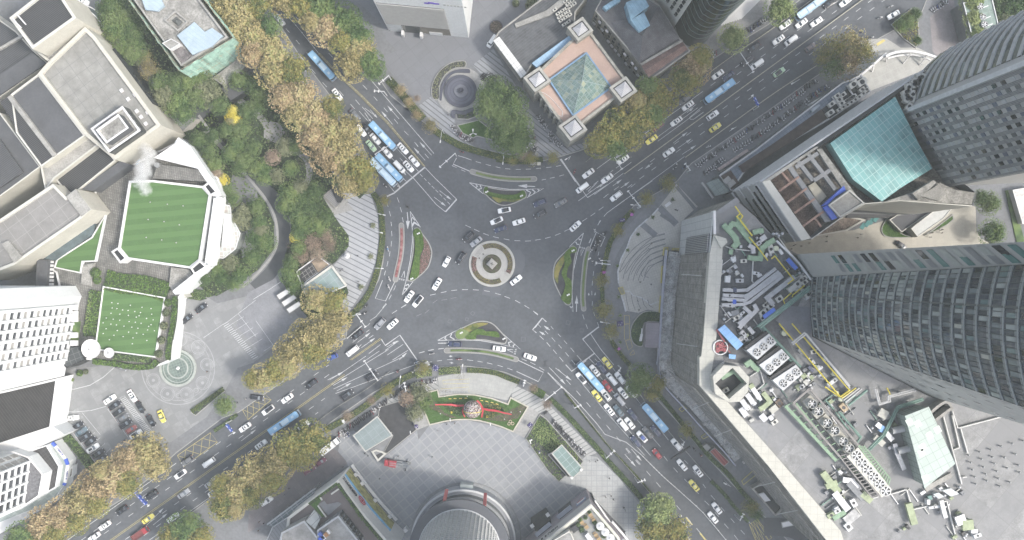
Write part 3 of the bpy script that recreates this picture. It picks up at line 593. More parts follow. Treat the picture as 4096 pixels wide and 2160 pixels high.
row([(800,755,35,G_),(842,760,32,X_),(850,800,34,G_),(818,838,44,G_),(778,850,46,G_),(740,885,42,G_),(795,885,36,X_),(700,930,32,X_),(665,948,32,G_),(642,950,22,X_),(730,920,28,G_)],'above the south-west road beside the car park','golden plane trees by the car park',h=13)
row([(378,1135,46,G_),(335,1150,40,A_),(402,1165,34,G_),(300,1195,46,A_),(330,1210,34,X_),(250,1222,46,A_),(270,1180,26,G_),(215,1258,44,G_),(255,1262,30,X_),(170,1290,42,A_),(205,1305,30,X_),(120,1312,40,A_),(150,1335,34,X_),(65,1345,36,N_),(90,1370,36,X_)],'hotel side of the south-west road','autumn plane trees by the hotel forecourt',h=14)
row([(785,1100,44,X_),(735,1125,44,X_),(695,1165,44,G_),(765,1140,34,X_),(645,1185,46,G_),(690,1205,32,X_),(600,1228,46,G_),(640,1240,30,X_),(572,1265,38,X_),(565,1215,26,X_),(600,1275,22,G_)],'on the shop side of the south-west road','plane trees by the shop street',h=14)
row([(470,1335,46,N_),(440,1350,34,X_),(508,1345,34,X_),(485,1310,24,N_)],'at the bottom edge near the south-west road','trees at the bottom edge',h=12)
row([(1650,1285,42,P_),(1640,1325,40,X_),(1690,1335,40,X_),(1665,1262,24,P_),(1690,1365,34,A_)],'by the lower south-east road','trees by the south-east road',h=11)
row([(1535,345,40,X_),(1500,368,30,X_),(1562,320,44,X_),(1545,375,28,N_),(1610,295,46,X_),(1580,352,30,X_),(1652,250,44,X_),(1638,290,30,N_),(1625,225,28,N_),(1600,260,28,G_)],'below the peach-roofed building','plane trees by the north-east road',h=14)
row([(1738,175,42,A_),(1725,210,32,X_),(1755,150,30,X_),(1708,200,26,X_)],'before the old tiled building','plane trees by the tiled building',h=13)
row([(1840,100,34,P_),(1958,28,36,P_)],'on the sunlit north-east pavement','pale street trees',h=10,kind='dome')
row([(2090,135,42,X_),(2130,118,42,G_),(2155,140,36,X_),(2085,170,34,N_),(2120,165,38,A_),(2060,150,24,X_)],'at the mall corner road','trees by the mall corner',kind='loose',h=13)
row([(1248,238,40,K_),(1228,275,32,K_),(1285,262,38,K_),(1262,285,34,K_),(1298,318,38,K_),(1262,340,36,K_),(1310,352,30,K_),(1290,362,34,K_),(1225,245,24,K_)],'on the north plaza','camphor trees on the north plaza',kind='dome',h=11,nm='camphor_tree')
row([(1512,707,19,X_),(1518,780,24,X_),(1536,830,22,X_),(1625,500,20,X_),(1680,463,22,X_),(1553,580,17,X_)],'on the east plaza kerb','small kerb trees of the east plaza',kind='loose',h=6,nm='street_tree')
row([(1610,948,32,N_),(1592,975,20,N_),(1640,985,20,X_),(1655,960,16,X_)],'beside the south-east road buses','trees by the south-east road stop',h=9,kind='dome')
row([(1725,1080,20,X_),(1885,1275,22,X_),(1900,1290,18,N_)],'in the south-east road divider','small trees in the divider',h=6,kind='loose',nm='street_tree')
row([(2480,512,28,K_),(2458,500,20,K_),(2490,585,32,N_)],'in the right edge side street','round trees in the side street',kind='dome',h=9,nm='round_tree')
row([(2283,55,20,K_),(2265,65,17,N_),(2298,38,16,K_),(2302,104,12,K_)],'in the top right triangular bed','bushy trees in the triangular bed',kind='dome',h=5,nm='round_tree')
row([(2440,10,30,P_),(2440,50,24,P_),(2450,90,24,P_),(2550,20,40,N_),(2560,80,40,K_),(2520,70,26,O_)],'behind the top right roof fans','trees in the top right corner',kind='dome',h=9,nm='round_tree')
row([(300,48,42,K_),(285,25,30,K_),(325,62,36,K_),(345,75,32,K_),(302,85,34,N_),(330,105,34,K_),(352,112,32,K_),(345,138,28,K_),(320,125,22,N_)],'between the museum and the netted building','evergreens behind the museum',kind='dome',h=12,nm='camphor_tree')
row([(372,148,20,G_),(382,178,24,G_),(405,192,16,G_)],'in the gap between museum and netted building','yellowing trees behind the museum',h=9,kind='loose')
row([(415,212,28,K_),(425,245,36,O_),(455,262,36,N_),(478,205,30,N_),(505,200,28,N_),(530,232,40,O_),(450,215,26,K_),(470,290,26,N_),(505,250,30,K_),(560,270,22,K_)],'at the park corner by the museum','evergreens at the park corner',kind='dome',h=11,nm='camphor_tree')
row([(592,298,20,Y_),(590,280,12,Y_),(565,455,15,Y_),(746,597,13,Y_),(588,308,14,G_)],'inside the park','yellow ginkgos in the park',kind='dome',h=7,nm='ginkgo_tree')
row([(625,285,26,K_),(650,270,24,K_),(610,330,26,K_),(600,365,24,N_),(585,390,26,N_),(640,375,22,K_),(620,405,28,K_),(655,425,28,N_),(610,420,24,K_),(670,445,24,N_),(690,398,20,U_),(720,372,24,O_),(745,370,22,K_),(700,445,20,O_),(735,425,20,N_),(605,205,26,K_),(640,215,28,K_),(660,240,22,N_),(575,330,20,K_),(540,345,22,K_),(505,355,24,K_),(530,385,24,K_),(545,415,24,N_),(550,440,16,U_)],'in the northern half of the park','park trees north of the lane',kind='dome',h=8,nm='park_tree',frm='from the top')
row([(735,490,34,N_),(770,500,32,K_),(745,530,32,K_),(782,525,32,K_),(800,565,30,N_),(818,548,24,K_),(765,560,28,N_),(720,515,24,N_),(760,475,24,O_),(795,480,24,K_),(755,625,18,N_),(730,690,26,N_),(745,720,22,N_),(735,660,20,K_),(755,590,20,N_)],'in the park by the striped plaza','park trees by the striped plaza',kind='dome',h=8,nm='park_tree',frm='from the top')
row([(610,545,34,O_),(648,520,22,K_),(655,560,20,N_),(590,500,20,K_),(575,480,20,K_),(640,645,26,N_),(670,610,28,N_),(645,600,24,N_),(605,695,28,N_),(590,715,18,N_),(550,680,26,N_),(580,665,24,O_),(520,700,18,N_),(660,580,20,O_),(560,700,18,N_)],'between the glasshouse and the park lane','trees by the glasshouse',kind='dome',h=7,nm='park_tree',frm='from the top')
row([(788,610,30,U_),(825,598,22,U_),(800,640,26,U_),(760,645,24,U_),(832,620,18,U_)],'of thin crown in the park','thin rust crowns by the striped plaza',kind='loose',h=6,nm='park_tree')
for i,(x,y,r)in en([(702,330,26),(690,355,20),(770,405,20),(750,620,26),(790,590,24),(815,640,20),(560,415,16),(665,590,18),(1158,932,22),(1120,985,14),(1070,930,18)]):
 tree(x,y,r,LM_,'bare',6.5,f"bare twiggy tree, {ORD[i]} leafless one from the left and top",'bare trees',nm='bare_tree')
row([(1055,990,26,O_),(1025,1000,20,U_),(1045,1035,22,O_),(1070,1012,20,N_)],'behind the south glass canopy','trees by the glass canopy',kind='dome',h=6,nm='round_tree')
row([(875,1045,15,U_),(935,1005,12,U_),(975,980,17,X_),(1065,925,18,X_),(1375,1015,14,U_),(1340,975,12,U_),(1050,250,10,U_),(1010,228,15,A_),(1030,258,14,A_),(1050,290,14,A_),(1083,318,19,G_),(1390,398,17,X_),(1335,400,18,X_),(1315,392,14,U_),(968,505,14,X_),(1288,405,12,X_)],'in the narrow kerb bed','small trees in the kerb beds',kind='loose',h=5,nm='street_tree',frm='from the left')
tree(568,1018,24,LG_,'dome',7,'fresh green tree on the forecourt beside the long planter','trees on the forecourt',nm='round_tree')
def sct(mb,poly,z0,z1,dens,s,mi=0):
 xs=[p[0]for p in poly];ys=[p[1]for p in poly]
 n=int((max(xs)-min(xs))*(max(ys)-min(ys))*dens)
 for _ in rg(n):
  x=rd.uniform(min(xs),max(xs));y=rd.uniform(min(ys),max(ys))
  if inside(x,y,poly):leaf(mb,Vc((x,y,rd.uniform(z0,z1))),s,mi=mi)
def hedge(name,lb,poly,m,h=.7,z=.13,dens=7,s=.2,group=None,cat='hedge',soilm=under):
 mb=MB();mb.pr(poly,z,z+h*.8,0);dens*=1.8
 sct(mb,poly,z+h*.7,z+h*1.1,dens,s,1)
 o=mb.bd(name,[under,m]);tag(o,lb,cat,group);return o
def stripw(t,pts,w,n=5):return spo(smooth(WP(t,pts),n,False),w)
def cover(name,poly,z,m,leafm=None,dens=6,s=.14,h=.12):
 mb=MB();mb.poly(poly,z,0)
 if leafm:sct(mb,poly,z,z+h,dens,s,1)
 o=mb.bd(name,[m,leafm or m]);tag(o,kind='stuff');return o
park=M('D',[(480,330),(560,250),(560,190),(640,190),(700,240),(760,330),(840,440),(925,480),(905,500),(880,475),(850,470),(812,487)],'b1',[(590,270),(640,340),(700,420),(700,500),(600,620),(570,640),(680,790),(700,850),(600,980),(500,1050),(400,1050),(330,960),(190,760),(220,560),(262,440),(265,280),(180,110),(60,0)],'D',[(600,400),(540,330)])
cover('park_ground_cover',park,Z1+.004,under,LD_,1.6,.35,.8)
cover('park_ground_cover',WP('D',[(440,340),(500,320),(560,380),(620,450),(670,510),(690,560),(690,625),(650,678),(590,720),(545,745),(520,735),(470,690),(560,640),(600,560),(570,470),(540,440),(520,370)]),Z1+.004,under,LD_,1.6,.35,.8)
cover('museum_ground_cover',WP('D',[(255,-20),(440,230),(560,250),(560,180),(470,170),(330,-20)]),Z1+.006,under,LD_,1.2,.35,.6)
cover('hotel_ground_cover',M('c0',[(440,440),(520,540),(740,800),(830,750),(900,740),(960,780),(700,880),(580,720),(430,540)]),Z3+.01,under,LG_,4,.3,.6)
cover('ground_cover_right_edge',WP('D',[(2428,0),(2450,118),(2760,118),(2760,-60),(2420,-60)]),Z3,under,LD_,1.5,.35,.5)
def isl(lb,t,pts,parts,n=6,group='planted traffic islands',kw=.4,h=.16):
 out=smooth(WP(t,pts),n);out=ccw(out);e=th('traffic_island',lb,'traffic island',tuple(out[0][:2])+(0,),group=group);e['wp']=1
 inn=ins(out,kw);mb=MB();mb.ring(out,inn,0,h,0);mb.bd('kerb',kb,e)
 MB().pr(inn,0,h-.03,0).bd('soil',soil,e)
 for nm,tt,pp,m,hh,dens,s in parts:
  pp=smooth(WP(tt,pp),4)if len(pp)>5 else WP(tt,pp);mb=MB()
  mb.pr(pp,h-.04,h+hh*.75,0);sct(mb,pp,h+hh*.72,h+hh,dens*2.4,s,1)
  mb.bd(nm,[m if m is not L_FLOWER else soil_brown,m],e)
 return e
isl('triangular island west of the roundabout with green hedge and reddish bed','d6',[(655,150),(700,112),(750,135),(800,210),(880,320),(930,430),(938,530),(900,680),(840,770),(740,860),(650,925),(590,925),(562,900),(600,700),(640,500),(650,300)],[('hedge','d6',[(665,150),(720,125),(770,170),(800,260),(810,400),(760,540),(750,700),(735,840),(650,905),(600,890),(640,700),(680,480),(680,300),(655,220)],LB_,.6,9,.16),('flower_bed','d6',[(790,240),(850,310),(905,420),(912,530),(885,650),(830,745),(745,825),(755,640),(770,550),(815,420),(810,330)],L_FLOWER,.25,12,.10)])
isl('triangular island north of the roundabout with curved bright hedge','d2',[(500,800),(515,715),(560,705),(800,745),(1080,752),(1140,775),(1155,860),(1090,905),(960,965),(830,995),(720,975),(620,910),(540,835)],[('hedge','d2',[(520,725),(570,712),(590,780),(800,825),(1000,822),(1085,765),(1130,780),(1140,850),(1060,890),(850,890),(620,850),(520,800)],LB_,.6,9,.16),('grass_patch','d2',[(640,858),(860,893),(1060,893),(960,935),(800,925),(740,950),(670,905)],LM_,.15,9,.12)])
isl('triangular island east of the roundabout with winding green hedge','d3',[(632,830),(600,775),(560,765),(520,790),(400,900),(300,1020),(268,1180),(290,1330),(400,1560),(470,1660),(540,1650),(555,1580),(570,1300),(600,1000)],[('hedge','d3',[(610,790),(540,790),(440,900),(445,1050),(400,1180),(455,1330),(430,1470),(390,1555),(470,1635),(535,1630),(550,1480),(545,1290),(480,1230),(495,1100),(550,1010),(530,890),(620,860)],LB_,.6,9,.16),('grass_patch','d3',[(430,910),(440,1000),(360,1180),(345,1330),(300,1270),(290,1160),(320,1050)],LM_,.15,10,.12)])
isl('triangular island south of the roundabout with dark planting at its corners','d5',[(525,350),(560,300),(700,235),(820,180),(930,162),(1040,175),(1130,225),(1240,340),(1315,430),(1300,495),(1250,512),(1000,465),(820,450),(600,440),(535,410)],[('hedge','d5',[(690,430),(750,350),(850,290),(940,285),(1000,320),(1150,325),(1195,370),(1185,410),(1020,385),(860,372),(835,435)],LB_,.6,9,.16),('grass_patch','d5',[(660,275),(780,215),(920,190),(1030,205),(900,255),(760,325),(690,300)],LM_,.15,10,.12),('shrub_bed','d5',[(540,340),(600,290),(650,285),(755,350),(660,430),(560,425)],LD_,.3,0,.12)])
def slim(lb,t,pts,m,w=2.0,core=.75):
 P=smooth(WP(t,pts),6,False)
 cap0=[];a=ofl(P,w/2);b=list(reversed(ofl(P,-w/2)))
 def cap(p,q,c):
  out=[];r=(p-c).length;a0=mt.atan2(p.y-c.y,p.x-c.x)
  for k in rg(1,6):out.append(Vc((c.x+r*cos(a0-mt.pi*k/6),c.y+r*sin(a0-mt.pi*k/6),0)))
  return out
 out=ccw(a+cap(a[-1],b[0],P[-1])+b+cap(b[-1],a[0],P[0]))
 e=th('lane_divider',lb,'traffic island',tuple(P[0][:2])+(0,),group='slim kerbed lane dividers');e['wp']=1
 MB().ring(out,ins(out,.28),0,.16).bd('kerb',kb,e)
 MB().pr(ins(out,.28),0,.13).bd('paved_edge',mat('kerb_dark',(.2,.2,.195),.85),e)
 pp=spo(P[2:-2],core);mb=MB();mb.pr(pp,.13,.32,0);sct(mb,pp,.3,.5,16,.11,1);mb.bd('planting',[m,m],e)
slim('long slim divider with dark red planting, west bicycle lane','d6',[(475,80),(480,250),(475,420),(455,580),(415,750),(385,900)],L_FLOWER,2.0,.9)
slim('slim divider with low green planting, north bicycle lane','d2',[(335,478),(560,540),(800,578),(1050,592),(1275,588)],LD_)
slim('slim divider with low green planting, east bicycle lane','d3',[(808,815),(770,960),(745,1150),(728,1350),(722,1560),(735,1720)],LD_,1.9)
slim('slim divider with low green planting, south bicycle lane','d5',[(400,612),(640,608),(900,620),(1100,650),(1300,700),(1450,745)],LD_)
for lab,t,pts,w,m in[('green verge hedge along the kerb of the striped west plaza','b1',[(885,100),(925,170),(950,290),(955,450),(935,600),(900,740),(850,860),(770,970),(690,1060)],2.0,LH_),('low brownish hedge in the bed beside the north-west road','a1',[(1000,600),(1090,700),(1190,820),(1260,900)],3.0,LH_),('low green hedge along the kerb of the north plaza','a1',[(1350,985),(1450,1050),(1560,1105),(1700,1150),(1860,1190),(1960,1200)],2.4,LH_),('kerb hedge below the north plaza scooters','d2',[(700,290),(900,320),(1130,325),(1400,300)],2.0,LH_),('narrow hedge on the kerb of the east plaza','d3',[(1480,230),(1350,360),(1220,560),(1130,720),(1080,900),(1040,1100),(1010,1250)],1.7,LH_),('narrow dark hedge on the kerb south of the small east trees','d4',[(1010,180),(1020,420)],1.4,LD_),('kerb hedge beside the yellow taxi on the east side','d4',[(1150,990),(1240,1130),(1330,1250),(1430,1358)],1.6,LH_),('bright green hedge along the south-west bend kerb','c1',[(520,530),(700,430),(860,320),(960,235),(1080,155),(1200,100)],2.2,LH_),('green hedge left of the bare tree on the south kerb','d5',[(-60,980),(90,950),(180,945)],2.4,L_PALE),('green hedge on the south kerb above the yellow box','d5',[(285,925),(450,910),(610,905)],2.6,L_PALE),('thin hedge on the south kerb right of the lamp','d5',[(710,905),(940,915),(1150,950),(1300,1010),(1500,1085)],1.8,LH_),('green patch hedge on the kerb by the stepped paving','d5',[(1700,1190),(1790,1240),(1870,1290)],2.8,LB_),('hedge strip along the west kerb of the south-east road','c2',[(290,290),(420,420),(520,530),(640,660),(760,800),(880,930),(990,1060)],1.8,LD_),('hedge in the divider right of the south-east road','c2',[(1060,210),(1180,350),(1300,500),(1400,620),(1500,740),(1620,850),(1740,1000),(1850,1110)],1.6,LD_),('short hedge in the divider end near the hatched box','c2',[(1500,910),(1600,1010),(1680,1110),(1780,1220)],1.3,LD_),('low planted divider left of the south-east road','c2',[(400,250),(560,440),(740,660),(900,830),(1050,1000)],.6,LH_),('tall hedge of the long planter on the forecourt','c0',[(1450,385),(1690,215)],1.6,LH_),('hedge in the kerb divider by the blue gantry sign','c0',[(1620,535),(1700,480),(1790,410)],1.3,LD_)]:
 hedge('hedge',lab,stripw(t,pts,w),m,.6,.13 if lab.find('divider')<0 else 0,6,.2,'kerbside hedges')
c=W('b1',1780,632);rr=lambda q:q/K*S
e=th('roundabout','round central island with statue plinth, ring path and planted sectors','roundabout',(c.x,c.y,0))
MB().ring(cir((0,0),rr(174),64),cir((0,0),rr(160),64),0,.3).bd('kerb',mat('kerb_light',(.36,.36,.34),.85),e)
MB().pr(cir((0,0),rr(160),64),0,.28).bd('ring_path',mat('ring_path_stone',(.33,.325,.31),.85,var=.08),e)
def sector(a0,a1,r0,r1,n=18):
 return[Vc((r1*cos(a0+(a1-a0)*i/n),r1*sin(a0+(a1-a0)*i/n),0))for i in rg(n+1)]+[Vc((r0*cos(a1-(a1-a0)*i/n),r0*sin(a1-(a1-a0)*i/n),0))for i in rg(n+1)]
for a0,a1,m in[(-20,118,LM_),(158,205,L_FLOWER),(205,298,LM_),(330,340,L_FLOWER)]:
 P=sector(R(a0),R(a1),rr(120),rr(156));mb=MB();mb.pr(P,.26,.5,0);sct(mb,P,.5,.68,14,.13,1);mb.bd('planted_sector',[soil_brown,m],e)
for a0,a1 in[(118,121),(155,158),(298,301),(327,330)]:MB().pr(sector(R(a0),R(a1),rr(116),rr(158),3),.27,.75).bd('low_wall',MT['kerb_light'],e)
for k_ in rg(4):MB().pr(sector(R(121),R(155),rr(118+8*k_),rr(120+8*k_),6),.28,.30).bd('step',mat('step_line',(.22,.22,.21),.85),e)
P=cir((0,0),rr(72),40);mb=MB();mb.pr(P,.28,.5,0);sct(mb,P,.5,.6,12,.12,1);mb.bd('centre_bed',[soil_brown,LD_],e)
MB().ring(cir((0,0),rr(76),40),cir((0,0),rr(72),40),.28,.6).bd('bed_kerb',MT['kerb_light'],e)
e=th('statue_plinth','square stone plinth at the centre of the roundabout','plinth',(c.x,c.y,.5),R(48))
mb=MB().box((0,0,.3),(2.9,2.9,.6));mb.bd('base_slab',mat('plinth_stone',(.34,.33,.31),.85,obj=True),e)
MB().box((0,0,1.2),(2.1,2.1,1.2)).box((0,0,1.9),(2.3,2.3,.2)).bd('pedestal',MT['plinth_stone'],e)
P=WP('d7',[(185,445),(500,362),(522,468),(800,430),(1050,440),(1300,490),(1550,580),(1590,480),(1868,625),(1635,1012),(1450,935),(1290,885),(1130,845),(950,825),(760,830),(600,855),(370,908)])
o=MB().ring(ccw(P),ins(P,.42),.13,.55).bd('bed_wall',mat('bed_wall_stone',(.42,.40,.34),.85));tag(o,'low cream stone kerb wall round the lawn with the flower globe','low wall')
cover('lawn',ins(P,.42),.3,turf,L_GRASS,5,.16,.12)
for q in([(205,470),(355,412),(440,540),(600,720),(800,790),(700,800),(480,700),(280,600)],[(1640,650),(1770,590),(1850,630),(1700,800),(1500,850),(1250,830),(1200,790),(1400,760)]):cover('bare_bed',WP('d7',q),.31,soil_brown,LM_,4,.12,.1)
cover('shrub_cover',WP('d7',[(560,600),(700,560),(880,560),(880,690),(900,780),(800,760),(650,690)]),.32,under,LD_,9,.16,.4)
cover('shrub_cover',WP('d7',[(1180,560),(1330,570),(1420,600),(1480,640),(1450,690),(1330,660),(1190,650)]),.32,under,LM_,9,.16,.4)
cover('shrub_cover',WP('d7',[(1180,700),(1350,700),(1420,740),(1300,800),(1120,800)]),.32,under,LM_,9,.16,.4)
def bed(lb,poly,m,lm,h=.3,dens=5,s=.2,wallc=kb,z0=.13):
 e=th('planting_bed',lb,'planting bed',tuple(poly[0][:2])+(0,),group='kerbed planting beds');e['wp']=1
 MB().ring(ccw(poly),ins(poly,.3),z0,z0+.4).bd('kerb',wallc,e);q=ins(poly,.3)
 MB().pr(q,z0,z0+.25).bd('soil',m,e)
 if lm:mb=MB();mb.poly(q,z0+.27,0);sct(mb,q,z0+.3,z0+.3+h,dens,s,1);mb.bd('shrubs',[m,lm],e)
 return e
bed('dark bed with trees beside the glass canopy, left of the lawn',M('c1',[(930,350),(1120,295),(1215,525),(985,710),(930,760),(1030,570),(920,430)]),mat('soil_dark',(.05,.05,.055),.95,var=.2),None)
bed('long planted bed with shrubs right of the lawn, by the scooters',M('c2',[(210,405),(260,440),(540,760),(520,790),(400,880),(355,920),(265,830),(100,590)]),soil,LG_,.5,5,.25)
cover('ivy_patch',M('c2',[(200,430),(300,510),(340,590),(370,640),(290,700),(200,620),(140,540)]),.45,under,L_PALE,7,.25,.4)
bed('round dark lawn bed beside the pink canopy of the east plaza',smooth(WP('b2',[(1130,1000),(1000,990),(920,1060),(890,1140),(905,1220),(950,1255),(990,1240),(1000,1080),(1130,1070)]),4),mat('dark_turf',(.03,.055,.03),.95),LD_,.3,6,.2)
bed('curved dark planting around the north plaza fountain',smooth(WP('a1',[(1578,462),(1480,470),(1390,530),(1335,620),(1322,700),(1340,752),(1385,745),(1390,650),(1430,570),(1500,520),(1578,510)]),4),soil,LO_,.5,7,.2)
bed('green lawn wedge with a white bird sculpture on the north plaza',WP('a1',[(1515,945),(1680,905),(1800,1000),(1790,1060),(1665,1030),(1640,1045),(1560,1010)]),turf,L_GRASS,.12,8,.14)
bed('small dark bed between fountain and camphor trees',WP('a1',[(1505,850),(1650,800),(1670,880),(1600,905),(1515,900)]),soil,LD_,.3,6,.2)
bed('triangular planted bed at the top right junction',WP('a3',[(920,190),(1075,65),(1125,95),(1140,320),(1110,365),(1010,290),(960,230)]),soil,LM_,.5,5,.25)
bed('curved bright lawn bed by the entrance ramp at the right',smooth(WP('b3',[(915,275),(870,320),(850,380),(880,425),(960,438),(1090,430),(1000,400),(920,310)]),4),turf,LB_,.15,8,.15)
bed('bright lawn wedge under the ramp near the right edge',WP('b3',[(1390,258),(1397,300),(1340,345),(1170,415),(1240,375)]),turf,LB_,.15,8,.15)
bed('planted forecourt bed with stone edge beside the small tree',WP('c0',[(1440,395),(1690,205),(1700,235),(1480,420)]),soil,LG_,.3,5,.2)
bed('green strip of shrubs between hotel car park and sidewalk',WP('c0',[(1010,640),(1060,590),(1130,600),(1090,660)]),soil,LG_,.5,5,.25)
for i,(t,x,y)in en([('d3',1772,340),('d3',1550,595),('d3',1398,832),('d3',1240,1068),('d4',1256,328),('d4',1283,608),('b2',1208,150),('d4',1280,1012)]):
 p=W(t,x,y);e=th('round_planter',f"round stone planter with a clipped shrub on the east plaza, {ORD[i]} from the top" if i!=6 else 'round stone planter beside the white slab at the top of the east plaza','planter',(p.x,p.y,.137),group='round planters on the east plaza')
 mb=MB();mb.tube((0,0,0),(0,0,.55),.5,.62,14);mb.bd('pot',kb,e)
 mb=MB();[leaf(mb,Vc((rd.gauss(0,.28),rd.gauss(0,.28),rd.uniform(.55,.95))),.16)for _ in rg(60)];mb.bd('shrub',LD_,e)
for i,(t,x,y)in en([('b1',885,347),('b1',870,577),('b1',797,805)]):
 p=W(t,x,y);e=th('round_planter',f"round potted shrub on the striped west plaza, {ORD[i]} from the top",'planter',(p.x,p.y,.137),group='planters on the striped plaza')
 MB().tube((0,0,0),(0,0,.6),.6,.8,14).bd('pot',kb,e)
 mb=MB();[leaf(mb,Vc((rd.gauss(0,.42),rd.gauss(0,.42),rd.uniform(.6,1.2))),.2)for _ in rg(90)];mb.bd('shrub',LO_,e)
# ---- section 3
def cpt(nm,c,rough=.28,metal=.0):return mat('paint_'+nm,c,rough,metal,var=.04,scale=.5,fine=.02,spec=.5,obj=True)
PAINT={'white':cpt('white',(.70,.71,.71)),'black':cpt('black',(.022,.023,.03)),'silver':cpt('silver',(.30,.31,.33),.35,.3),'grey':cpt('grey',(.13,.135,.145)),'navy':cpt('navy',(.035,.045,.09)),'yellow':cpt('yellow',(.62,.56,.13)),'red':cpt('red',(.30,.035,.045)),'blue':cpt('blue',(.05,.09,.30)),'green':cpt('green',(.38,.52,.36)),'maroon':cpt('maroon',(.13,.03,.06)),'brown':cpt('brown',(.16,.13,.13)),'pale red':cpt('palered',(.34,.12,.11)),'light blue':cpt('lightblue',(.22,.43,.68)),'teal':cpt('teal',(.10,.14,.17))}
c_glass=mat('car_glass',(.03,.035,.045),.08,0,var=.1,spec=.8,obj=True);c_glass2=mat('car_windscreen',(.09,.11,.13),.08,0,var=.1,spec=.8,obj=True)
tyre=mat('tyre',(.02,.02,.02),.9,obj=True);chrome=mat('chrome_trim',(.4,.4,.42),.3,.8,obj=True);lampm=mat('headlamp',(.6,.62,.65),.15,obj=True);taill=mat('tail_lamp',(.3,.02,.02),.3,obj=True)
def body_loft(L,Wd,stations,zlow=.28):
 """stations: (x/L, half width share, shoulder z, top z)"""
 mb=MB();vs=[]
 for fx,fw,zs,zt in stations:
  x=fx*L;w=Wd/2*fw
  vs+=[(x,-w*.94,zlow),(x,-w,zs*.75),(x,-w*.97,zs),(x,-w*.80,zt),(x,0,zt+.03),(x,w*.80,zt),(x,w*.97,zs),(x,w,zs*.75),(x,w*.94,zlow)]
 n=9;k=len(stations);fs=[]
 for i in rg(k-1):
  for j in rg(n-1):fs.append((i*n+j,i*n+j+1,(i+1)*n+j+1,(i+1)*n+j))
  fs.append((i*n+n-1,i*n,(i+1)*n,(i+1)*n+n-1))
 fs+=[tuple(rg(n-1,-1,-1)),tuple(rg((k-1)*n,k*n))]
 mb.add(vs,fs,0);return mb
SPEC={'sedan':(4.75,1.82,.93,1.44,1.02,.30,-1.05,-1.75,[(-.5,.80,.62,.70),(-.485,.90,.80,.90),(-.42,.97,.88,.98),(-.2,1,.90,.96),(.2,1,.88,.93),(.36,.98,.80,.86),(.46,.90,.70,.76),(.492,.78,.60,.66),(.5,.66,.5,.55)]),'hatchback':(4.1,1.75,.92,1.48,.95,.25,-1.35,-1.85,[(-.5,.84,.66,.80),(-.485,.93,.84,.95),(-.40,.98,.9,.98),(0,1,.9,.96),(.3,.99,.84,.9),(.45,.90,.72,.78),(.49,.80,.60,.66),(.5,.66,.5,.55)]),'suv':(4.8,1.90,1.05,1.72,1.05,.42,-1.80,-2.22,[(-.5,.86,.8,.98),(-.485,.95,.98,1.06),(-.40,.99,1.0,1.08),(0,1,1.0,1.06),(.28,1,.96,1.02),(.43,.96,.85,.93),(.488,.86,.72,.80),(.5,.72,.6,.66)]),'van':(5.0,1.86,1.05,1.95,1.75,1.25,-2.25,-2.38,[(-.5,.90,.9,1.04),(-.485,.97,1.0,1.08),(0,1,1.0,1.08),(.34,1,.98,1.06),(.45,.95,.85,.92),(.492,.86,.7,.78),(.5,.72,.6,.66)]),}
PROTO={}
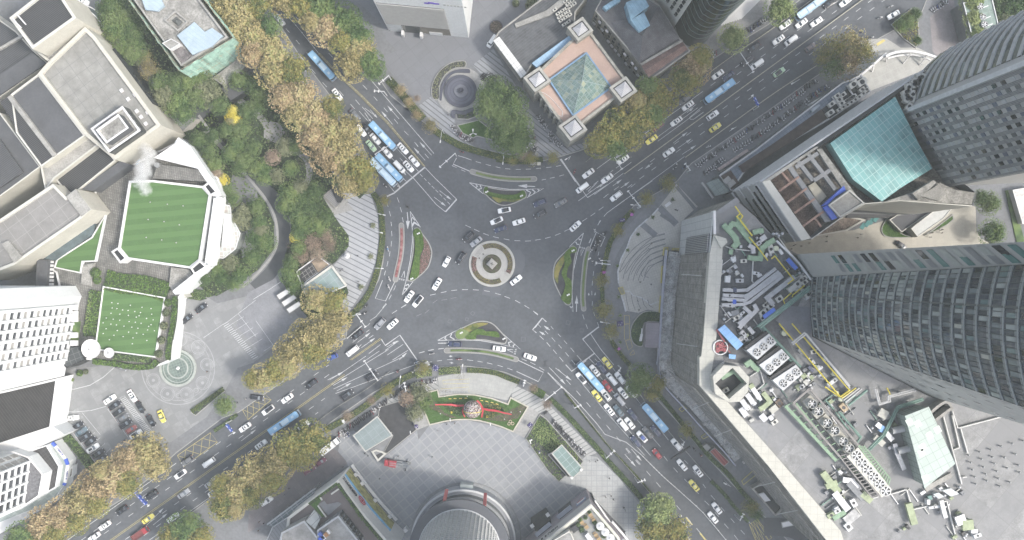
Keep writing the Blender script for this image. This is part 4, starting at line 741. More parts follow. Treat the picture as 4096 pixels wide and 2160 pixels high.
def car_proto(kind,col,roofcol=None,sunroof=False):
 key=(kind,col,roofcol,sunroof)
 if key in PROTO:return PROTO[key]
 L,Wd,zb,zr,bf,rf,rb,bb,st=SPEC[kind]
 nm={'sedan':'parked_car'}.get(kind,kind)
 e=NO('car' if kind!='van' else 'van',None);C.objects.link(e)
 pm=PAINT[col];rm=PAINT[roofcol or col]
 body_loft(L,Wd,st).bd('body',pm,e,smooth=False)
 w=Wd/2*.86;wr=Wd/2*.66;z0=zb-.02
 A,B=(bf,w*.86),(bb,w*.86);
 P={'fl':(bf,w*.80,z0),'fr':(bf,-w*.80,z0),'bl':(bb,w*.84,z0),'br':(bb,-w*.84,z0),'ml':(bf-.35,w,z0),'mr':(bf-.35,-w,z0),'nl':(bb+.35,w,z0),'nr':(bb+.35,-w,z0),'rfl':(rf,wr,zr-.04),'rfr':(rf,-wr,zr-.04),'rbl':(rb,wr,zr-.05),'rbr':(rb,-wr,zr-.05)}
 def q(name,ks,m,parent=e):return MB().add([P[k]for k in ks],[tuple(rg(len(ks)))]).bd(name,m,parent)
 q('windscreen',['fr','fl','rfl','rfr'],c_glass2);q('rear_window',['bl','br','rbr','rbl'],c_glass)
 q('side_window',['fl','ml','nl','bl','rbl','rfl'],c_glass);q('side_window',['br','nr','mr','fr','rfr','rbr'],c_glass)
 cx=(rf+rb)/2;lr=rf-rb
 mb=MB();n=4;g=[]
 for i in rg(n+1):
  for j in rg(n+1):
   u=i/n*2-1;v=j/n*2-1;g.append((cx+u*(lr/2+.06),v*(wr+.04),zr-.05*u*u-.05*v*v))
 mb.add(g,[(i*(n+1)+j,(i+1)*(n+1)+j,(i+1)*(n+1)+j+1,i*(n+1)+j+1)for i in rg(n)for j in rg(n)])
 mb.add([(cx+lr/2+.06,-wr-.04,zr-.1),(cx+lr/2+.06,wr+.04,zr-.1),(cx-lr/2-.06,wr+.04,zr-.1),(cx-lr/2-.06,-wr-.04,zr-.1),(cx+lr/2+.06,-wr-.04,zr-.16),(cx+lr/2+.06,wr+.04,zr-.16),(cx-lr/2-.06,wr+.04,zr-.16),(cx-lr/2-.06,-wr-.04,zr-.16)],[(0,1,5,4),(1,2,6,5),(2,3,7,6),(3,0,4,7)])
 ro=mb.bd('roof',rm,e)
 if sunroof:MB().box((cx+lr*.08,0,zr+.005),(lr*.34 if kind!='suv' else lr*.62,wr*1.25,.02)).bd('sunroof',c_glass,e)
 if kind in('suv',):
  for s in(-1,1):MB().box((cx,s*wr*.98,zr+.02),(lr*.85,.06,.05)).bd('roof_rail',chrome,e)
 if col=='yellow':MB().box((cx+.2,0,zr+.09),(.28,.75,.16),top=(.6,.9)).bd('taxi_sign',lampm,e)
 for s in(-1,1):
  MB().box((bf-.35,s*(Wd/2+.08),zb+.06),(.16,.24,.14)).bd('wing_mirror',pm,e)
  MB().box((L*.468,s*Wd*.33,.70 if kind in('sedan','hatchback')else .84),(.22,.34,.13)).bd('headlight',lampm,e)
  MB().box((-L*.488,s*Wd*.36,.80 if kind in('sedan','hatchback')else .92),(.12,.32,.14)).bd('tail_light',taill,e)
  for fx in(.31,-.30):
   o=MB().tube((L*fx,s*(Wd/2-.2),.32),(L*fx,s*(Wd/2+.005),.32),.32,n=14).bd('wheel',tyre,e)
 PROTO[key]=[e,False];return PROTO[key]
bus_blue=mat('bus_blue',(.16,.34,.56),.4,obj=True,var=.05);bus_roof=mat('bus_roof_blue',(.25,.43,.60),.5,obj=True,var=.07);bus_pale=mat('bus_pale',(.48,.60,.68),.5,obj=True,var=.06)
def bus_proto(L=12.0,pale=False):
 key=('bus',L,pale)
 if key in PROTO:return PROTO[key]
 e=NO('city_bus',None);C.objects.link(e);Wd=2.5;a,b=L/2,Wd/2
 out=[(-a,-b+.15),(-a+.12,-b),(a-.5,-b),(a-.1,-b+.3),(a,-b+.7),(a,b-.7),(a-.1,b-.3),(a-.5,b),(-a+.12,b),(-a,b-.15)]
 MB().pr([Vc((x,y,0))for x,y in out],.35,1.2).bd('body',bus_blue,e)
 MB().pr(ins([Vc((x,y,0))for x,y in out],.02),1.2,2.5).bd('side_window',c_glass,e)
 MB().pr(ins([Vc((x,y,0))for x,y in out],.05),2.5,3.05).bd('roof',bus_pale if pale else bus_roof,e)
 MB().add([(a+.02,-b+.72,1.1),(a+.02,b-.72,1.1),(a-.06,b-.78,2.7),(a-.06,-b+.78,2.7)],[(0,1,2,3)]).bd('windscreen',c_glass2,e)
 MB().ring([Vc(v)for v in[(-a+.25,-b+.2,0),(a-.7,-b+.2,0),(a-.7,b-.2,0),(-a+.25,b-.2,0)]],[Vc(v)for v in[(-a+.4,-b+.35,0),(a-.85,-b+.35,0),(a-.85,b-.35,0),(-a+.4,b-.35,0)]],3.05,3.1).bd('roof_rim',bus_blue,e)
 MB().box((.6,0,3.17),(3.2,1.7,.24),top=(.96,.9)).bd('air_unit',bus_pale,e)
 MB().box((-3.4,0,3.1),(1.0,.9,.1)).bd('roof_hatch',bus_pale,e);MB().box((3.9,0,3.1),(.9,.8,.1)).bd('roof_hatch',bus_pale,e)
 mb=MB()
 for i in rg(4):mb.box((-.9-.0,-.75+.42*i,3.075+.24),(.42,.24,.03));mb.box((-1.35,-.75+.42*i,3.08),(.22,.26,.03))
 mb.bd('fleet_number',mat('roof_lettering',(.04,.06,.10),.6,obj=True),e)
 MB().box((-a-.12,0,.9),(.3,2.2,.5)).bd('bumper',dm,e);MB().box((a+.14,0,.55),(.3,2.3,.35)).bd('bumper',mat('bumper_pale',(.3,.33,.36),.5,obj=True),e)
 for s in(-1,1):
  MB().bar((a-.1,s*(b-.1),2.6),(a+.5,s*(b+.1),2.5),.1,.1).bd('wing_mirror',dm,e)
  for x in(a-2.6,-a+3.2):MB().tube((x,s*(b-.35),.48),(x,s*(b+.01),.48),.48,n=14).bd('wheel',tyre,e)
 PROTO[key]=[e,False];return PROTO[key]
def use(pr,p,ang,lb,cat,group,z=0.0):
 e,used=pr
 o=copy_tree(e)if used else e;pr[1]=True
 o.location=(p.x,p.y,z);o.rotation_euler=(0,0,R(ang));tag(o,lb,cat,group);return o
NWR,NER,SER,SWR='north-west road','north-east road','south-east road','south-west road'
CARS=[('north-west road inbound','a1',[(180,150,-50,'w','c'),(355,490,-50,'k','c'),(612,712,-52,'w','c','s'),(745,865,-50,'g','c'),(832,965,-50,'k','h'),(792,985,-50,'w','c'),(868,1100,-50,'e','c'),(900,1047,-48,'w','c'),(988,1150,-48,'w','c'),(1107,1120,-47,'w','c','s'),(1080,1258,-47,'w','v'),(1150,1255,-48,'w','c','s'),(1193,1215,-48,'w','c')]),('north-east road outbound side','a2',[(1513,870,36,'w','u','s'),(1533,962,36,'y','c'),(1183,1148,36,'w','c')]),('north-east road inbound side','a2',[(1828,355,216,'k','c'),(1777,460,216,'k','u'),(1848,485,216,'w','v'),(1553,562,216,'w','c'),(1632,573,216,'n','c'),(1300,750,216,'g','u'),(1327,797,216,'w','c','s'),(1240,915,216,'w','c','s'),(1097,955,216,'m','c'),(1053,1053,216,'y','c'),(820,1150,216,'s','c'),(837,1203,216,'w','c','s'),(576,1308,216,'w','c'),(717,1347,216,'w','c')]),('north-east road top edge','a3',[(465,25,216,'k','c'),(583,15,216,'w','c'),(130,187,216,'w','c'),(252,175,216,'w','c'),(365,165,216,'w','c'),(80,300,216,'w','c','s'),(172,305,216,'w','v'),(320,357,36,'o','h'),(84,545,36,'e','c','k'),(947,112,210,'w','c')]),('junction right of the roundabout','b2',[(52,315,198,'w','c'),(210,173,203,'n','u'),(212,257,205,'k','u'),(367,172,210,'g','c'),(530,58,217,'w','v'),(785,122,218,'w','u'),(478,348,42,'w','c','s'),(30,755,38,'w','c'),(137,1335,-20,'w','c')]),('junction left of the roundabout','b1',[(1873,228,190,'w','c','k'),(1815,307,203,'w','c','k'),(1845,370,200,'n','c'),(1603,427,220,'k','u'),(1660,465,218,'s','c'),(1545,588,236,'k','u'),(1437,617,241,'w','h'),(1365,785,238,'w','c','s'),(1155,880,235,'w','c','s'),(1220,915,230,'w','u','k'),(935,1085,228,'s','u'),(1030,1087,223,'w','c','s'),(765,1168,218,'k','c'),(727,1290,218,'w','v'),(575,1335,200,'b','h'),(1500,1237,178,'n','u'),(1835,1272,-8,'w','c')]),('hotel driveway','b0',[(1410,1048,37,'k','c'),(1520,965,37,'k','c')]),('inner row of hotel car park','c0',[(868,342,33,'k','c'),(898,390,33,'k','c'),(927,437,33,'g','c'),(950,482,33,'k','u'),(992,522,33,'p','h'),(1025,560,33,'w','c','k')]),('outer row of hotel car park','c0',[(585,497,33,'k','c'),(615,540,33,'t','c'),(645,580,33,'k','u'),(685,613,33,'k','c'),(703,665,33,'w','u','s'),(742,705,33,'k','c'),(770,748,33,'k','c')]),('open hotel forecourt','c0',[(830,297,33,'w','c'),(997,270,-58,'w','c','s'),(1060,357,-60,'k','c'),(1140,458,-58,'k','c'),(1220,425,-68,'y','c'),(545,435,5,'w','c','s'),(910,52,-20,'g','c')]),('south-west road, hotel side','c0',[(1848,508,215,'w','c','s'),(1575,773,215,'w','v'),(1415,760,215,'g','u'),(1360,862,215,'w','c','k'),(1145,1020,215,'k','u'),(920,1135,215,'k','c'),(790,1250,215,'w','c','s'),(710,1335,215,'w','c')]),('south-west road, shop side','c0',[(1590,930,35,'s','c'),(1385,1008,35,'s','c'),(1615,995,35,'w','c','b'),(1117,1198,35,'y','c'),(1305,1190,35,'w','c')]),('south-west road near roundabout','c1',[(10,283,-8,'k','u'),(235,290,216,'w','c'),(90,378,216,'w','u','k'),(417,182,216,'k','c'),(690,262,36,'k','u'),(875,120,36,'k','u'),(1262,50,36,'s','u'),(360,495,36,'w','c'),(38,638,36,'w','c','s')]),('shop street below autumn trees','c1',[(82,1062,33,'w','u'),(490,767,33,'m','h'),(405,828,33,'m','u')]),('south-east road queue','c2',[(522,137,130,'w','c','k'),(625,80,130,'w','c','s'),(675,57,130,'n','u'),(718,22,128,'y','c'),(752,143,130,'w','v'),(815,135,130,'w','u'),(718,195,128,'r','c'),(640,270,128,'y','c'),(708,263,128,'w','u','s'),(812,297,130,'s','v'),(838,248,130,'w','c','s'),(903,237,130,'w','u'),(733,375,130,'w','c','s'),(805,383,130,'t','c'),(910,412,130,'n','u'),(835,485,130,'w','v'),(888,477,130,'w','c'),(935,613,132,'n','u'),(980,578,132,'w','c','b'),(1025,547,132,'g','c'),(1085,535,132,'n','u'),(1240,637,130,'w','u'),(1093,708,130,'r','h'),(1283,792,130,'w','c'),(1403,838,128,'w','c','s'),(1373,947,130,'y','c'),(1545,1118,128,'w','c'),(1515,1188,130,'w','c')]),('sunny pedestrian street','b3',[(1003,492,-35,'k','h')]),]
from collections import defaultdict
allc=[];CC=dict(w='white',k='black',s='silver',g='grey',n='navy',y='yellow',r='red',b='blue',e='green',m='maroon',o='brown',p='pale red',t='teal')
for zone,t,lst in CARS:
 for c_ in lst:
  x,y,a=c_[:3];col=CC[c_[3]];kind=dict(c='sedan',u='suv',v='van',h='hatchback')[c_[4]];ex=c_[5]if len(c_)>5 else ''
  p=W(t,x,y,.7);allc.append([zone,p,a,col,kind,ex])
by=defaultdict(list)
for c_ in allc:by[(c_[0],c_[3])].append(c_)
for(zone,col),lst in by.items():
 lst.sort(key=lambda q:q[1].length)
 for i,(z_,p,a,_,kind,ex)in en(lst):
  kn={'sedan':'saloon car','suv':'tall car','van':'small van','hatchback':'small hatchback'}[kind]
  if col=='yellow':kn='taxi'
  extra=' with black roof' if 'k' in ex else ' with blue roof' if 'b' in ex else ' with dark sunroof' if 's' in ex else ''
  lab=f"{col} {kn}{extra}, {zone}"
  if len(lst)>1:lab+=f", {ORD[i]} {col} from the centre"
  else:lab+=f", the only {col} one"
  pr=car_proto(kind,col,'black' if 'k' in ex else 'blue' if 'b' in ex else None,'s' in ex)
  use(pr,p,a,lab,'taxi' if col=='yellow' else 'van' if kind=='van' else 'car','cars in '+zone if 'car park' in zone else 'cars on '+zone,.137 if any(w in zone for w in('hotel','shop street','pedestrian'))and 'side' not in zone else 0.0)
for t,x,y,a,pale,lab in[('a1',500,497,-48,False,'blue bus alone on the north-west road near the top'),('a1',957,1025,-47,False,'blue bus behind the stop line queue, upper one beside the golden trees'),('d1',290,492,-46,False,'blue bus at the stop line of the north-west road'),('d1',195,560,-46,True,'pale blue bus half hidden under the golden trees'),('a2',1563,690,216,False,'blue bus on the north-east road next to the old buildings'),('a3',322,58,216,True,'light blue bus at the top edge of the north-east road'),('c1',213,470,34,False,'blue bus on the south-west road'),('c2',590,123,131,False,'blue bus at the head of the south-east queue'),('c2',1075,432,131,False,'blue bus in the right lane of the south-east road behind the tree')]:
 use(bus_proto(12.3,pale),W(t,x,y,1.6),a,lab,'bus','blue city buses')
def truck(lb,p,ang,cab,deck,L=7.0,box=None,z=0):
 e=th('truck',lb,'truck',(p.x,p.y,z),R(ang));a=L/2
 MB().box((a-.9,0,1.35),(1.7,2.3,1.9),top=(.8,.92)).bd('cab',cab,e);MB().add([(a-.02,-.9,1.2),(a-.02,.9,1.2),(a-.2,.85,2.0),(a-.2,-.85,2.0)],[(0,1,2,3)]).bd('windscreen',c_glass2,e)
 MB().box((-.8,0,.85),(L-1.9,2.2,.35)).bd('chassis',dm,e)
 if deck:
  q=[Vc(v)for v in[(-a,-1.15,0),(a-2.0,-1.15,0),(a-2.0,1.15,0),(-a,1.15,0)]]
  MB().ring(q,ins(q,.12),1.0,1.6).pr(ins(q,.12),1.0,1.1).bd('load_bed',deck,e)
 for s in(-1,1):
  for x in(a-1.1,-a+1.3):MB().tube((x,s*.85,.48),(x,s*1.16,.48),.48,n=14).bd('wheel',tyre,e)
  MB().box((a-.03,s*.8,.8),(.1,.3,.2)).bd('headlight',lampm,e)
 return e
truck('red pickup truck with open dark red bed at the bottom of the south-west road',W('c0',1058,1310,1),35,PAINT['red'],mat('rust_red',(.16,.05,.05),.7,obj=True),6.6)
e=truck('white box truck by the scooters at the end of the golden trees',W('c1',560,650,1),38,PAINT['white'],None,8.0,z=.137)
MB().box((-.9,0,2.0),(5.6,2.3,2.0)).bd('cargo_box',PAINT['white'],e);MB().box((.2,0,3.04),(.9,1.4,.1)).bd('hatch',kb,e)
use(car_proto('van','white'),W('a1',1780,312,.7),236,'white van with a glass roof panel parked below the grey roofed hall, north plaza','van',None,.137)
use(car_proto('sedan','white',None,True),W('a0',625,10,.7),-20,'white saloon car at the top edge behind the museum','car',None,.137)
e=truck('red fire engine with folded grey ladder platform on the tiled south plaza',W('c1',1067,782,1),172,PAINT['red'],None,9.4,z=.15)
MB().box((1.6,0,1.7),(2.6,2.3,1.7)).bd('crew_cab',PAINT['red'],e);MB().box((-1.6,0,1.15),(5.6,2.2,.5)).bd('deck',slv,e)
lad=MB()
for s in(-.45,.45):lad.bar((-4.6,s,2.4),(2.6,s,2.6),.12,.3)
for i in rg(16):lad.bar((-4.5+.46*i,-.45,2.4+.013*i),(-4.5+.46*i,.45,2.4+.013*i),.08,.08)
lad.bd('ladder',slv,e);MB().tube((-1,0,1.4),(-1,0,2.2),.8,n=16).bd('turntable',gym,e)
for sx,sy in((-3.6,1),(-3.6,-1),(1.2,1),(1.2,-1)):MB().box((sx,sy*1.5,.6),(.25,.9,.2)).box((sx,sy*1.9,.2),(.5,.5,.25)).bd('outrigger',slv,e)
mb=MB();mb.box((-3.2,-.8,2.0),(1.4,.3,.5));mb.box((-2.4,.85,1.8),(2.4,.2,.5));mb.box((-4.3,0,2.75),(.9,1.5,.7));mb.bd('platform_basket',gym,e)
sc_mats=[mat('scooter_white',(.7,.7,.72),.4,obj=True),mat('scooter_black',(.03,.03,.035),.5,obj=True),mat('scooter_red',(.3,.04,.06),.4,obj=True),mat('scooter_blue',(.06,.10,.28),.4,obj=True),mat('scooter_grey',(.14,.15,.16),.4,obj=True)]
seatm=mat('scooter_seat',(.05,.045,.05),.7,obj=True)
SCM=[]
for bm_ in sc_mats:
 mb=MB()
 mb.box((-.05,0,.36),(.62,.30,.12),mi=0).box((-.52,0,.58),(.66,.30,.30),mi=0,top=(.85,.8)).box((.46,0,.62),(.16,.38,.62),mi=0,top=(.5,.8)).box((.62,0,.40),(.44,.20,.10),mi=0)
 mb.box((-.42,0,.79),(.80,.28,.12),mi=1,top=(.9,.85));mb.box((-.86,0,.86),(.30,.34,.26),mi=0,top=(.85,.85))
 mb.tube((.68,-.05,.25),(.68,.05,.25),.25,n=12,mi=1).tube((-.62,-.06,.25),(-.62,.06,.25),.25,n=12,mi=1)
 mb.bar((.40,-.34,1.02),(.40,.34,1.02),.05,.05,mi=1).tube((.52,0,.6),(.40,0,1.02),.04,n=6,mi=1).box((.44,.36,1.14),(.03,.14,.09),mi=1).box((.44,-.36,1.14),(.03,.14,.09),mi=1)
 o=mb.bd('proto',[bm_,seatm]);SCM.append(o.data);bpy.data.objects.remove(o)
CN=['white','black','red','blue','grey']
NSC=[0]
def scooter(p,ang,ci,lb,group,z=0.137):
 o=NO('motor_scooter',SCM[ci]);C.objects.link(o);o.location=(p.x,p.y,z);o.rotation_euler=(0,0,ang);tag(o,lb,'scooter',group);NSC[0]+=1;return o
def screw(t,pts,step,rel,where,z=.137,wts=(9,3,.5,.8,3)):
 P=WP(t,pts,.137);acc=0;no=0
 for a,b in zip(P,P[1:]):
  d=b-a;L=d.length;th=mt.atan2(d.y,d.x)+R(rel);u=d.normalized();s=step-acc
  while s<L:
   no+=1
   p=a+u*s;p+=Vc((-u.y,u.x,0))*rd.uniform(-.4,.4);ci=rd.choices(rg(5),wts)[0]
   scooter(p,th+rd.uniform(-.4,.4),ci,f"{CN[ci]} motor scooter, {no}{'th' if 3 < no%100 < 21 or not 0 < no%10 < 4 else ['st','nd','rd'][no%10-1]} in the row {where}",'scooters '+where,z);s+=step*rd.uniform(.9,1.12)
  acc=L-(s-step);acc=max(0,acc)if acc<step else 0
screw('a2',[(1375,1262),(1931,868),(2290,608)],.92,78,'on the road side of the north-east pavement')
screw('a2',[(1655,1150),(1931,960),(2380,640)],.98,78,'on the wall side of the north-east pavement')
screw('a2',[(1435,1322),(1600,1195)],.85,78,'nearest the east plaza')
screw('a2',[(1765,240),(1931,140)],.8,85,'on the sunny pavement by the dark glass tower');screw('a2',[(1475,428),(1550,385)],.8,85,'under the corner of the dark glass tower')
screw('a3',[(1222,95),(1340,10)],.75,85,'on the reddish paving at the top right')
screw('a2',[(180,862),(262,962)],.75,90,'left of the peach-roofed building, upper');screw('a2',[(272,992),(365,1108)],.75,90,'left of the peach-roofed building, lower');screw('a2',[(150,965),(185,1140),(100,1140)],.75,90,'beside the camphor trees')
screw('a1',[(1492,935),(1500,990),(1580,1040),(1650,1070)],.75,80,'round the lawn with the bird sculpture')
screw('a1',[(1690,570),(1760,565),(1830,600)],.6,60,'in the dark cluster by the fountain steps',wts=(1,8,0,1,1));screw('a1',[(1700,600),(1780,600)],.6,60,'lower part of the cluster by the fountain steps',wts=(1,8,0,1,1))
screw('c1',[(612,560),(720,495),(850,400),(1000,300)],.70,82,'along the stepped kerb left of the glass canopy',wts=(3,7,.6,.3,1));screw('c1',[(1010,275),(1110,215),(1230,172),(1362,150)],.75,82,'above the path to the lawn',wts=(5,6,.2,.3,1))
screw('c2',[(300,450),(400,570),(545,715)],.72,-80,'right of the shrub bed of the south plaza',wts=(3,6,.2,.4,1))
screw('c1',[(660,575),(700,535)],.6,70,'above the white box truck')
skin=mat('skin',(.42,.28,.21),.6,obj=True);hairm=mat('hair',(.02,.018,.016),.6,obj=True)
def pme(pose,top,bot):
 if pose=='walk':
  J={'pel':(0,0,.95,.13,.16),'sp':(0,0,1.18,.11,.14),'ch':(0,0,1.38,.12,.18),'nk':(0.01,0,1.50,.055,.055),'hd':(.03,0,1.64,.095,.08),'hl':(0,.10,.90,.09,.09),'kl':(.20,.10,.50,.06,.06),'al':(.18,.10,.09,.04,.04),'tl':(.34,.10,.04,.04,.03),'hr':(0,-.10,.90,.09,.09),'kr':(-.08,-.10,.50,.06,.06),'ar':(-.32,-.10,.16,.04,.04),'tr':(-.22,-.10,.05,.04,.03),'sl':(0,.20,1.40,.06,.06),'el':(-.14,.25,1.12,.045,.045),'wl':(-.05,.26,.90,.03,.03),'dl':(0,.26,.82,.035,.02),'sr':(0,-.20,1.40,.06,.06),'er':(.10,-.25,1.12,.045,.045),'wr':(.26,-.25,.95,.03,.03),'dr':(.31,-.25,.89,.035,.02)}
 else:
  J={'pel':(-.1,0,.88,.14,.17),'sp':(-.06,0,1.10,.11,.14),'ch':(.02,0,1.30,.12,.18),'nk':(.06,0,1.42,.055,.055),'hd':(.09,0,1.56,.12,.12),'hl':(-.05,.12,.86,.09,.09),'kl':(.36,.17,.80,.06,.06),'al':(.28,.15,.45,.04,.04),'tl':(.42,.15,.41,.04,.03),'hr':(-.05,-.12,.86,.09,.09),'kr':(.36,-.17,.80,.06,.06),'ar':(.28,-.15,.45,.04,.04),'tr':(.42,-.15,.41,.04,.03),'sl':(.02,.20,1.32,.06,.06),'el':(.18,.29,1.10,.045,.045),'wl':(.36,.28,1.06,.03,.03),'dl':(.43,.27,1.05,.03,.02),'sr':(.02,-.20,1.32,.06,.06),'er':(.18,-.29,1.10,.045,.045),'wr':(.36,-.28,1.06,.03,.03),'dr':(.43,-.27,1.05,.03,.02)}
 E=['pel sp','sp ch','ch nk','nk hd','pel hl','hl kl','kl al','al tl','pel hr','hr kr','kr ar','ar tr','ch sl','sl el','el wl','wl dl','ch sr','sr er','er wr','wr dr']
 ks=list(J);me=bpy.data.meshes.new('person');me.from_pydata([J[k][:3]for k in ks],[tuple(ks.index(q)for q in e_.split())for e_ in E],[])
 o=NO('tmp',me);C.objects.link(o);o.modifiers.new('s','SKIN');
 for i,k in en(ks):me.skin_vertices[0].data[i].radius=J[k][3:5];me.skin_vertices[0].data[i].use_root=(i==0)
 ss=o.modifiers.new('u','SUBSURF');ss.levels=1;ss.render_levels=1
 dg=bpy.context.evaluated_depsgraph_get();dg.update();m2=bpy.data.meshes.new_from_object(o.evaluated_get(dg));bpy.data.objects.remove(o)
 m2.materials.clear();[m2.materials.append(m)for m in(skin,top,bot)]
 hz=.92 if pose=='walk' else .9
 for f in m2.polygons:
  c_=f.center;f.use_smooth=True
  arm=abs(c_.y)>.225
  f.material_index=0 if(c_.z>(1.49 if pose=='walk' else 1.42)or(abs(c_.y)>.2 and pose=='walk' and c_.z<.93 and c_.z>.78))else(1 if c_.z>hz or(arm and pose!='walk' and c_.z>1.0)else 2)
 return m2
hm=MB().ball((.02,0,1.67),.115,10,6,sz=1.05,half=False);hh=hm.bd('hair',hairm);HAIR=hh.data;bpy.data.objects.remove(hh)
helm=[]
for nm_,c_ in[('white',(.6,.6,.6)),('black',(.03,.03,.03)),('blue',(.15,.35,.6)),('red',(.4,.05,.05))]:
 x_=MB().ball((.09,0,1.60),.155,12,7).bd('helmet',mat('helmet_'+nm_,c_,.35,obj=True));helm.append(x_.data);bpy.data.objects.remove(x_)
cl=lambda n,c_:mat('cloth_'+n,c_,.85,obj=True)
WALK=[pme('walk',cl(a_,ca),cl(b_,cb))for a_,ca,b_,cb in[('black',(.025,.025,.03),'dark',(.03,.03,.04)),('white',(.6,.6,.6),'jeans',(.05,.07,.13)),('navy',(.03,.045,.09),'dark',(.03,.03,.04)),('brown',(.2,.14,.09),'dark',(.03,.03,.04))]]
WN=['black coat','white jacket','navy jacket','brown coat']
SIT=[pme('sit',cl(a_,ca),cl(b_,cb))for a_,ca,b_,cb in[('black',(.025,.025,.03),'dark',(.03,.03,.04)),('white',(.6,.6,.6),'dark',(.03,.03,.04)),('blue',(.12,.3,.6),'dark',(.03,.03,.04)),('red',(.4,.06,.06),'dark',(.03,.03,.04))]]
SN=['black jacket','white jacket','blue jacket','red jacket']
def ped(t,x,y,ci,where,ang=None,z=.14):
 p=W(t,x,y,z);o=NO('person',WALK[ci]);C.objects.link(o);o.location=(p.x,p.y,z);o.rotation_euler=(0,0,rd.random()*6.28 if ang is None else R(ang))
 tag(o,f"pedestrian in {WN[ci]} walking {where}",'person');h_=NO('hair',HAIR);C.objects.link(h_);h_.parent=o
def rider(t,x,y,ang,ci,si,where,z=0.0):
 p=W(t,x,y,z);th=R(ang);scooter(p,th,si,f"{CN[si]} motor scooter being ridden {where}",None,z)
 o=NO('person',SIT[ci]);C.objects.link(o);o.location=(p.x-.22*cos(th),p.y-.22*sin(th),z);o.rotation_euler=(0,0,th);tag(o,f"scooter rider in {SN[ci]} {where}",'person')
 h_=NO('helmet',helm[[1,0,2,3][ci]]if rd.random()<.5 else helm[0]);C.objects.link(h_);h_.parent=o
for a_ in[('d6',275,445,-80,2,0,'down the west bicycle lane beside the kerb hedge'),('d6',300,895,-70,1,0,'beside the end of the red divider'),('d6',290,1015,-70,1,0,'into the waiting box of the west lane'),('b1',833,950,40,0,1,'at the lower end of the west kerb'),('b1',825,1003,40,1,1,'near the gantry on the west bend'),('d1',235,770,-45,0,0,'before the pale bus'),('d1',435,778,-45,1,0,'ahead of the blue bus at the stop line'),('d1',268,962,-60,1,1,'just past the stop line'),('d1',570,1085,-50,0,1,'alone in the north-west junction'),('d2',1875,485,250,3,2,'across the stop line of the north bicycle lane'),('d2',170,180,160,0,2,'by the kerb at the top of the north bend'),('d5',190,657,10,0,0,'left end of the south divider'),('d5',595,738,5,3,2,'below the south divider'),('c1',1215,15,20,2,0,'beside the silver car on the south kerb'),('c1',1185,85,90,1,1,'near the south kerb hedge'),('c1',1070,85,40,3,1,'between gantry and south kerb'),('a3',915,55,200,1,0,'at the top right junction, upper'),('a3',835,140,200,1,0,'at the top right junction, lower'),('a3',700,247,200,1,3,'beyond the big tree crown'),('a1',1145,828,-40,0,1,'beside the brownish hedge'),('c2',1605,928,130,1,4,'on the divider path right of the south-east road'),('c2',1370,668,130,0,1,'beside the black traffic-sign gantry'),('c2',1422,715,130,3,1,'left of the red shed roof'),('c2',255,395,40,0,1,'at the corner of the shrub bed'),('a3',770,290,200,1,0,'between the tree and yellow plates'),('a2',1475,1110,200,1,0,'on the scooter pavement lane, upper'),('a2',1240,1240,30,1,1,'at the plaza corner, left'),('a2',1228,1268,30,0,0,'at the plaza corner, lower left'),('a2',1300,1262,30,0,3,'at the plaza corner, right'),('a2',1185,1318,30,0,1,'on the bicycle lane below the plaza corner')]:rider(*a_)
for i,(x,y)in en([(970,622),(925,650),(945,680),(980,690),(905,725),(945,745),(870,795),(855,825),(915,825),(968,955),(862,995),(1025,582),(1060,582)]):
 rider('d3',x,y,rd.choice([75,85,95,60]),rd.choice([0,1,0,1]),rd.choice([0,1,4]),f"waiting in the east bicycle box, {ORD[i]} from the top")
for i,(x,y)in en([(770,572),(640,686),(655,672),(775,767),(740,963),(710,995),(690,870)]):ped('b1',x,y,[0,0,2,0,1,0,3][i],f"on the striped west plaza, {ORD[i]} from the top")
for i,(t,x,y)in en([('b2',1230,225),('b2',1243,230),('b2',1020,520),('b2',1032,520),('b2',965,770),('b2',948,915),('b2',1047,787),('b2',1050,480),('b2',955,980)]):ped(t,x,y,[0,2,1,1,0,1,2,3,0][i],f"on the east plaza, {ORD[i]} from the top")
for i,(t,x,y)in en([('c1',1440,480),('c1',1275,405),('c1',1500,473),('c1',1373,530),('c1',825,700),('c1',847,718),('c1',1075,722),('c1',1330,728),('c1',1130,825),('c1',935,890),('c1',253,963),('c1',220,1010),('c1',660,803),('c1',30,1215),('c1',65,1225),('c1',25,1280)]):ped(t,x,y,[0,0,3,1,0,2,0,2,0,0,0,2,0,3,0,3][i],f"near the south plaza, {ORD[i]} from lawn to street",z=.15)
for i,(x,y)in en([(733,888),(703,1028),(745,1020),(763,1048),(840,1108),(850,1130),(848,1285),(628,762),(642,752),(1005,1300),(1030,1335),(130,650),(585,760)]):ped('c2',x,y,[0,0,0,0,0,1,2,0,0,3,1,0,1][i],f"right of the brown shop front, {ORD[i]} one",z=.15)
for i,(x,y)in en([(435,426),(433,463),(667,436),(697,410),(245,498),(200,486),(185,495),(125,468),(305,475),(1290,380),(1300,400),(1215,432),(1228,400),(1305,375),(170,520)]):ped('b3',x,y,[0,1,0,1,0,0,0,2,3,0,0,1,0,2,0][i],f"in the sunlit pedestrian street, {ORD[i]} one")
ped('c0',948,600,0,'across the hotel car park');ped('a2',285,1068,0,'on the stripes left of the peach-roofed building');ped('a2',390,1150,3,'below the peach-roofed building');ped('a1',1450,870,0,'at the edge of the fountain');ped('b1',1685,590,0,'on the roundabout ring path, left',z=.28);ped('b1',1715,560,0,'on the roundabout ring path, upper',z=.28)
ped('c0',1570,85,3,'by the forecourt fountain');ped('c0',1795,320,0,'at the small tree on the forecourt');ped('c0',1860,290,1,'beside the yellow hatched box')
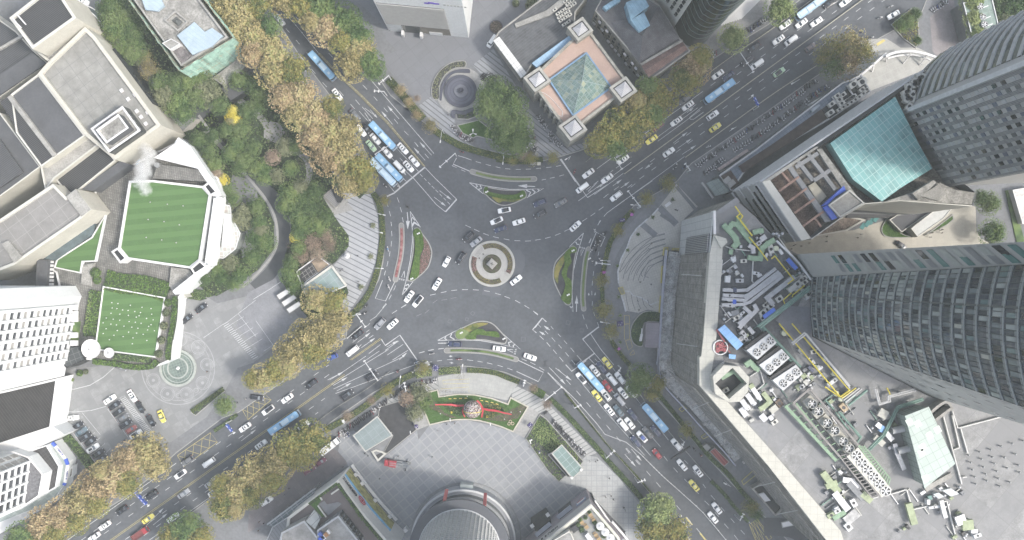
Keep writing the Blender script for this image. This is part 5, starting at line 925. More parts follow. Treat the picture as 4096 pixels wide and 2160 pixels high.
# ---- section 4
def bld(name,lb,at,cat='building',group=None):
 e=th(name,lb,cat,(at[0],at[1],0),group=group);e['wp']=1;return e
def vol(e,pts,z,z0=0.0,wall=beige,roof=grey_roof,par=.8,th=.45,wn='wall',rn='roof',cap=None):
 """pts = the roof outline in world metres at height z"""
 pts=ccw(pts)
 if par>0:
  inn=ins(pts,th);mb=MB();n=len(pts)
  mb.add([(p[0],p[1],z0)for p in pts]+[(p[0],p[1],z)for p in pts],QF(n),0)
  mb.add([(p[0],p[1],z)for p in pts]+[(p[0],p[1],z)for p in inn]+[(p[0],p[1],z-par)for p in inn],QF(n)+[(n+i,n+(i+1)%n,2*n+(i+1)%n,2*n+i)for i in rg(n)],1)
  mb.bd(wn,[wall,cap or wall],e);MB().poly(inn,z-par+.003).bd(rn,roof,e)
  return inn
 mb=MB();n=len(pts)
 mb.add([(p[0],p[1],z0)for p in pts]+[(p[0],p[1],z)for p in pts],QF(n),0);mb.bd(wn,wall,e);MB().poly(pts,z).bd(rn,roof,e)
 return pts
WCOUNT=defaultdict(int)
def wins(e,p0,p1,z0,z1,nx,nz,fx=.55,fz=.55,m=gd,d=.12,mx=100,name='window',alt=None):
 p0,p1=Vc((p0[0],p0[1],0)),Vc((p1[0],p1[1],0));u=(p1-p0);L=u.length;u.normalize();cw=L/nx;ch=(z1-z0)/nz
 ang=mt.atan2(u.y,u.x);proto={};rest={}
 for j in rg(nz):
  for i in rg(nx):
   c_=p0+u*cw*(i+.5);zc=z0+ch*(j+.5);mm=m if not alt else rd.choice(alt)
   if WCOUNT[e.name]<mx:
    if mm.name not in proto:o=MB().box((0,0,0),(cw*fx,d,ch*fz)).bd(name,mm);proto[mm.name]=o.data
    else:o=NO(name,proto[mm.name]);C.objects.link(o)
    o.parent=e;o.location=(c_.x-e.location.x,c_.y-e.location.y,zc);o.rotation_euler=(0,0,ang)
   else:rest.setdefault(mm.name,MB()).box((c_.x,c_.y,zc),(cw*fx,d,ch*fz),ang)
   WCOUNT[e.name]+=1
 for k,mb in rest.items():o=mb.bd(name,MT[k],e);o['kind']='stuff'
dark_corr=gm('dark_corrugated',(.03,.03,.033),(.075,.075,.08),37+90,.55,.28,mode='stripe',var=.15)
dark_corr2=gm('dark_corrugated_light',(.05,.051,.056),(.09,.09,.095),37+90,.6,.25,mode='stripe',var=.15)
slate=mat('slate_roof',(.078,.08,.087),.85,var=.12,scale=.2,fine=.08)
grid_roof=gm('grid_roof',(.20,.195,.19),(.27,.265,.255),36,4.6,.035,var=.12)
o_=W('a0',700,700);e=bld('museum','large beige stone building with grey tiled roof and dark ribbed roofs in the top left',o_)
Z=20.0
vol(e,M('a0',[(285,555),(360,470),(640,200),(715,270),(1215,945),(865,1205),(640,1020)],z=Z),Z,0,beige,grey_roof,1.0,1.2)
vol(e,M('a0',[(70,135),(330,-70),(420,-100),(575,135),(245,370)],z=26),26,0,beige,dark_corr,.9,.9,cap=crm)
vol(e,M('a0',[(245,372),(430,225),(600,115),(645,195),(715,270),(370,470)],z=18),18,0,beige,ccd,.8,.8)
vol(e,M('a0',[(80,712),(287,557),(642,1022),(310,1258),(120,1000)],z=19.2),19.2,0,beige,slate,.6,.5,cap=crm)
MB().pr(M('a0',[(0,770),(55,735),(400,1185),(308,1250)],z=18.8),18.0,18.9).bd('roof_panel',dark_corr,e)
MB().pr(M('a0',[(55,735),(80,715),(425,1165),(400,1185)],z=19.6),18.2,19.7).bd('roof_beam',cc,e)
vol(e,M('a0',[(-300,-60),(120,235),(245,372),(360,475),(0,735),(-300,900)],z=12),12,0,beige,dark_corr2,.4,.4)
MB().pr(M('a0',[(0,570),(250,400),(355,480),(0,725)],z=12),11.9,12.6).bd('roof_panel',slate,e)
MB().pr(M('a0',[(0,365),(235,230),(250,245),(0,385)],z=12),11.9,12.8).bd('roof_beam',cc,e)
vol(e,M('a0',[(-300,900),(0,850),(305,1258),(170,1358),(-300,1700)],z=16),16,0,beige,slate,.5,.4,cap=crm)
MB().pr(M('a0',[(-100,1040),(0,1045),(180,1300),(0,1420),(-100,1480)],z=16.3),16,16.8).bd('roof_panel',dark_corr2,e)
vol(e,M('a0',[(410,1345),(760,1075),(870,1210),(560,1460),(500,1455)],z=14),14,0,beige,dark_corr,.5,.4,cap=crm)
MB().pr(M('a0',[(600,1425),(905,1215),(980,1240),(700,1440)],z=13),0,13).bd('service_wing',slate,e)
vol(e,M('a0',[(640,1022),(760,1078),(410,1345),(340,1440),(305,1258)],z=16),16,0,beige,cc,.5,.5,cap=crm)
vol(e,M('a0',[(682,970),(925,798),(1062,985),(822,1152)],z=24),24,18,gd,ccd,.7,.7,cap=wh)
vol(e,M('a0',[(722,980),(893,858),(972,965),(803,1083)],z=27),27,23,slate,ccd,.6,.6,cap=wh,wn='penthouse_wall',rn='penthouse_roof')
vol(e,M('b0',[(-200,400),(0,295),(400,28),(495,125),(572,68),(690,222),(600,300),(105,642),(-200,760)],z=Z),Z,0,beige,grid_roof,.9,.9,cap=crm)
MB().pr(M('b0',[(495,125),(572,72),(680,222),(612,275)],z=Z+.4),Z-.5,Z+.3).bd('roof_tray',cc,e)
MB().pr(M('b0',[(10,480),(60,455),(165,580),(105,625)],z=Z+.4),Z-.5,Z+.3).bd('roof_tray',cc,e)
MB().pr(M('b0',[(235,595),(615,310),(715,315),(700,410),(420,608),(370,600)],z=9),0,9).bd('glass_bay',glm('bay_glass',(.13,.17,.19),.15),e)
for a,b in[((110,160),(160,208)),((130,110),(195,185)),((100,140),(120,165))]:MB().bar(W('a0',*a,26.6),W('a0',*b,26.6),.35,.5).bd('roof_rail',wh,e)
MB().pr(M('a0',[(845,375),(865,360),(1165,765),(1145,790)],z=12),0,12).bd('glass_slot',gd,e)
for t,x,y in[('a0',918,683),('a0',967,748),('a0',1032,838),('a0',1064,882),('a0',1100,933),('a0',1018,712),('a0',1113,848)]:
 MB().box(W(t,x,y,19.3),(1.1,1.1,.5),R(36)).bd('skylight',wh,e)
for i,(x,y,w,l,m_)in en([(990,1250,2.2,3.4,wh),(1035,1210,2,2.6,PAINT['light blue']),(900,1300,1.6,3,wh),(880,1320,2,2,gym),(840,1345,2.4,2.4,MT['paint_teal'])]):
 p=W('a0',x,y,7);mb=MB().box((0,0,.9),(w,l,1.8))
 t_=th('ventilation_unit',f"box shaped air handling unit beside the steaming roof, {ORD[i]} of five",'air unit',(p.x,p.y,6),R(36),'air units by the steam vents');mb.bd('casing',m_,t_);MB().tube((0,0,1.8),(0,0,2.0),.5,n=14).bd('fan_guard',dm,t_)
for i,(x,y)in en([(1155,1150),(1185,1245)]):
 p=W('a0',x,y,12);t_=th('steam_vent',f"round grey roof vent giving off steam, {['upper','lower'][i]} one",'vent',(p.x,p.y,9));MB().tube((0,0,0),(0,0,3.2),.9,n=16).bd('stack',slv,t_)
o_=W('a0',1350,300);e=bld('netted_building','old flat roofed building wrapped in pale green scaffold netting',o_);Z=20
P=M('a0',[(945,-90),(1365,497),(1720,280),(1440,-90)],z=Z)
inn=vol(e,P,Z,0,mat('old_render',(.30,.29,.26),.9,var=.3,scale=.3),ccd,1.0,.6,cap=cc)
net=gm('scaffold_net',(.27,.42,.35),(.38,.50,.44),10,1.9,.06,var=.3,vert=True,fine=.2)
q=ccw(P);mb=MB();po=MB();out=ins(q,-1.3);n=len(q);rs=rd.getstate()
for i in rg(n):
 a,b=out[i],out[(i+1)%n];k=max(2,int((b-a).length/2.4))
 nv=Vc(((b-a).y,-(b-a).x,0)).normalized()
 cols_=[]
 for j in rg(k+1):
  p=a.lerp(b,j/k);cols_.append(p);po.tube((p.x,p.y,0),(p.x,p.y,Z+1.2+rd.random()*.8),.06,n=5)
 lev=[0,4.5,9,13.5,18,20.6];gv=[]
 for z_ in lev:
  for j in rg(2*k+1):p=a.lerp(b,j/(2*k))+nv*(rd.uniform(-.25,.45)if 0<j<2*k else 0);gv.append((p.x,p.y,z_))
  po.bar((a.x,a.y,z_),(b.x,b.y,z_),.1,.08)
 w_=2*k+1;mb.add(gv,[(r_*w_+j,r_*w_+j+1,(r_+1)*w_+j+1,(r_+1)*w_+j)for r_ in rg(5)for j in rg(2*k)])
mb.bd('scaffold_net',net,e);po.bd('scaffold_poles',mat('bamboo',(.36,.34,.26),.8),e)
blue_t=gm('pale_blue_sheet',(.30,.37,.42),(.23,.30,.36),52,1.3,.06,mode='stripe',var=.1)
MB().pr(M('a0',[(1335,268),(1465,165),(1545,240),(1600,210),(1680,268),(1600,350),(1450,412)],z=Z+.4),Z-.8,Z+.4).bd('sheet_roof',blue_t,e)
MB().pr(M('a0',[(1060,-40),(1210,-20),(1240,45),(1190,85),(1100,75)],z=Z),Z-.8,Z+.3).bd('sheet_roof',blue_t,e)
c_=W('a0',1335,160,Z);a4=M('a0',[(1235,150),(1320,75),(1420,160),(1340,235)],z=Z);MB().ring(ccw(a4),ins(a4,.5),Z-.9,Z-.2).bd('skylight_kerb',cc,e)
a4=ins(a4,1.4);mb=MB();mb.add([tuple((p[0],p[1],Z-.9))for p in a4]+[(c_.x,c_.y,Z+1.2)],[(0,1,4),(1,2,4),(2,3,4),(3,0,4)]);mb.bd('glass_pyramid',glm('grey_glass',(.16,.17,.17),.2),e)
vol(e,M('a0',[(1222,325),(1290,290),(1360,330),(1280,375)],z=Z+1.5),Z+1.5,Z-1,wh,cc,.3,.2,wn='stair_house_wall',rn='stair_house_roof')
MB().pr(M('a0',[(1275,375),(1350,340),(1440,410),(1375,480)],z=Z),Z-1,Z-.55).bd('roof_patch',mat('mossy',(.13,.12,.12),.95,var=.6,scale=1,fine=.5),e)
e=bld('gatehouse','low dark roofed gate lodge beside the netted building',W('a0',1750,690));vol(e,M('a0',[(1660,665),(1800,560),(1860,690),(1740,765)],z=4),4,0,dm,slate,.3,.3)
e=bld('low_shed','low weathered grey flat roof below the netted building',W('a0',1710,560));vol(e,M('a0',[(1600,590),(1800,440),(1850,500),(1690,650)],z=4.5),4.5,0,cc,ccd,.3,.3)
e=bld('curved_pavilion','curved glass pavilion with white rim at the top edge by the museum',W('a0',690,110));P=smooth(M('a0',[(570,40),(640,70),(700,110),(760,180),(800,250),(820,230),(770,120),(700,60),(600,20)],z=7),4);vol(e,P,7,0,gd,glm('pav_glass',(.12,.15,.16),.2),.4,.35,cap=wh)
podium_tile=gm('podium_tile',(.17,.165,.155),(.09,.09,.085),8,.75,.2,var=.45,fine=.3,per2=.55)
turf_art=gm('artificial_turf',(.064,.125,.043),(.078,.148,.052),95,3.6,.5,mode='stripe',var=.08,fine=.1)
o_=W('b0',1200,400);e=bld('hotel_podium','low white rimmed podium with green artificial lawn, brick terrace and white corner blocks',o_);Z=8
P=M('a0',[(1350,1060),(1410,1085),(1520,1240)],'b0',[(1640,-20),(1690,110),(1620,640),(1390,840),(1335,905),(1290,1358)],'c0',[(1180,50),(1050,65),(880,40),(690,0)],'b0',[(560,1350),(420,700),(270,600),(700,150),(720,60),(860,-50)],z=Z)
vol(e,P,Z,0,wwl,podium_tile,.5,.5,cap=wh)
Zt=12
def raised(pts,z,wall,roof,t='b0',z0=Z-.5,par=.6,th=.75,**k):return vol(e,WP(t,pts,z),z,z0,wall,roof,par,th,**k)
raised([(972,5),(1150,0),(1530,45),(1590,110),(1512,605),(1432,668),(958,598),(890,515)],Zt,wwl,turf_art,wn='lawn_wall',rn='roof_lawn',cap=wh)
raised([(1530,45),(1572,15),(1640,90),(1585,120)],Zt+1,wh,dm,th=.5,wn='corner_block',rn='corner_grille');raised([(1435,665),(1505,605),(1560,655),(1465,715)],Zt+1,wh,dm,th=.5,wn='corner_block',rn='corner_grille');raised([(838,540),(885,510),(955,590),(905,628)],Zt+1,wh,dm,th=.5,wn='corner_block',rn='corner_grille')
MB().pr(M('b0',[(1595,120),(1640,95),(1560,650),(1512,612)],z=10),7,9.5).bd('side_terrace',ccd,e)
MB().pr(M('a0',[(1160,1190),(1350,1062),(1505,1275)],z=13),7,13).bd('white_roof',wh,e)
MB().pr(M('a0',[(1190,1238),(1505,1280),(1570,1370),(1150,1345)],z=11.6),7,11.6).bd('tiled_roof',podium_tile,e)
mb=MB();
for a,b in[((1350,1062),(1430,1120)),((1430,1120),(1600,1370))]:mb.bar(W('a0',*a,10),W('a0',*b,10),2.2,4)
mb.bar(W('b0',1600,10,10),W('b0',1660,130,10),2.6,4);mb.bar(W('b0',1660,130,10),W('b0',1590,640,10),2.8,4);mb.bar(W('b0',1590,640,10),W('b0',1330,850,10),1.6,4);mb.bd('outer_parapet',wwl,e)
MB().pr(M('b0',[(1290,658),(1425,672),(1452,715),(1305,838),(1275,800)],z=9),7,9).bd('flat_roof',ccd,e)
MB().pr(M('b0',[(1310,855),(1360,835),(1402,885),(1300,900)],z=6.5),0,6.5).bd('stair_roof',crm,e)
def lawnroof(pts,z,nm='roof_lawn'):return vol(e,WP('b0',pts,z),z,Z-.6,wwl,turf_art,.35,.4,wn='lawn_wall',rn=nm,cap=wh)
lawnroof([(775,800),(1245,885),(1172,1340),(712,1280)],Z+.9);lawnroof([(690,430),(795,255),(720,615),(622,618),(608,705),(405,662),(425,600)],Z+.9)
MB().pr(M('b0',[(622,640),(710,625),(690,800),(610,780)],z=Z+.5),Z-.5,Z+.5).bd('terrace_step',ccd,e)
MB().pr(M('b0',[(280,600),(365,605),(350,805),(265,800)],z=Z+3),Z-.5,Z+3).bd('glass_link',slate,e)
for i in rg(7):MB().box(W('b0',378,618+28*i,Z+1),(2.0,.8,1.2)).bd('white_fin',wh,e)
for i,(x,y)in en([(1133,167),(1262,183),(1381,195),(1117,298),(1237,314),(1352,338),(1103,433),(1220,452),(1329,473)]):MB().tube(W('b0',x,y,Zt-.6),W('b0',x,y,Zt-.1),.22,n=8).bd('lawn_lamp',kb,e)
mb=MB()
for x,y in[(843,925),(889,932),(983,945),(1071,960),(1139,970),(846,965),(882,970),(925,980),(966,984),(1017,992),(1059,1000),(837,1005),(904,1012),(968,1021),(1028,1034),(1049,1024),(1144,1012),(802,1041),(854,1050),(903,1057),(974,1068),(1021,1073),(1064,1081),(1105,1044),(1155,1055),(778,1077),(836,1087),(878,1093),(935,1102),(994,1110),(1040,1118),(1121,1104),(1139,1091),(800,1122),(884,1135),(970,1147),(1030,1155),(1080,1164),(1113,1131),(1165,1137),(778,1158),(859,1171),(929,1181),(1003,1191),(825,1205),(1107,1210),(998,1235)]:mb.box(W('b0',x,y,Z+.75),(.28,.28,.25),.3)
mb.bd('lawn_lights',wh,e)
for t_,lab,pts,w_,m_ in[('b0','leafy hedge row above the square roof lawn',[(790,750),(900,780),(1100,800),(1260,850)],7,LB_),('b0','leafy hedge left of the square roof lawn',[(735,840),(715,960),(680,1180)],3.0,LB_),('b0','narrow hedge at the left rim of the podium',[(690,830),(660,1000),(635,1180)],1.4,LG_),('b0','hedge on the right rim of the podium above the fountain',[(1315,880),(1305,1050),(1270,1250),(1262,1358)],1.7,LB_),('c0','hedge along the lower rim of the podium',[(690,10),(850,30),(1000,55),(1130,50),(1180,10)],1.9,LB_),('b0','hedge at the bottom of the square roof lawn',[(850,1335),(960,1345),(1130,1358)],2.2,LD_)]:
 hedge('hedge',lab,spo(smooth(WP(t_,pts,Z+1),4,False),w_),m_,1.2,Z-.4,5,.3,'hedges on the hotel podium')
def bush(t,x,y,r,z,m_,lb,group,nm='clipped_bush'):
 p=W(t,x,y,z+.8);q=r/TL[t][2]*S*(H-z)/H;e_=th(nm,lb,'bush',(p.x,p.y,z),0,group);mb=MB();rs_=int(60*q*q)+60
 mb.ball((0,0,q*.55),q*.86,12,7,0)
 for _ in rg(rs_):
  v=Vc((rd.gauss(0,1),rd.gauss(0,1),abs(rd.gauss(0,1)))).normalized();leaf(mb,Vc((v.x*q,v.y*q,v.z*q+q*.45)),.17*max(1,q*.6),v,1)
 mb.bd('foliage',[under,m_],e_);MB().tube((0,0,0),(0,0,q*.5),.12,n=6).bd('trunk',bark,e_)
for i,(x,y)in en([(1255,1000),(1236,1100),(1217,1207),(1198,1310)]):bush('b0',x,y,33,Z-.4,LO_,f"ball shaped grey green bush on the podium rim, {ORD[i]} from the top",'ball bushes on the podium')
for i,(x,y,r)in en([(1265,925,30),(725,700,40),(735,755,32)]):bush('b0',x,y,r,Z-.4,LB_,f"loose green bush on the podium, {['at the corner of the right rim','by the rooftop path, upper','by the rooftop path, lower'][i]}",None)
for i,(t_,x,y,r)in en([('c0',570,635,18),('c0',655,727,22),('c0',735,770,16),('c0',645,90,20),('c0',860,790,16),('c0',760,838,14),('c0',540,150,14),('c0',600,100,26),('c0',470,480,30),('c0',455,530,26)]):bush(t_,x,y,r,.2,[LB_,LG_,LB_,LO_,LG_][i%5],f"round garden bush by the hotel forecourt, {ORD[i]} listed",'garden bushes by the hotel')
for i,(t_,x,y)in en([('c1',1465,350),('c1',1472,397),('c1',1742,430),('c1',1868,378)]):bush(t_,x,y,[9,8,8,14][i],.3,[LO_,L_YELLOW,L_YELLOW,LD_][i],f"small ball bush on the flower globe lawn, {ORD[i]} from the left",'ball bushes on the lawn')
for i,(x,y,w_)in en([(1450,870,60),(1510,845,50)]):hedge('hedge',f"clipped dark hedge block by the hotel driveway, {['lower','upper'][i]}",WP('b0',[(x-55,y-25),(x+55,y-10),(x+110,y+25),(x+60,y+40),(x-40,y+20)],.5),LG_,.8,.13,6,.2,'hedge blocks at the driveway')
o_=W('b0',1700,400);e=bld('glasshouse','white framed glasshouse with stepped octagonal ends right of the podium lawn',o_);P=M('b0',[(1655,235),(1672,180),(1735,190),(1750,280),(1815,400),(1780,520),(1690,592),(1605,590),(1605,520)],z=6)
vol(e,P,6,0,glm('pale_glass',(.35,.38,.37),.2),gm('glasshouse_roof',(.40,.43,.42),(.55,.56,.55),4,1.35,.12,var=.15,col2=(.33,.30,.27)),.3,.3,cap=wh)
MB().pr(M('b0',[(1690,250),(1740,260),(1765,480),(1670,510)],z=7.4),5.6,7.4).bd('raised_lantern',gm('lantern_roof',(.55,.57,.56),(.38,.40,.39),4,1.0,.12,mode='stripe'),e)
for i,(x,y,r,z)in en([(680,1275,73,15),(817,1305,39,11)]):
 p=W('b0',x,y,z);q=r/K*S*(H-z)/H;t_=th('satellite_dish',['large white satellite dish at the corner of the white hotel','small white satellite dish right of the large one'][i],'satellite dish',(p.x,p.y,Z-.5),0,'white satellite dishes')
 h_=z-Z;mb=MB();n=28
 vs=[(0,0,h_-.25*q)]
 for k_ in rg(1,6):
  for j in rg(n):a_=6.283*j/n;vs.append((q*k_/5*cos(a_),q*k_/5*sin(a_),h_-.25*q+.25*q*(k_/5)**2))
 fs=[(0,1+j,1+(j+1)%n)for j in rg(n)]+[(1+(k_-1)*n+j,1+k_*n+j,1+k_*n+(j+1)%n,1+(k_-1)*n+(j+1)%n)for k_ in rg(1,5)for j in rg(n)]
 mb.add(vs,fs);mb.bd('reflector',wh,t_,smooth=True);MB().tube((0,0,0),(0,0,h_-.3*q),.35,n=10).bd('mast',gym,t_)
 mb=MB();[mb.tube((q*.6*cos(a_),q*.6*sin(a_),h_),(0,0,h_+q*.4),.05,n=5)for a_ in(0,2.1,4.2)];mb.tube((0,0,h_+q*.3),(0,0,h_+q*.45),.22,n=8);mb.bd('feed_horn',gym,t_)
o_=W('b0',300,1150,12);e=bld('hotel_tower','tall white hotel tower with rows of recessed windows at the left edge',o_)
Zb=7.5;Zt_=96
base=M('b0',[(515,800),(562,880),(545,925),(450,1378),(430,1490),(-600,1650),(-600,790)],z=12)
mb=MB();mb.pr(base,Zb,Zt_);mb.bd('wall',wwl,e)
pE0,pE1=W('b0',540,950,12),W('b0',455,1358,12);u=(pE1-pE0).normalized();nv=nrm(V0,u,-VX)
nb=6;L_=(pE1-pE0).length;fh=3.3
curtain=mat('curtain_grey',(.28,.275,.265),.8);darkwin=glm('hotel_window',(.06,.065,.08),.1)
pier=MB()
for i in rg(nb+1):p=pE0+u*L_*i/nb;pier.bar((p.x+nv.x*.45,p.y+nv.y*.45,Zb+2),(p.x+nv.x*.45,p.y+nv.y*.45,Zt_),1.25,.9)
for j in rg(27):z_=Zb+2+j*fh;pier.box(((pE0.x+pE1.x)/2+nv.x*.35,(pE0.y+pE1.y)/2+nv.y*.35,z_),(L_,.8,.75),mt.atan2(u.y,u.x))
pier.bd('facade_grid',wwl,e)
wins(e,pE0+nv*.06,pE1+nv*.06,Zb+2,Zb+2+fh*26,nb,26,.62,.7,darkwin,.1,alt=[darkwin,darkwin,curtain])
for i,(y)in en([960,1010,1050,1170,1230]):MB().box(W('b0',560,y,11),(2.6,1.8,.6)).bd('balcony_box',wh,e)
MB().pr(M('b0',[(500,1070),(580,1070),(560,1240),(480,1240)],z=10),7.4,9.8).bd('planted_terrace',LG_,e)
e=bld('entrance_canopy','dark pyramidal skylight canopy under the large satellite dish',W('b0',520,1330));P=M('b0',[(470,1260),(600,1255),(640,1358),(500,1420),(450,1358)],z=9);vol(e,P,9,0,dm,gm('canopy_grid',(.05,.055,.06),(.12,.13,.13),20,1.9,.1),.4,.3)
o_=W('c0',200,500,10);e=bld('hotel_annex','black ribbed roof with white rim below the hotel tower',o_)
black_rib=gm('black_ribbed_roof',(.03,.028,.03),(.07,.065,.06),37,.9,.14,mode='stripe',var=.3)
vol(e,M('c0',[(-300,300),(30,232),(435,137),(385,515),(0,640),(-300,740)],z=10),10,0,wwl,black_rib,.7,.7,cap=wh)
o_=W('c0',150,900,12);e=bld('annex_tower','white octagonal office block with large windows and pebbled roof in the bottom left',o_)
vol(e,M('c0',[(-300,720),(0,640),(395,500),(485,560),(340,635),(200,700),(-300,900)],z=9),9,0,wwl,wh,.3,.3,cap=wh)
P=M('c0',[(-200,770),(215,690),(350,640),(448,802),(422,962),(165,1115),(0,1190),(-200,1250)],z=8);vol(e,P,8,0,wwl,gm('black_grid_roof',(.045,.042,.045),(.08,.078,.078),37,1.2,.1,var=.3),.4,.4)
pt_=M('c0',[(215,730),(325,862),(295,1028),(165,1115),(0,1190),(-300,1300),(-300,740),(100,690)],z=13);vol(e,pt_,13,7,wwl,mat('pebble_roof',(.13,.13,.14),.95,var=.4,scale=1.2,fine=.5),.6,.5,cap=wh)
pw=M('c0',[(212,765),(170,1080),(0,1165),(-400,1300),(-400,700),(100,700)],z=13);MB().pr(pw,12,70).bd('tower_wall',wwl,e)
a_,b_=W('c0',212,765,13),W('c0',170,1080,13);u=(b_-a_).normalized();nr=Vc((-u.y,u.x,0));nr=nr if nr.x>0 else-nr
pier=MB();L_=(b_-a_).length
for i in rg(5):p=a_+u*L_*i/4;pier.bar((p.x+nr.x*.3,p.y+nr.y*.3,12.5),(p.x+nr.x*.3,p.y+nr.y*.3,60),.9,.7)
for j in rg(14):pier.box(((a_+b_)/2+nr*.25+Vc((0,0,13+j*3.4-13)))[:2]+(13+j*3.4,),(L_,.6,.7),mt.atan2(u.y,u.x))
pier.bd('facade_grid',wwl,e);wins(e,a_+nr*.05,b_+nr*.05,13,13+3.4*12,4,12,.7,.75,darkwin,.1)
a_,b_=W('c0',100,702,13),W('c0',212,765,13);wins(e,a_,b_,13,13+3.4*10,2,10,.6,.75,curtain,.5)
vol(e,M('c0',[(340,645),(395,620),(505,770),(480,950),(400,1065),(290,1110),(165,1160),(-200,1310),(-200,1250),(165,1118),(420,965),(448,800)],z=6),6,0,wwl,gm('glass_canopy_roof',(.27,.31,.30),(.38,.42,.41),50,2.2,.05,var=.1),.2,.2,wn='canopy_wall',rn='canopy_roof')
MB().pr(M('c0',[(0,1195),(290,1075),(405,1055),(380,1085),(0,1310),(-100,1320),(-100,1240)],z=5),0,5).bd('lower_canopy',wh,e)
bluep=mat('sign_blue',(.05,.10,.42),.5)
for a,b,m_ in[((395,622),(420,650),bluep),((420,650),(495,745),wh),((495,745),(512,790),bluep),((512,790),(492,925),wh),((492,925),(482,945),bluep)]:
 MB().bar(W('c0',*a,6.4),W('c0',*b,6.4),1.1,.5).bd('sign_board',m_,e)
def tomesh(o):
 bpy.context.view_layer.update();me=bpy.data.meshes.new_from_object(o.evaluated_get(bpy.context.evaluated_depsgraph_get()))
 n=NO(o.name,me);C.objects.link(n);n.parent=o.parent;n.matrix_parent_inverse=o.matrix_parent_inverse;n.matrix_basis=o.matrix_basis;nm=o.name;bpy.data.objects.remove(o);n.name=nm;return n
def text(body,t,x,y,z,size,ang,m_,parent=None,name='lettering',tilt=0,ext=.04):
 cu=bpy.data.curves.new(name,'FONT');cu.body=body;cu.size=size;cu.extrude=ext;cu.align_x='CENTER';cu.align_y='CENTER'
 o=NO(name,cu);C.objects.link(o);p=W(t,x,y,z);o.location=p;o.rotation_euler=(R(tilt),0,R(ang));cu.materials.append(m_)
 if parent is not None:
  par(o,parent)
 return tomesh(o)
ink=mat('black_lettering',(.03,.03,.035),.6);inkb=mat('blue_lettering',(.06,.08,.25),.6)
text('中国银行 ■','c0',452,692,6.72,.6,-51,inkb,e);text('中国银行 ■','c0',503,868,6.72,.6,-98,inkb,e);tag(text('7-9','D',1722.5,1311,.02,1.5,217,paint),kind='structure').name='road_lettering';tag(text('17-19','D',1730.5,1321.5,.02,1.5,217,paint),kind='structure').name='road_lettering'
e=bld('service_kiosk','small flat roofed forecourt kiosk beside the annex',W('c0',525,850));vol(e,M('c0',[(505,860),(550,795),(545,870),(500,915)],z=3),3,0,wwl,ccd,.2,.2)
o_=W('a1',1300,150);e=bld('louvred_building','white stone building with grey louvred front and glass doors at the top centre',o_)
P=WP('a1',[(1000,228),(1605,285),(1680,-400),(1040,-460)],0);MB().pr(P,0,42).bd('wall',mat('white_stone',(.60,.61,.61),.7,var=.05,scale=.2),e)
a_,b_=P[0],P[1];u=(b_-a_).normalized();nr=Vc((u.y,-u.x,0));nr=nr if nr.y<0 else-nr;L_=(b_-a_).length;an=mt.atan2(u.y,u.x)
lv=MB()
for j in rg(30):z_=9.2+j*.68;c_=a_+u*L_*.40;lv.box((c_.x+nr.x*.3,c_.y+nr.y*.3,z_),(L_*.76,.35,.30),an)
lv.bd('louvre',mat('louvre_grey',(.30,.30,.295),.6,var=.06),e);c_=a_+u*L_*.40;MB().box((c_.x+nr.x*.05,c_.y+nr.y*.05,19),(L_*.76,.12,20.6),an).bd('louvre_back',mat('louvre_back',(.11,.11,.115),.8),e)
c_=a_+u*L_*.11;MB().box((c_.x+nr.x*.1,c_.y+nr.y*.1,4),(L_*.17,.2,8),an).bd('glass_corner',mat('corner_glass',(.5,.52,.53),.3),e)
c_=a_+u*L_*.30;MB().box((c_.x+nr.x*.1,c_.y+nr.y*.1,4),(L_*.24,.2,7.6),an).bd('entrance_glass',gd,e)
c_=a_+u*L_*.60;MB().box((c_.x+nr.x*.1,c_.y+nr.y*.1,4.6),(L_*.36,.2,7.2),an).bd('stone_panel',mat('brown_panel',(.17,.155,.135),.8),e)
MB().box((c_.x+nr.x*.2,c_.y+nr.y*.2,2),(L_*.16,.3,3),an).bd('side_window',wh,e)
for f in(.19,.42):c_=a_+u*L_*f;MB().box((c_.x+nr.x*1.2,c_.y+nr.y*1.2,1.5),(.9,1.6,3),an).bd('door_pier',wh,e)
purple=mat('purple_logo',(.10,.06,.36),.5)
mb=MB();c_=a_+u*L_*.66
for k_,(dx,dz,w_,h_)in en([(-1.6,33.6,1.6,.7),(-.2,34.2,1.8,.8),(1.4,33.9,2.0,.6)]):q_=c_+u*dx;mb.box((q_.x+nr.x*.2,q_.y+nr.y*.2,dz),(w_,.2,h_),an)
mb.bd('logo',purple,e);mb=MB()
for k_ in rg(7):q_=c_+u*(4+1.1*k_);mb.box((q_.x+nr.x*.15,q_.y+nr.y*.15,33.2),(.75,.12,.8),an)
mb.bd('lettering',mat('pale_lettering',(.38,.38,.37),.6),e)
o_=W('a2',500,600,12);e=bld('corner_turret_building','stone building with peach roof, glass pyramid and four white turret roofs',o_);Z=12.5
stone=mat('weathered_stone',(.29,.28,.25),.9,var=.3,scale=.4,fine=.2);peach=mat('peach_roof',(.39,.285,.24),.85,var=.07,scale=.25,fine=.04)
PR=M('a2',[(130,600),(560,190),(900,650),(430,1010)],z=Z);vol(e,PR,Z,0,stone,peach,.7,.9,cap=stone)
a_,b_=PR[0],PR[3];u=(b_-a_).normalized();nr=nrm(V0,u,VX);L_=(b_-a_).length;an=mt.atan2(u.y,u.x)
wins(e,a_+nr*.05,b_+nr*.05,1,11,9,2,.4,.7,gd,.2)
for i in rg(10):p=a_+u*L_*i/9;MB().bar((p.x+nr.x*.4,p.y+nr.y*.4,0),(p.x+nr.x*.4,p.y+nr.y*.4,11),.7,.7).bd('pilaster',stone,e)
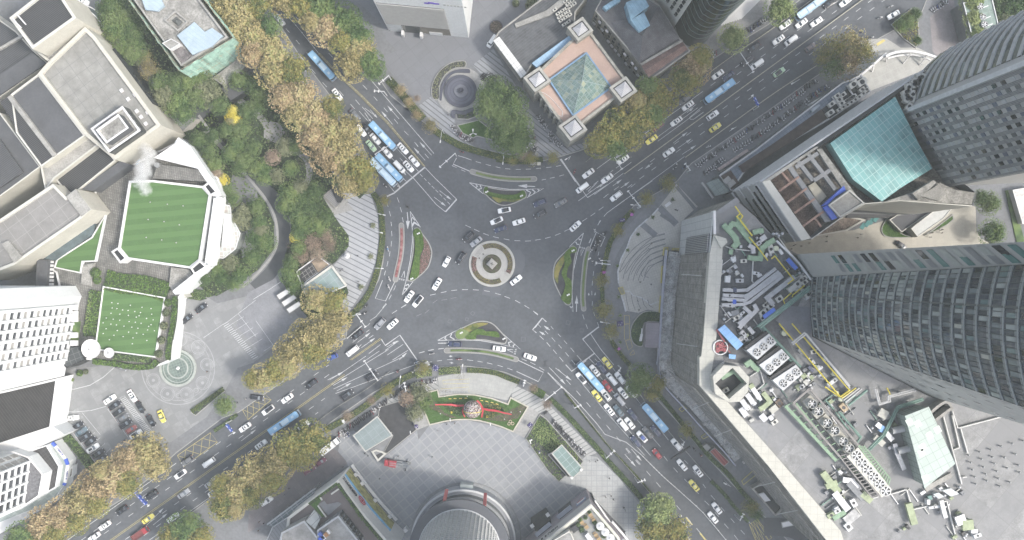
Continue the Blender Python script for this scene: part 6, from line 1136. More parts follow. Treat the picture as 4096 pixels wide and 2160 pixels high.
for x,y,s_ in[(190,595,1.0),(460,960,1.05),(840,670,1.02),(515,215,.95)]:
 q4=[(x+dx*s_,y+dy*s_)for dx,dy in[(-105,-10),(20,-95),(105,15),(-18,100)]];zt=Z+3
 inn=vol(e,WP('a2',q4,zt),zt,0,stone,dm,.4,.9,wn='turret_wall',rn='turret_gutter',cap=mat('turret_cap',(.31,.305,.28),.85,var=.2));c_=W('a2',x,y,zt)
 fr=ins(inn,.35);fr=[(p[0],p[1],zt-.3)for p in fr];mb=MB();mb.add(fr+[(c_.x,c_.y,zt+1.0)],[(0,1,4),(1,2,4),(2,3,4),(3,0,4)]);mb.bd('turret_roof',gm('white_ribbed',(.44,.44,.455),(.30,.30,.32),52,.5,.25,mode='stripe',var=.15),e)
pb=M('a2',[(288,605),(560,408),(740,658),(462,862)],z=Z);pb=ccw(pb);ap=W('a2',530,607,Z+6.5)
MB().ring(ins(pb,-.5),ins(pb,0),Z-.8,Z+.3).bd('pyramid_kerb',mat('blue_trim',(.16,.26,.38),.6),e)
pg=gm('pyramid_glass',(.13,.20,.185),(.30,.35,.34),52,1.35,.07,rough=.15,var=.25,col2=(.33,.35,.25),spec=.8,jitter=2.5)
mb=MB();mb.add([(p[0],p[1],Z+.1)for p in pb]+[tuple(ap)],[(0,1,4),(1,2,4),(2,3,4),(3,0,4)]);mb.bd('glass_pyramid',pg,e)
mb=MB();[mb.bar((p[0],p[1],Z+.15),ap,.22,.2)for p in pb]
for i in rg(4):
 a4,b4=Vc((pb[i][0],pb[i][1],Z+.15)),Vc((pb[(i+1)%4][0],pb[(i+1)%4][1],Z+.15))
 for k_ in(.2,.4,.6,.8):mb.bar(a4.lerp(ap,k_),b4.lerp(ap,k_),.1,.1)
 for k_ in rg(1,7):q_=a4.lerp(b4,k_/7);tt=1-abs(2*k_/7-1);mb.bar(q_,(a4 if k_<3.5 else b4).lerp(ap,tt),.1,.1)
mb.bd('pyramid_frame',mat('frame_green',(.22,.28,.27),.5),e)
mb=MB();P_=WP('a2',[(215,697),(235,740),(300,845),(378,880),(382,840),(330,780),(285,730),(235,697)],Z-.55);mb.pipe(P_+[P_[0]],.09,6);mb.bd('hose',wh,e)
o_=W('a2',150,300,9);e=bld('grey_roofed_hall','low hall with dark grey felt roof and white panelled edge beside the peach roof',o_);Z=9
vol(e,M('a1',[(1830,235)],'a2',[(180,20),(395,-130),(575,-30),(480,90),(470,290),(150,490),(110,560),(60,570)],'a1',[(1790,300)],z=Z),Z,0,stone,gm('felt_roof',(.085,.088,.095),(.12,.122,.13),37+90,.9,.12,mode='stripe',var=.3),.5,.5,cap=cc)
MB().pr(M('a1',[(1790,305),(1835,275)],'a2',[(110,550),(70,588)],z=Z+.6),Z-.6,Z+.5).bd('panel_strip',gm('white_panels',(.56,.56,.55),(.30,.30,.31),37,1.9,.07,var=.05),e)
MB().pr(M('a2',[(150,475),(435,265),(478,312),(188,508)],z=Z+1.5),Z-.6,Z+1.4).bd('blue_sheet_roof',gm('blue_sheet',(.27,.40,.53),(.20,.32,.45),37,1.1,.1,mode='stripe'),e)
MB().pr(M('a2',[(20,175),(260,75),(480,-100),(520,-80),(290,110),(30,205)],z=Z+.7),Z-.5,Z+.3).bd('roof_upstand',cc,e)
def acu(t,x,y,z,ang,i,where,s_=1.0,grp='rooftop air conditioners'):
 p=W(t,x,y,z);e_=th('air_conditioner',f"cream air conditioner {where}, {i}",'air conditioner',(p.x,p.y,z),R(ang),grp)
 MB().box((0,0,.45*s_),(1.5*s_,.9*s_,.9*s_)).bd('casing',mat('ac_cream',(.50,.49,.45),.6,obj=True),e_);MB().tube((0,0,.9*s_),(0,0,.95*s_),.34*s_,n=14).bd('fan',dm,e_)
k_=0
for(x0,y0,nx_,ny_)in[(322,78,1,1),(345,108,3,1),(355,135,3,1),(368,160,3,1),(392,190,2,1),(400,15,2,1),(418,35,2,1),(435,55,2,1)]:
 for i in rg(nx_):acu('a2',x0+33*i,y0-22*i,Z,36,f"unit {ORD[k_]} counted from the left top",'on the felt roofed hall');k_+=1
o_=W('a2',1000,300,12);e=bld('old_tiled_building','old building with dark hipped tile roof, blue sheet lean-tos and reddish tiled front',o_);Z=12
rtile=gm('dark_tiles',(.10,.10,.11),(.075,.075,.085),36+90,.45,.3,mode='stripe',var=.35,fine=.3);rtile2=gm('red_tiles',(.17,.11,.10),(.12,.085,.08),36+90,.45,.3,mode='stripe',var=.4,fine=.4)
P=M('a2',[(625,80),(690,-40),(860,-120),(1110,35),(1265,285),(1348,385),(1040,605),(975,490)],z=Z);vol(e,P,Z,0,stone,rtile,.25,.4,cap=cc)
e1,e2=W('a2',975,385,Z+4),W('a2',1100,100,Z+3.4)
hp=[W('a2',x,y,Z)for x,y in[(745,165),(905,410),(960,480),(1265,288),(1110,45),(950,130)]]
r1,r2=W('a2',985,270,Z+4.0),W('a2',1060,130,Z+3)
mb=MB();mb.add([tuple(v)for v in hp]+[tuple(r1),tuple(r2)],[(0,1,6,5),(1,2,6),(2,3,6),(3,4,7,6),(4,5,7),(5,6,7)]);mb.bd('hipped_roof',rtile,e)
hp=[W('a2',x,y,Z+.3)for x,y in[(972,492),(1285,310),(1325,372),(1032,582)]];r1,r2=W('a2',1000,535,Z+2.2),W('a2',1303,340,Z+2.2)
mb=MB();mb.add([tuple(v)for v in hp]+[tuple(r1),tuple(r2)],[(0,4,5,1),(4,3,2,5),(0,3,4),(1,2,5)]);mb.bd('front_roof',rtile2,e)
mb=MB();mb.bar(W('a2',972,488,Z+.6),W('a2',1285,306,Z+.6),.8,.9);mb.bd('parapet_wall',ccd,e)
bs=gm('weathered_blue_sheet',(.20,.32,.41),(.13,.24,.33),37,1.1,.1,mode='stripe',var=.3)
for q_,z_ in[([(686,50),(795,-20),(820,5),(710,75)],Z+2),([(860,20),(985,-40),(1035,45),(895,150)],Z+5),([(895,150),(995,90),(1042,190),(960,242)],Z+4.5)]:MB().pr(WP('a2',q_,z_),Z-.2,z_).bd('blue_lean_to',bs,e)
a_,b_=W('a2',625,80,Z),W('a2',1040,605,Z);u=(b_-a_).normalized();nr=nrm(V0,u,VX);L_=(b_-a_).length
wins(e,a_+nr*.05,b_+nr*.05,1,11,12,3,.45,.5,gd,.15)
for i in rg(14):p=a_+u*L_*(i+.8)/15+nr*.5;MB().box((p.x,p.y,rd.choice([3,6,9,9.5])),(1.2,.6,.9),mt.atan2(u.y,u.x)).bd('wall_unit',mat('wall_unit_paint',(.38,.38,.40),.6),e)
o_=W('a2',1400,100);e=bld('dark_glass_tower','dark green glass tower with rounded corner and curved floor bands at the top',o_)
P=smooth(WP('a2',[(1180,60),(1262,285),(1300,330),(1350,352),(1410,342),(1470,300),(1560,200),(1760,-60),(1600,-500),(1000,-400)],0),5)
MB().pr(P,0,95).bd('glass_wall',glm('tower_glass_dark',(.022,.034,.032),.12),e)
n_=len(P);fb=MB();gb=gm
for j in rg(20):
 fb.ring(ins(P,-.14),ins(P,.1),10+j*4.2,10.3+j*4.2)
fb.bd('floor_bands',mat('tower_band',(.10,.125,.12),.4,.2),e)
pw=WP('a2',[(1120,-60),(1255,165),(1262,150),(1400,-60),(1300,-300)],8)
MB().pr([Vc((p.x,p.y,0))for p in WP('a2',[(1085,0),(1180,90),(1225,200),(1100,-100),(1000,-200)],8)],0,60).bd('side_block',crm,e)
a_,b_=W('a2',1095,-10,8),W('a2',1215,190,8);wins(e,a_,b_,14,58,4,11,.4,.5,gd,.5)
e=bld('sunlit_steps','bright white stepped canopy stripes beside the dark tower',W('a2',1740,90));mb=MB()
for i in rg(9):mb.bar(W('a2',1580+18*i,190-6*i,1.0),W('a2',1800+18*i,10-6*i-40,1.0),.5,.3)
mb.bd('sunlit_stripe',wh,e)  # white bars put the sunlight on the step paving into the colour
# ---- section 5
for n_,ox,oy,k in[('f1',2780,600,3.018),('f2',3400,150,2.468),('f3',1540,1880,4.155)]:TL[n_]=(ox,oy,k)
def wtx(body,c,right,size,m_,parent,name='lettering'):
 cu=bpy.data.curves.new(name,'FONT');cu.body=body;cu.size=size;cu.extrude=.08;cu.align_x='CENTER';cu.align_y='CENTER'
 o=NO(name,cu);C.objects.link(o);r=Vc(right).normalized();up=Vc((0,0,1));n=r.cross(up)
 o.matrix_world=Matrix.Translation(c)@Matrix((r,up,n)).transposed().to_4x4()
 par(o,parent);cu.materials.append(m_);return tomesh(o)
o_=W('f1',1200,500,20);e=bld('north_east_mall','long mall with ribbed grey facade, open roof bays with beams and teal glass roof',o_);Z=44
ribm=gm('ribbed_facade',(.31,.32,.33),(.10,.105,.115),0,2.3,.32,per2=2.3,mode='grid',vert=True,var=.12)
ribm=mat('rib_back',(.17,.173,.18),.7,var=.15,scale=.2);ribc=mat('rib_grey',(.52,.525,.525),.6,var=.12)
RO=M('f1',[(810,385)],'a3',[(380,1110),(950,720),(1190,530)],'f2',[(700,400),(575,720),(930,1290)],'b3',[(1560,90),(1540,190),(1000,150),(730,174)],'f1',[(1750,820),(1400,1070)],z=Z)
rc=ccw(RO);n=len(rc);mb=MB();mb.add([(p[0],p[1],0)for p in rc]+[(p[0],p[1],Z)for p in rc],QF(n));mb.bd('wall',ribm,e)
def ribs(a,b,z0,z1,k_,m_=ribc,w=.5,d=.55):
 u=(b-a).normalized();nr=Vc((u.y,-u.x,0));mid=(a+b)/2
 if nr.dot(Vc((-mid.x,-mid.y,0)))<0:nr=-nr
 mb=MB();L=(b-a).length
 for j in rg(k_):z_=z0+(z1-z0)*(j+.5)/k_;mb.box((mid.x+nr.x*d/2,mid.y+nr.y*d/2,z_),(L,d,w),mt.atan2(u.y,u.x))
 mb.bd('facade_rib',m_,e);return nr
A_w,A_n=W('f1',810,385,Z),W('a3',1190,530,Z);nr=ribs(A_w,A_n,12,Z,8,w=2.2)
B_s=W('f1',1290,1095,Z);nr2=ribs(A_w,B_s,8,Z,4,w=.5)
MB().box(((A_w+B_s)/2+nr2*.1+Vc((0,0,-14)))[:],((B_s-A_w).length,.25,28),mt.atan2(*(B_s-A_w).yx)).bd('side_cladding',mat('side_cladding',(.44,.45,.455),.6,var=.08),e)
u=(B_s-A_w).normalized()
for z_,fs in[(38,[.12,.22,.36,.5,.62,.75]),(33,[.2,.32,.44,.58,.7]),(28,[.3,.42,.52,.66]),(22,[.25,.45,.6])]:
 for f_ in fs:c_=A_w+(B_s-A_w)*f_;MB().box((c_.x+nr2.x*.35,c_.y+nr2.y*.35,z_),(4.2,.3,1.1),mt.atan2(u.y,u.x)).bd('window',gd,e)
MB().poly([(p[0],p[1])for p in ins(rc,.2)],Z-4.5).bd('bay_floor',mat('bay_floor',(.15,.135,.12),.95,var=.6,scale=.25,fine=.4),e)
def slab(name,t,pts,z,h,m_,par=None):return MB().pr(WP(t,pts,z),z-h,z).bd(name,m_,par or e)
slab('cornice','f1',[(812,383),(905,362),(1402,1066),(1290,1096)],Z+.3,2,crm)
slab('cornice','f1',[(812,383),(1460,-40),(1500,-40),(920,362)],Z+.2,2,cc)
slab('roof_slab','f1',[(1120,215),(1165,185),(1650,860),(1570,870)],Z-.5,1.2,cgy)
for k_,(a,b)in en([((1240,140),(1420,370)),((1360,50),(1690,480)),((1210,210),(1480,40)),((1430,370),(1650,230))]):MB().bar(W('f1',*a,Z-1+.03*k_),W('f1',*b,Z-1+.03*k_),1.2,1.0).bd('roof_beam',cgy,e)
for k_,(a,b)in en([((1010,500),(1250,325)),((1105,640),(1345,465)),((1195,765),(1440,590)),((1300,920),(1545,745)),((1040,265),(1140,385)),((1440,820),(1520,930))]):MB().bar(W('f1',*a,Z-.6+.03*k_),W('f1',*b,Z-.6+.03*k_),.6,.8).bd('truss',mat('rusty_truss',(.26,.17,.14),.8,var=.3),e)
slab('rear_deck','f1',[(1470,-10),(1530,-20),(1990,600),(2050,640),(1850,760),(1760,820),(1720,800),(1650,640),(1800,500),(1760,430)],Z-.3,1.5,ccd)
slab('pale_floor','f1',[(1365,435),(1450,385),(1590,560),(1500,650)],Z-3.6,.6,mat('pale_screed',(.40,.38,.32),.9,var=.15))
slab('brown_floor','f1',[(925,365),(1120,220),(1570,870),(1390,1050)],Z-4.3,.2,mat('brown_floor',(.13,.095,.08),.95,var=.6,scale=.3,fine=.4))
slab('blue_sheeting','f1',[(1545,695),(1610,660),(1720,820),(1660,845)],Z+.4,1.5,bluep);slab('blue_sheeting','f1',[(1530,680),(1800,430),(1820,490),(1700,560),(1600,660)],Z-.1,1.5,bluep)
vol(e,M('f1',[(1615,665),(1870,480),(2050,640),(1755,815)],z=Z+1.2),Z+1.2,Z-2,crm,cc,.5,.4,wn='rear_roof_wall',rn='rear_roof')
slab('rear_roof','b3',[(860,170),(1090,95),(1200,40),(1300,20),(1400,70),(1560,95),(1535,185),(1000,152)],Z+.2,2,ccd)
slab('roof_box','b3',[(1150,120),(1290,30),(1345,100),(1290,160)],Z+1.2,2,cc);slab('roof_box','b3',[(1090,100),(1250,0),(1270,20),(1130,150)],Z+1.8,2,ccd)
tealm=gm('teal_glass_roof',(.19,.37,.37),(.36,.53,.52),-52,2.6,.07,rough=.4,var=.3,spec=.4,per2=1.5,col2=(.19,.41,.40),jitter=.5)
tp=[W(t,x,y,z_)for t,x,y,z_ in[('a3',470,1080,Z+1),('a3',960,730,Z+1),('a3',1130,1070,Z+1),('a3',1240,1270,Z+1),('b3',1000,60,Z+1),('b3',860,162,Z+1),('b3',640,-5,Z+1)]]
cen=W('a3',860,1130,Z+1.3);mb=MB();mb.add([tuple(p)for p in tp]+[tuple(cen)],[(i,(i+1)%7,7)for i in rg(7)][::1]);o=mb.bd('glass_roof',tealm,e)
ts=MB();
for i in rg(7):
 a,b=tp[i],tp[(i+1)%7];ts.add([(a.x,a.y,Z-3),(b.x,b.y,Z-3),tuple(b),tuple(a)],[(0,1,2,3)])
ts.bd('glass_side',mat('teal_side',(.14,.26,.25),.4),e)
for k_ in rg(1,12):
 a=tp[0].lerp(tp[6],k_/12);b=tp[1].lerp(tp[3],k_/12);MB
for a,b in[(('b3',730,174),('b3',1000,150)),(('b3',1000,150),('b3',1540,190)),(('f1',1400,1070),('f1',1750,820)),(('f1',1750,820),('b3',730,174))]:
 pa,pb_=W(*a,Z),W(*b,Z);u_=(pb_-pa).normalized();nr_=Vc((u_.y,-u_.x,0));nr_=nr_ if nr_.y<0 else-nr_;pa,pb_=pa+nr_*.2,pb_+nr_*.2;MB().bar((pa.x,pa.y,(Z-.05)/2+5),(pb_.x,pb_.y,(Z-.05)/2+5),.3,Z-10.1).bd('south_wall',crm,e)
e=bld('low_arcade','low debris strewn roof with cream rim along the sunlit pedestrian street',W('b3',500,330));vol(e,WP('b3',[(330,430),(400,380),(480,310),(590,265),(700,290),(740,300),(595,385)],9),9,0,crm,mat('debris_roof',(.17,.14,.12),.95,var=.6,scale=.6,fine=.5),.4,.6)
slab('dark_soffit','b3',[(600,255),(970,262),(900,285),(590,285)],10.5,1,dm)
e=bld('teal_awning','folded teal awnings on the pedestrian street',W('b3',740,330));mb=MB()
for i in rg(4):mb.pr(WP('b3',[(690+32*i,360-18*i),(720+32*i,320-18*i),(745+32*i,335-18*i),(715+32*i,375-18*i)],3),2.6,3+.2*(i%2))
mb.bd('awning',mat('teal_fabric',(.08,.22,.22),.8),e)
e=bld('entrance_ramp','pale ramp slab over a dark sloping opening in the bright lawn',W('b3',1150,320));vol(e,WP('b3',[(915,300),(975,262),(1250,225),(1010,395)],2.5),2.5,0,crm,slate,.3,.3);vol(e,WP('b3',[(1080,365),(1260,225),(1395,210),(1330,290),(1130,430)],4),4,0,crm,mat('pale_slab',(.42,.43,.42),.8),.2,.3)
o_=W('f1',600,200,9);e=bld('mall_deck','narrow podium deck with brown trough, skylights and machinery in front of the ribbed facade',o_);Zd=10
DK=M('f1',[(290,305),(440,497)],'a3',[(-150,1260),(460,905),(770,700),(710,575),(560,620)],'f1',[(720,0)],z=Zd);vol(e,DK,Zd,0,gym,gm('deck_panels',(.17,.20,.24),(.11,.13,.16),36,1.3,.1,var=.2),.4,.5,cap=slv)
trough=mat('trough_brown',(.06,.045,.042),.9,var=.4,scale=.5)
MB().pr(M('f1',[(525,195),(920,-60)],'a3',[(400,825),(455,890)],'f1',[(580,275)],z=Zd),Zd-.5,Zd+.15).bd('trough',trough,e)
MB().pr(WP('f1',[(310,318),(430,245),(535,400),(440,480)],Zd),Zd-.5,Zd+.15).bd('trough',trough,e)
MB().pr(WP('a3',[(405,825),(700,585),(760,690),(465,895)],Zd),Zd-.5,Zd+.1).bd('machine_pit',dm,e)
MB().pr(WP('a3',[(315,830),(375,790),(388,800),(330,850)],Zd),Zd,Zd+1).bd('glass_hatch',mat('hatch_glass',(.30,.34,.38),.3),e)
for i,(x,y)in en([(385,365),(440,405)]):MB().box(W('f1',x,y,Zd+.4),(2.6,1.8,.8),R(40)).bd('machine_box',mat('box_grey',(.3,.29,.28),.8),e)
k_=0
for(x,y,s_)in[(512,728,1.5),(528,757,1.5),(545,785,1.5),(460,857,1.8),(578,768,1.2),(600,755,1.2),(620,740,1.2),(640,728,1.2),(530,830,1.2),(560,812,1.2),(590,795,1.2),(620,775,1.2),(650,755,1.2),(680,735,1.2),(710,710,1.2),(628,645,2.2),(690,628,2.4),(700,680,1.4),(735,680,1.4),(555,720,1.5),(470,790,1.6)]:
 acu('a3',x,y,Zd+.2,36,f"{ORD[k_]} unit",'in the machine pit of the mall deck',s_,'units on the mall deck');k_+=1
MB().bar(W('a3',600,655,Zd+1),W('a3',650,735,Zd+1),.5,.5).bar(W('a3',480,730,Zd+1),W('a3',550,820,Zd+1),.4,.4).bar(W('a3',700,565,Zd+1),W('a3',770,690,Zd+1),.5,.5).bd('railing',slv,e)
e2_=bld('glass_canopy','sloping greenish glass canopy at the west end of the mall deck',W('f1',270,450));MB().add([W('f1',x,y,z_)for x,y,z_ in[(135,400,6),(280,340,8),(425,500,8),(248,558,6)]],[(0,1,2,3)]).add([W('f1',x,y,z_-.2)for x,y,z_ in[(135,400,6),(280,340,8),(425,500,8),(248,558,6)]],[(3,2,1,0)]).bd('glass_panel',gm('greenish_glass',(.24,.28,.27),(.16,.18,.18),36,1.5,.06),e2_);MB().pr(WP('f1',[(75,395),(95,388),(228,578),(212,585)],6),5.2,6.2).bd('fascia',mat('fascia_grey',(.34,.34,.34),.7),e2_)
for x,y in[(150,410),(240,545)]:MB().tube(W('f1',x,y,0),W('f1',x,y,5.8),.15,n=8).bd('post',gym,e2_)
e3_=bld('curved_gate','white curved arch screen at the mouth of the north-east plaza',W('a3',1000,400));P=smooth(WP('a3',[(890,425),(960,395),(1080,385),(1190,405),(1275,432)],5),5,False);MB().pr(spo(P,.8),4.4,5).bd('arch_beam',wh,e3_)
P2=smooth(WP('a3',[(905,440),(980,420),(1090,412),(1180,430),(1230,455)],3),5,False);MB().pr(spo(P2,.5),2.5,3).bd('arch_rail',wh,e3_)
for a,b in[((1075,405),(1020,480)),((1200,420),(1145,490)),((800,480),(785,540)),((890,425),(890,465))]:MB().bar(W('a3',*a,4.5),W('a3',*b,.3),.4,.4).bd('strut',wh,e3_)
for i in rg(5):MB().tube(P[i*4][:2]+(0,)if False else(P[i*4].x,P[i*4].y,0),(P[i*4].x,P[i*4].y,4.2),.15,n=6).bd('post',wh,e3_)
e3_=bld('screen_wall','long white topped screen wall along the scooter pavement',W('a3',600,620));MB().pr(spo([W('a3',330,780,4),W('a3',710,560,4),W('a3',893,402,4)],.7),0,4.2).bd('screen',wh,e3_)
MB().pr(spo([W('f1',285,235,2),W('f1',640,0,2)],1.0),0,2).bd('low_screen',mat('pinkish_wall',(.34,.28,.27),.8,var=.3,scale=1),e3_)
for i,q_ in en([[(590,400),(660,365),(690,380),(620,420)],[(640,440),(740,360),(770,375),(660,455)],[(590,490),(680,430),(700,450),(600,510)],[(815,330),(870,296),(885,308),(825,348)]]):shh('yellow_floor_marking',WP('a3',q_),Z3+.01,mat('yellow_plate',(.50,.42,.16),.8,var=.15))
o_=W('f2',1100,600,44);e=bld('grey_grid_tower','tall grey tower with paired window rows and a curved glass side, right edge',o_);Z0,Z1=38,112
P=M('f2',[(575,722),(640,625),(672,530),(705,440),(745,370),(800,290),(870,215),(1000,100),(1500,100),(2100,900),(2100,1400),(1035,1450)],z=44)
MB().pr(P,Z0,Z1).bd('wall',mat('tower_grey',(.41,.41,.405),.6,var=.06),e)
cz=P[1:8];bands=MB();gl=MB()
def strip_wall(mb,pts,z0,z1,d):
 q_=ofl(pts,d)
 for a,b in zip(q_,q_[1:]):mb.add([(a.x,a.y,z0),(b.x,b.y,z0),(b.x,b.y,z1),(a.x,a.y,z1)],[(0,1,2,3)])
 q0=ofl(pts,0)
 for i in rg(len(q_)-1):mb.add([tuple(q_[i][:2])+(z1,),tuple(q_[i+1][:2])+(z1,),tuple(q0[i+1][:2])+(z1,),tuple(q0[i][:2])+(z1,)],[(0,1,2,3)])
cs=smooth(cz,4,False);sgn=1
mid_=cs[len(cs)//2];tst=ofl(cs,1)[len(cs)//2];cen_=sum(P,Vc((0,0,0)))/len(P);sgn=1 if(tst-cen_).length>(mid_-cen_).length else-1
strip_wall(gl,cs,40,Z1,.06*sgn);
for j in rg(18):strip_wall(bands,cs,44+4.0*j,45.5+4.0*j,.35*sgn)
gl.bd('curved_glass',glm('curved_glass',(.13,.15,.13),.12,var=.5,scale=.25),e);bands.bd('curved_band',mat('band_grey',(.40,.405,.41),.5),e)
a_,b_=W('f2',575,722,44),W('f2',1035,1450,44);u=(b_-a_).normalized();nr=nrm(V0,u,VX)
gw=[gd,mat('window_mid',(.11,.115,.12),.3),mat('window_grey',(.16,.17,.18),.3),mat('window_blue',(.13,.14,.19),.3),mat('window_frame_white',(.42,.43,.44),.6)]
wins(e,a_+u*1.2+nr*.1,b_+nr*.1,42,108,11,18,.50,.44,gd,.2,alt=gw)
mb=MB()
for i in rg(12):
 for d_ in(-.35,0,.35):p=a_+u*(1.2+((b_-a_).length-1.2)*i/11+d_);mb.bar((p.x+nr.x*.12,p.y+nr.y*.12,38),(p.x+nr.x*.12,p.y+nr.y*.12,Z1),.10,.2)
mb.bd('facade_groove',mat('groove_grey',(.22,.225,.235),.7),e);MB().bar((a_.x,a_.y,40),(a_.x,a_.y,Z1),1.3,1.3).bd('corner_fin',mat('fin_pale',(.55,.56,.57),.6),e)
for i,(x,y)in en([(560,500),(535,545),(540,580),(545,615),(580,620),(610,470),(640,440),(660,410),(690,400),(600,570),(565,690),(650,470)]):
 acu('f2',x,y,Z+.0,rd.choice([30,60,100,-20]),f"{ORD[i]} of the cluster",'at the foot of the grey tower',1.6,'cabinets at the tower foot')
o_=W('b3',900,900,45);e=bld('east_glass_tower','huge tower with dark reflecting glass front between two grey concrete flanks',o_);Zb,Zt2=30,168
def TP(x,y,z):return W('b3',x,y,z)
N0,A0,E0,S0=TP(215,560,45),TP(330,735,45),TP(345,1180,45),TP(1250,1638,45)
Z9=149;N1=W('b3',-1931+2146*235/131,679-119*235/131,Z9);A1=TP(2134,627,Z9);E1=TP(2166,1790,Z9);S1=W('b3',-1931+3181*235/131,679+959*235/131,Z9)
ext=lambda a,b,z:a+(b-a)*((z-a.z)/(b.z-a.z))
cols=[(N0,N1),(A0,A1),(E0,E1),(S0,S1)];bk=Vc((70,0,0))
def wallq(i,j,nm,m_):
 vs=[]
 for k_ in rg(17):z_=Zb+(Zt2-Zb)*k_/16;vs+=[tuple(ext(*cols[i],z_)),tuple(ext(*cols[j],z_))]
 MB().add(vs,[(2*k_+2,2*k_+3,2*k_+1,2*k_)for k_ in rg(16)]).bd(nm,m_,e)
flank=mat('flank_grey',(.30,.305,.295),.6,var=.07);wallq(0,1,'wall',flank)
eg=gm('east_glass',(.075,.088,.095),(.10,.115,.12),90,1.6,.05,rough=.10,per2=1.4,vert=True,var=.5,col2=(.045,.055,.07),spec=.9,metal=0,fine=.3,jitter=.6)  # strong tone variation paints broad pale reflections into the glass
wallq(2,3,'wall',flank)
def GF(f_,z_,d=0.0):
 p=ext(A0,A1,z_).lerp(ext(E0,E1,z_),f_);p.x-=2.2*4*f_*(1-f_)*min(1,max(.25,(z_-30)/60))+d;return p
mb=MB();zz_=[Zb+(Zt2-Zb)*i/12 for i in rg(13)]
mb.add([tuple(GF(i/16,z_))for z_ in zz_ for i in rg(17)],[(j*17+i,(j+1)*17+i,(j+1)*17+i+1,j*17+i+1)for j in rg(12)for i in rg(16)]);mb.bd('glass_front',eg,e)
t4=[ext(*c_,Zt2)for c_ in cols];MB().add([tuple(v)for v in[t4[0],t4[1],t4[2],t4[3],t4[3]+bk,t4[0]+bk]],[(0,1,2,3,4,5)]).bd('roof',slate,e)
b4=[ext(*c_,Zb)for c_ in cols];MB().add([tuple(v)for v in[b4[0],t4[0],t4[0]+bk,b4[0]+bk,b4[3],b4[3]+bk,t4[3]+bk,t4[3]]],[(0,1,2,3),(4,5,6,7),(3,2,6,5)]).bd('rear_wall',flank,e)
fl=MB();mu=MB();sp=MB()
nf=30
for j in rg(nf):
 z_=46+(Zt2-46)*j/nf;
 for i in rg(12):fl.bar(GF(i/12,z_,.2),GF((i+1)/12,z_,.2),.25,.22);sp.add([tuple(GF(i/12,z_-1.1,.09)),tuple(GF((i+1)/12,z_-1.1,.09)),tuple(GF((i+1)/12,z_,.09)),tuple(GF(i/12,z_,.09))],[(3,2,1,0)])
sp.bd('spandrel',mat('spandrel_green',(.19,.21,.21),.3,var=.25,scale=.3),e)['kind']='stuff';fl.bd('floor_line',mat('floor_line_pale',(.33,.35,.345),.4,.2),e)['kind']='stuff'
for f_ in[.30,.66]+[i/24 for i in rg(25)]:
 w_=.32 if f_ in(.30,.66)else .1
 for z0_,z1_ in zip(zz_,zz_[1:]):mu.bar(GF(f_,z0_,.14),GF(f_,z1_,.14),w_,w_)
mu.bd('mullion',mat('mullion_dark',(.11,.12,.12),.4,.3),e)
ttl=[mat('pane_pale',(.29,.32,.31),.15,spec=.8),mat('pane_teal',(.12,.175,.175),.12,spec=.8),mat('pane_dark',(.022,.028,.034),.1,spec=.9),mat('pane_cream',(.36,.36,.32),.3),mat('pane_mid',(.15,.175,.18),.12,spec=.8)]  # contrasting pane tones paint reflections into the glass front
pn=[MB()for _ in ttl];rs_=rd.Random(3)
for j in rg(nf-1):
 z0_,z1_=46.6+(Zt2-46)*j/nf,45.6+(Zt2-46)*(j+1)/nf
 for i in rg(24):
  if rs_.random()<.42:continue
  q_=rs_.random();ti=2 if q_<.38 else 4 if q_<.68 else 0 if q_<.85 else 1 if q_<.96 else 3
  if 11<=j<=13 and i<8:ti=0
  if 8<=j<=10 and i>16 and rs_.random()<.8:ti=3
  f0,f1=i/24+.004,(i+1)/24-.004
  vs=[]
  for f_,z_ in((f0,z0_),(f1,z0_),(f1,z1_),(f0,z1_)):vs.append(tuple(GF(f_,z_,.06+.02*rs_.random())))
  pn[ti].add(vs,[(3,2,1,0)])
for mb,m_ in zip(pn,ttl):o=mb.bd('window_pane',m_,e);o['kind']='stuff'
def tilted_windows(i,j,fs,z0,z1,nf_,wd,hh,alt):
 for f_ in fs:
  for k_ in rg(nf_):
   z_=z0+(z1-z0)*k_/nf_;a,b=ext(*cols[i],z_),ext(*cols[j],z_);u_=(b-a).normalized();c_=a.lerp(b,f_);nr_=Vc((u_.y,-u_.x,0));nr_=nr_ if nr_.dot(Vc((-c_.x,-c_.y,0)))>0 else-nr_
   c_=c_+nr_*.12;up=(ext(*cols[i],z_+1)-ext(*cols[i],z_)).lerp(ext(*cols[j],z_+1)-ext(*cols[j],z_),f_).normalized()
   MB().add([tuple(c_+u_*s1*wd/2+up*s2*hh/2)for s1,s2 in((-1,-1),(1,-1),(1,1),(-1,1))],[(0,1,2,3)]).add([tuple(c_-nr_*.05+u_*s1*wd/2+up*s2*hh/2)for s1,s2 in((-1,-1),(1,-1),(1,1),(-1,1))],[(3,2,1,0)]).bd('window',rd.choice(alt),e)
tw=[gd,mat('teal_window',(.08,.17,.16),.2),MT['window_grey'],mat('pale_window',(.28,.30,.28),.4)]
tilted_windows(0,1,(.30,.68),70,150,18,2.6,2.4,tw);tilted_windows(2,3,(.15,.40,.65,.88),56,140,13,1.8,1.8,[gd,MT['window_grey'],MT['pane_pale']])
o_=W('b2',1800,900,45);e=bld('east_mall','big mall with cluttered grey plant roof, cream roof rim and scaffolded west facade',o_);Z=45
MR=M('b2',[(1535,235),(1690,135)],'f1',[(750,805),(1250,1350)],'b3',[(330,760),(345,1180),(1250,1638)],z=Z)+[Vc((330,-60,0)),Vc((330,-300,0))]+M('c3',[(470,1500),(440,1358),(0,800)],'c2',[(1931,795),(1415,190),(1418,0)],'b2',[(1440,1180),(1490,560),(1530,420)],z=Z)
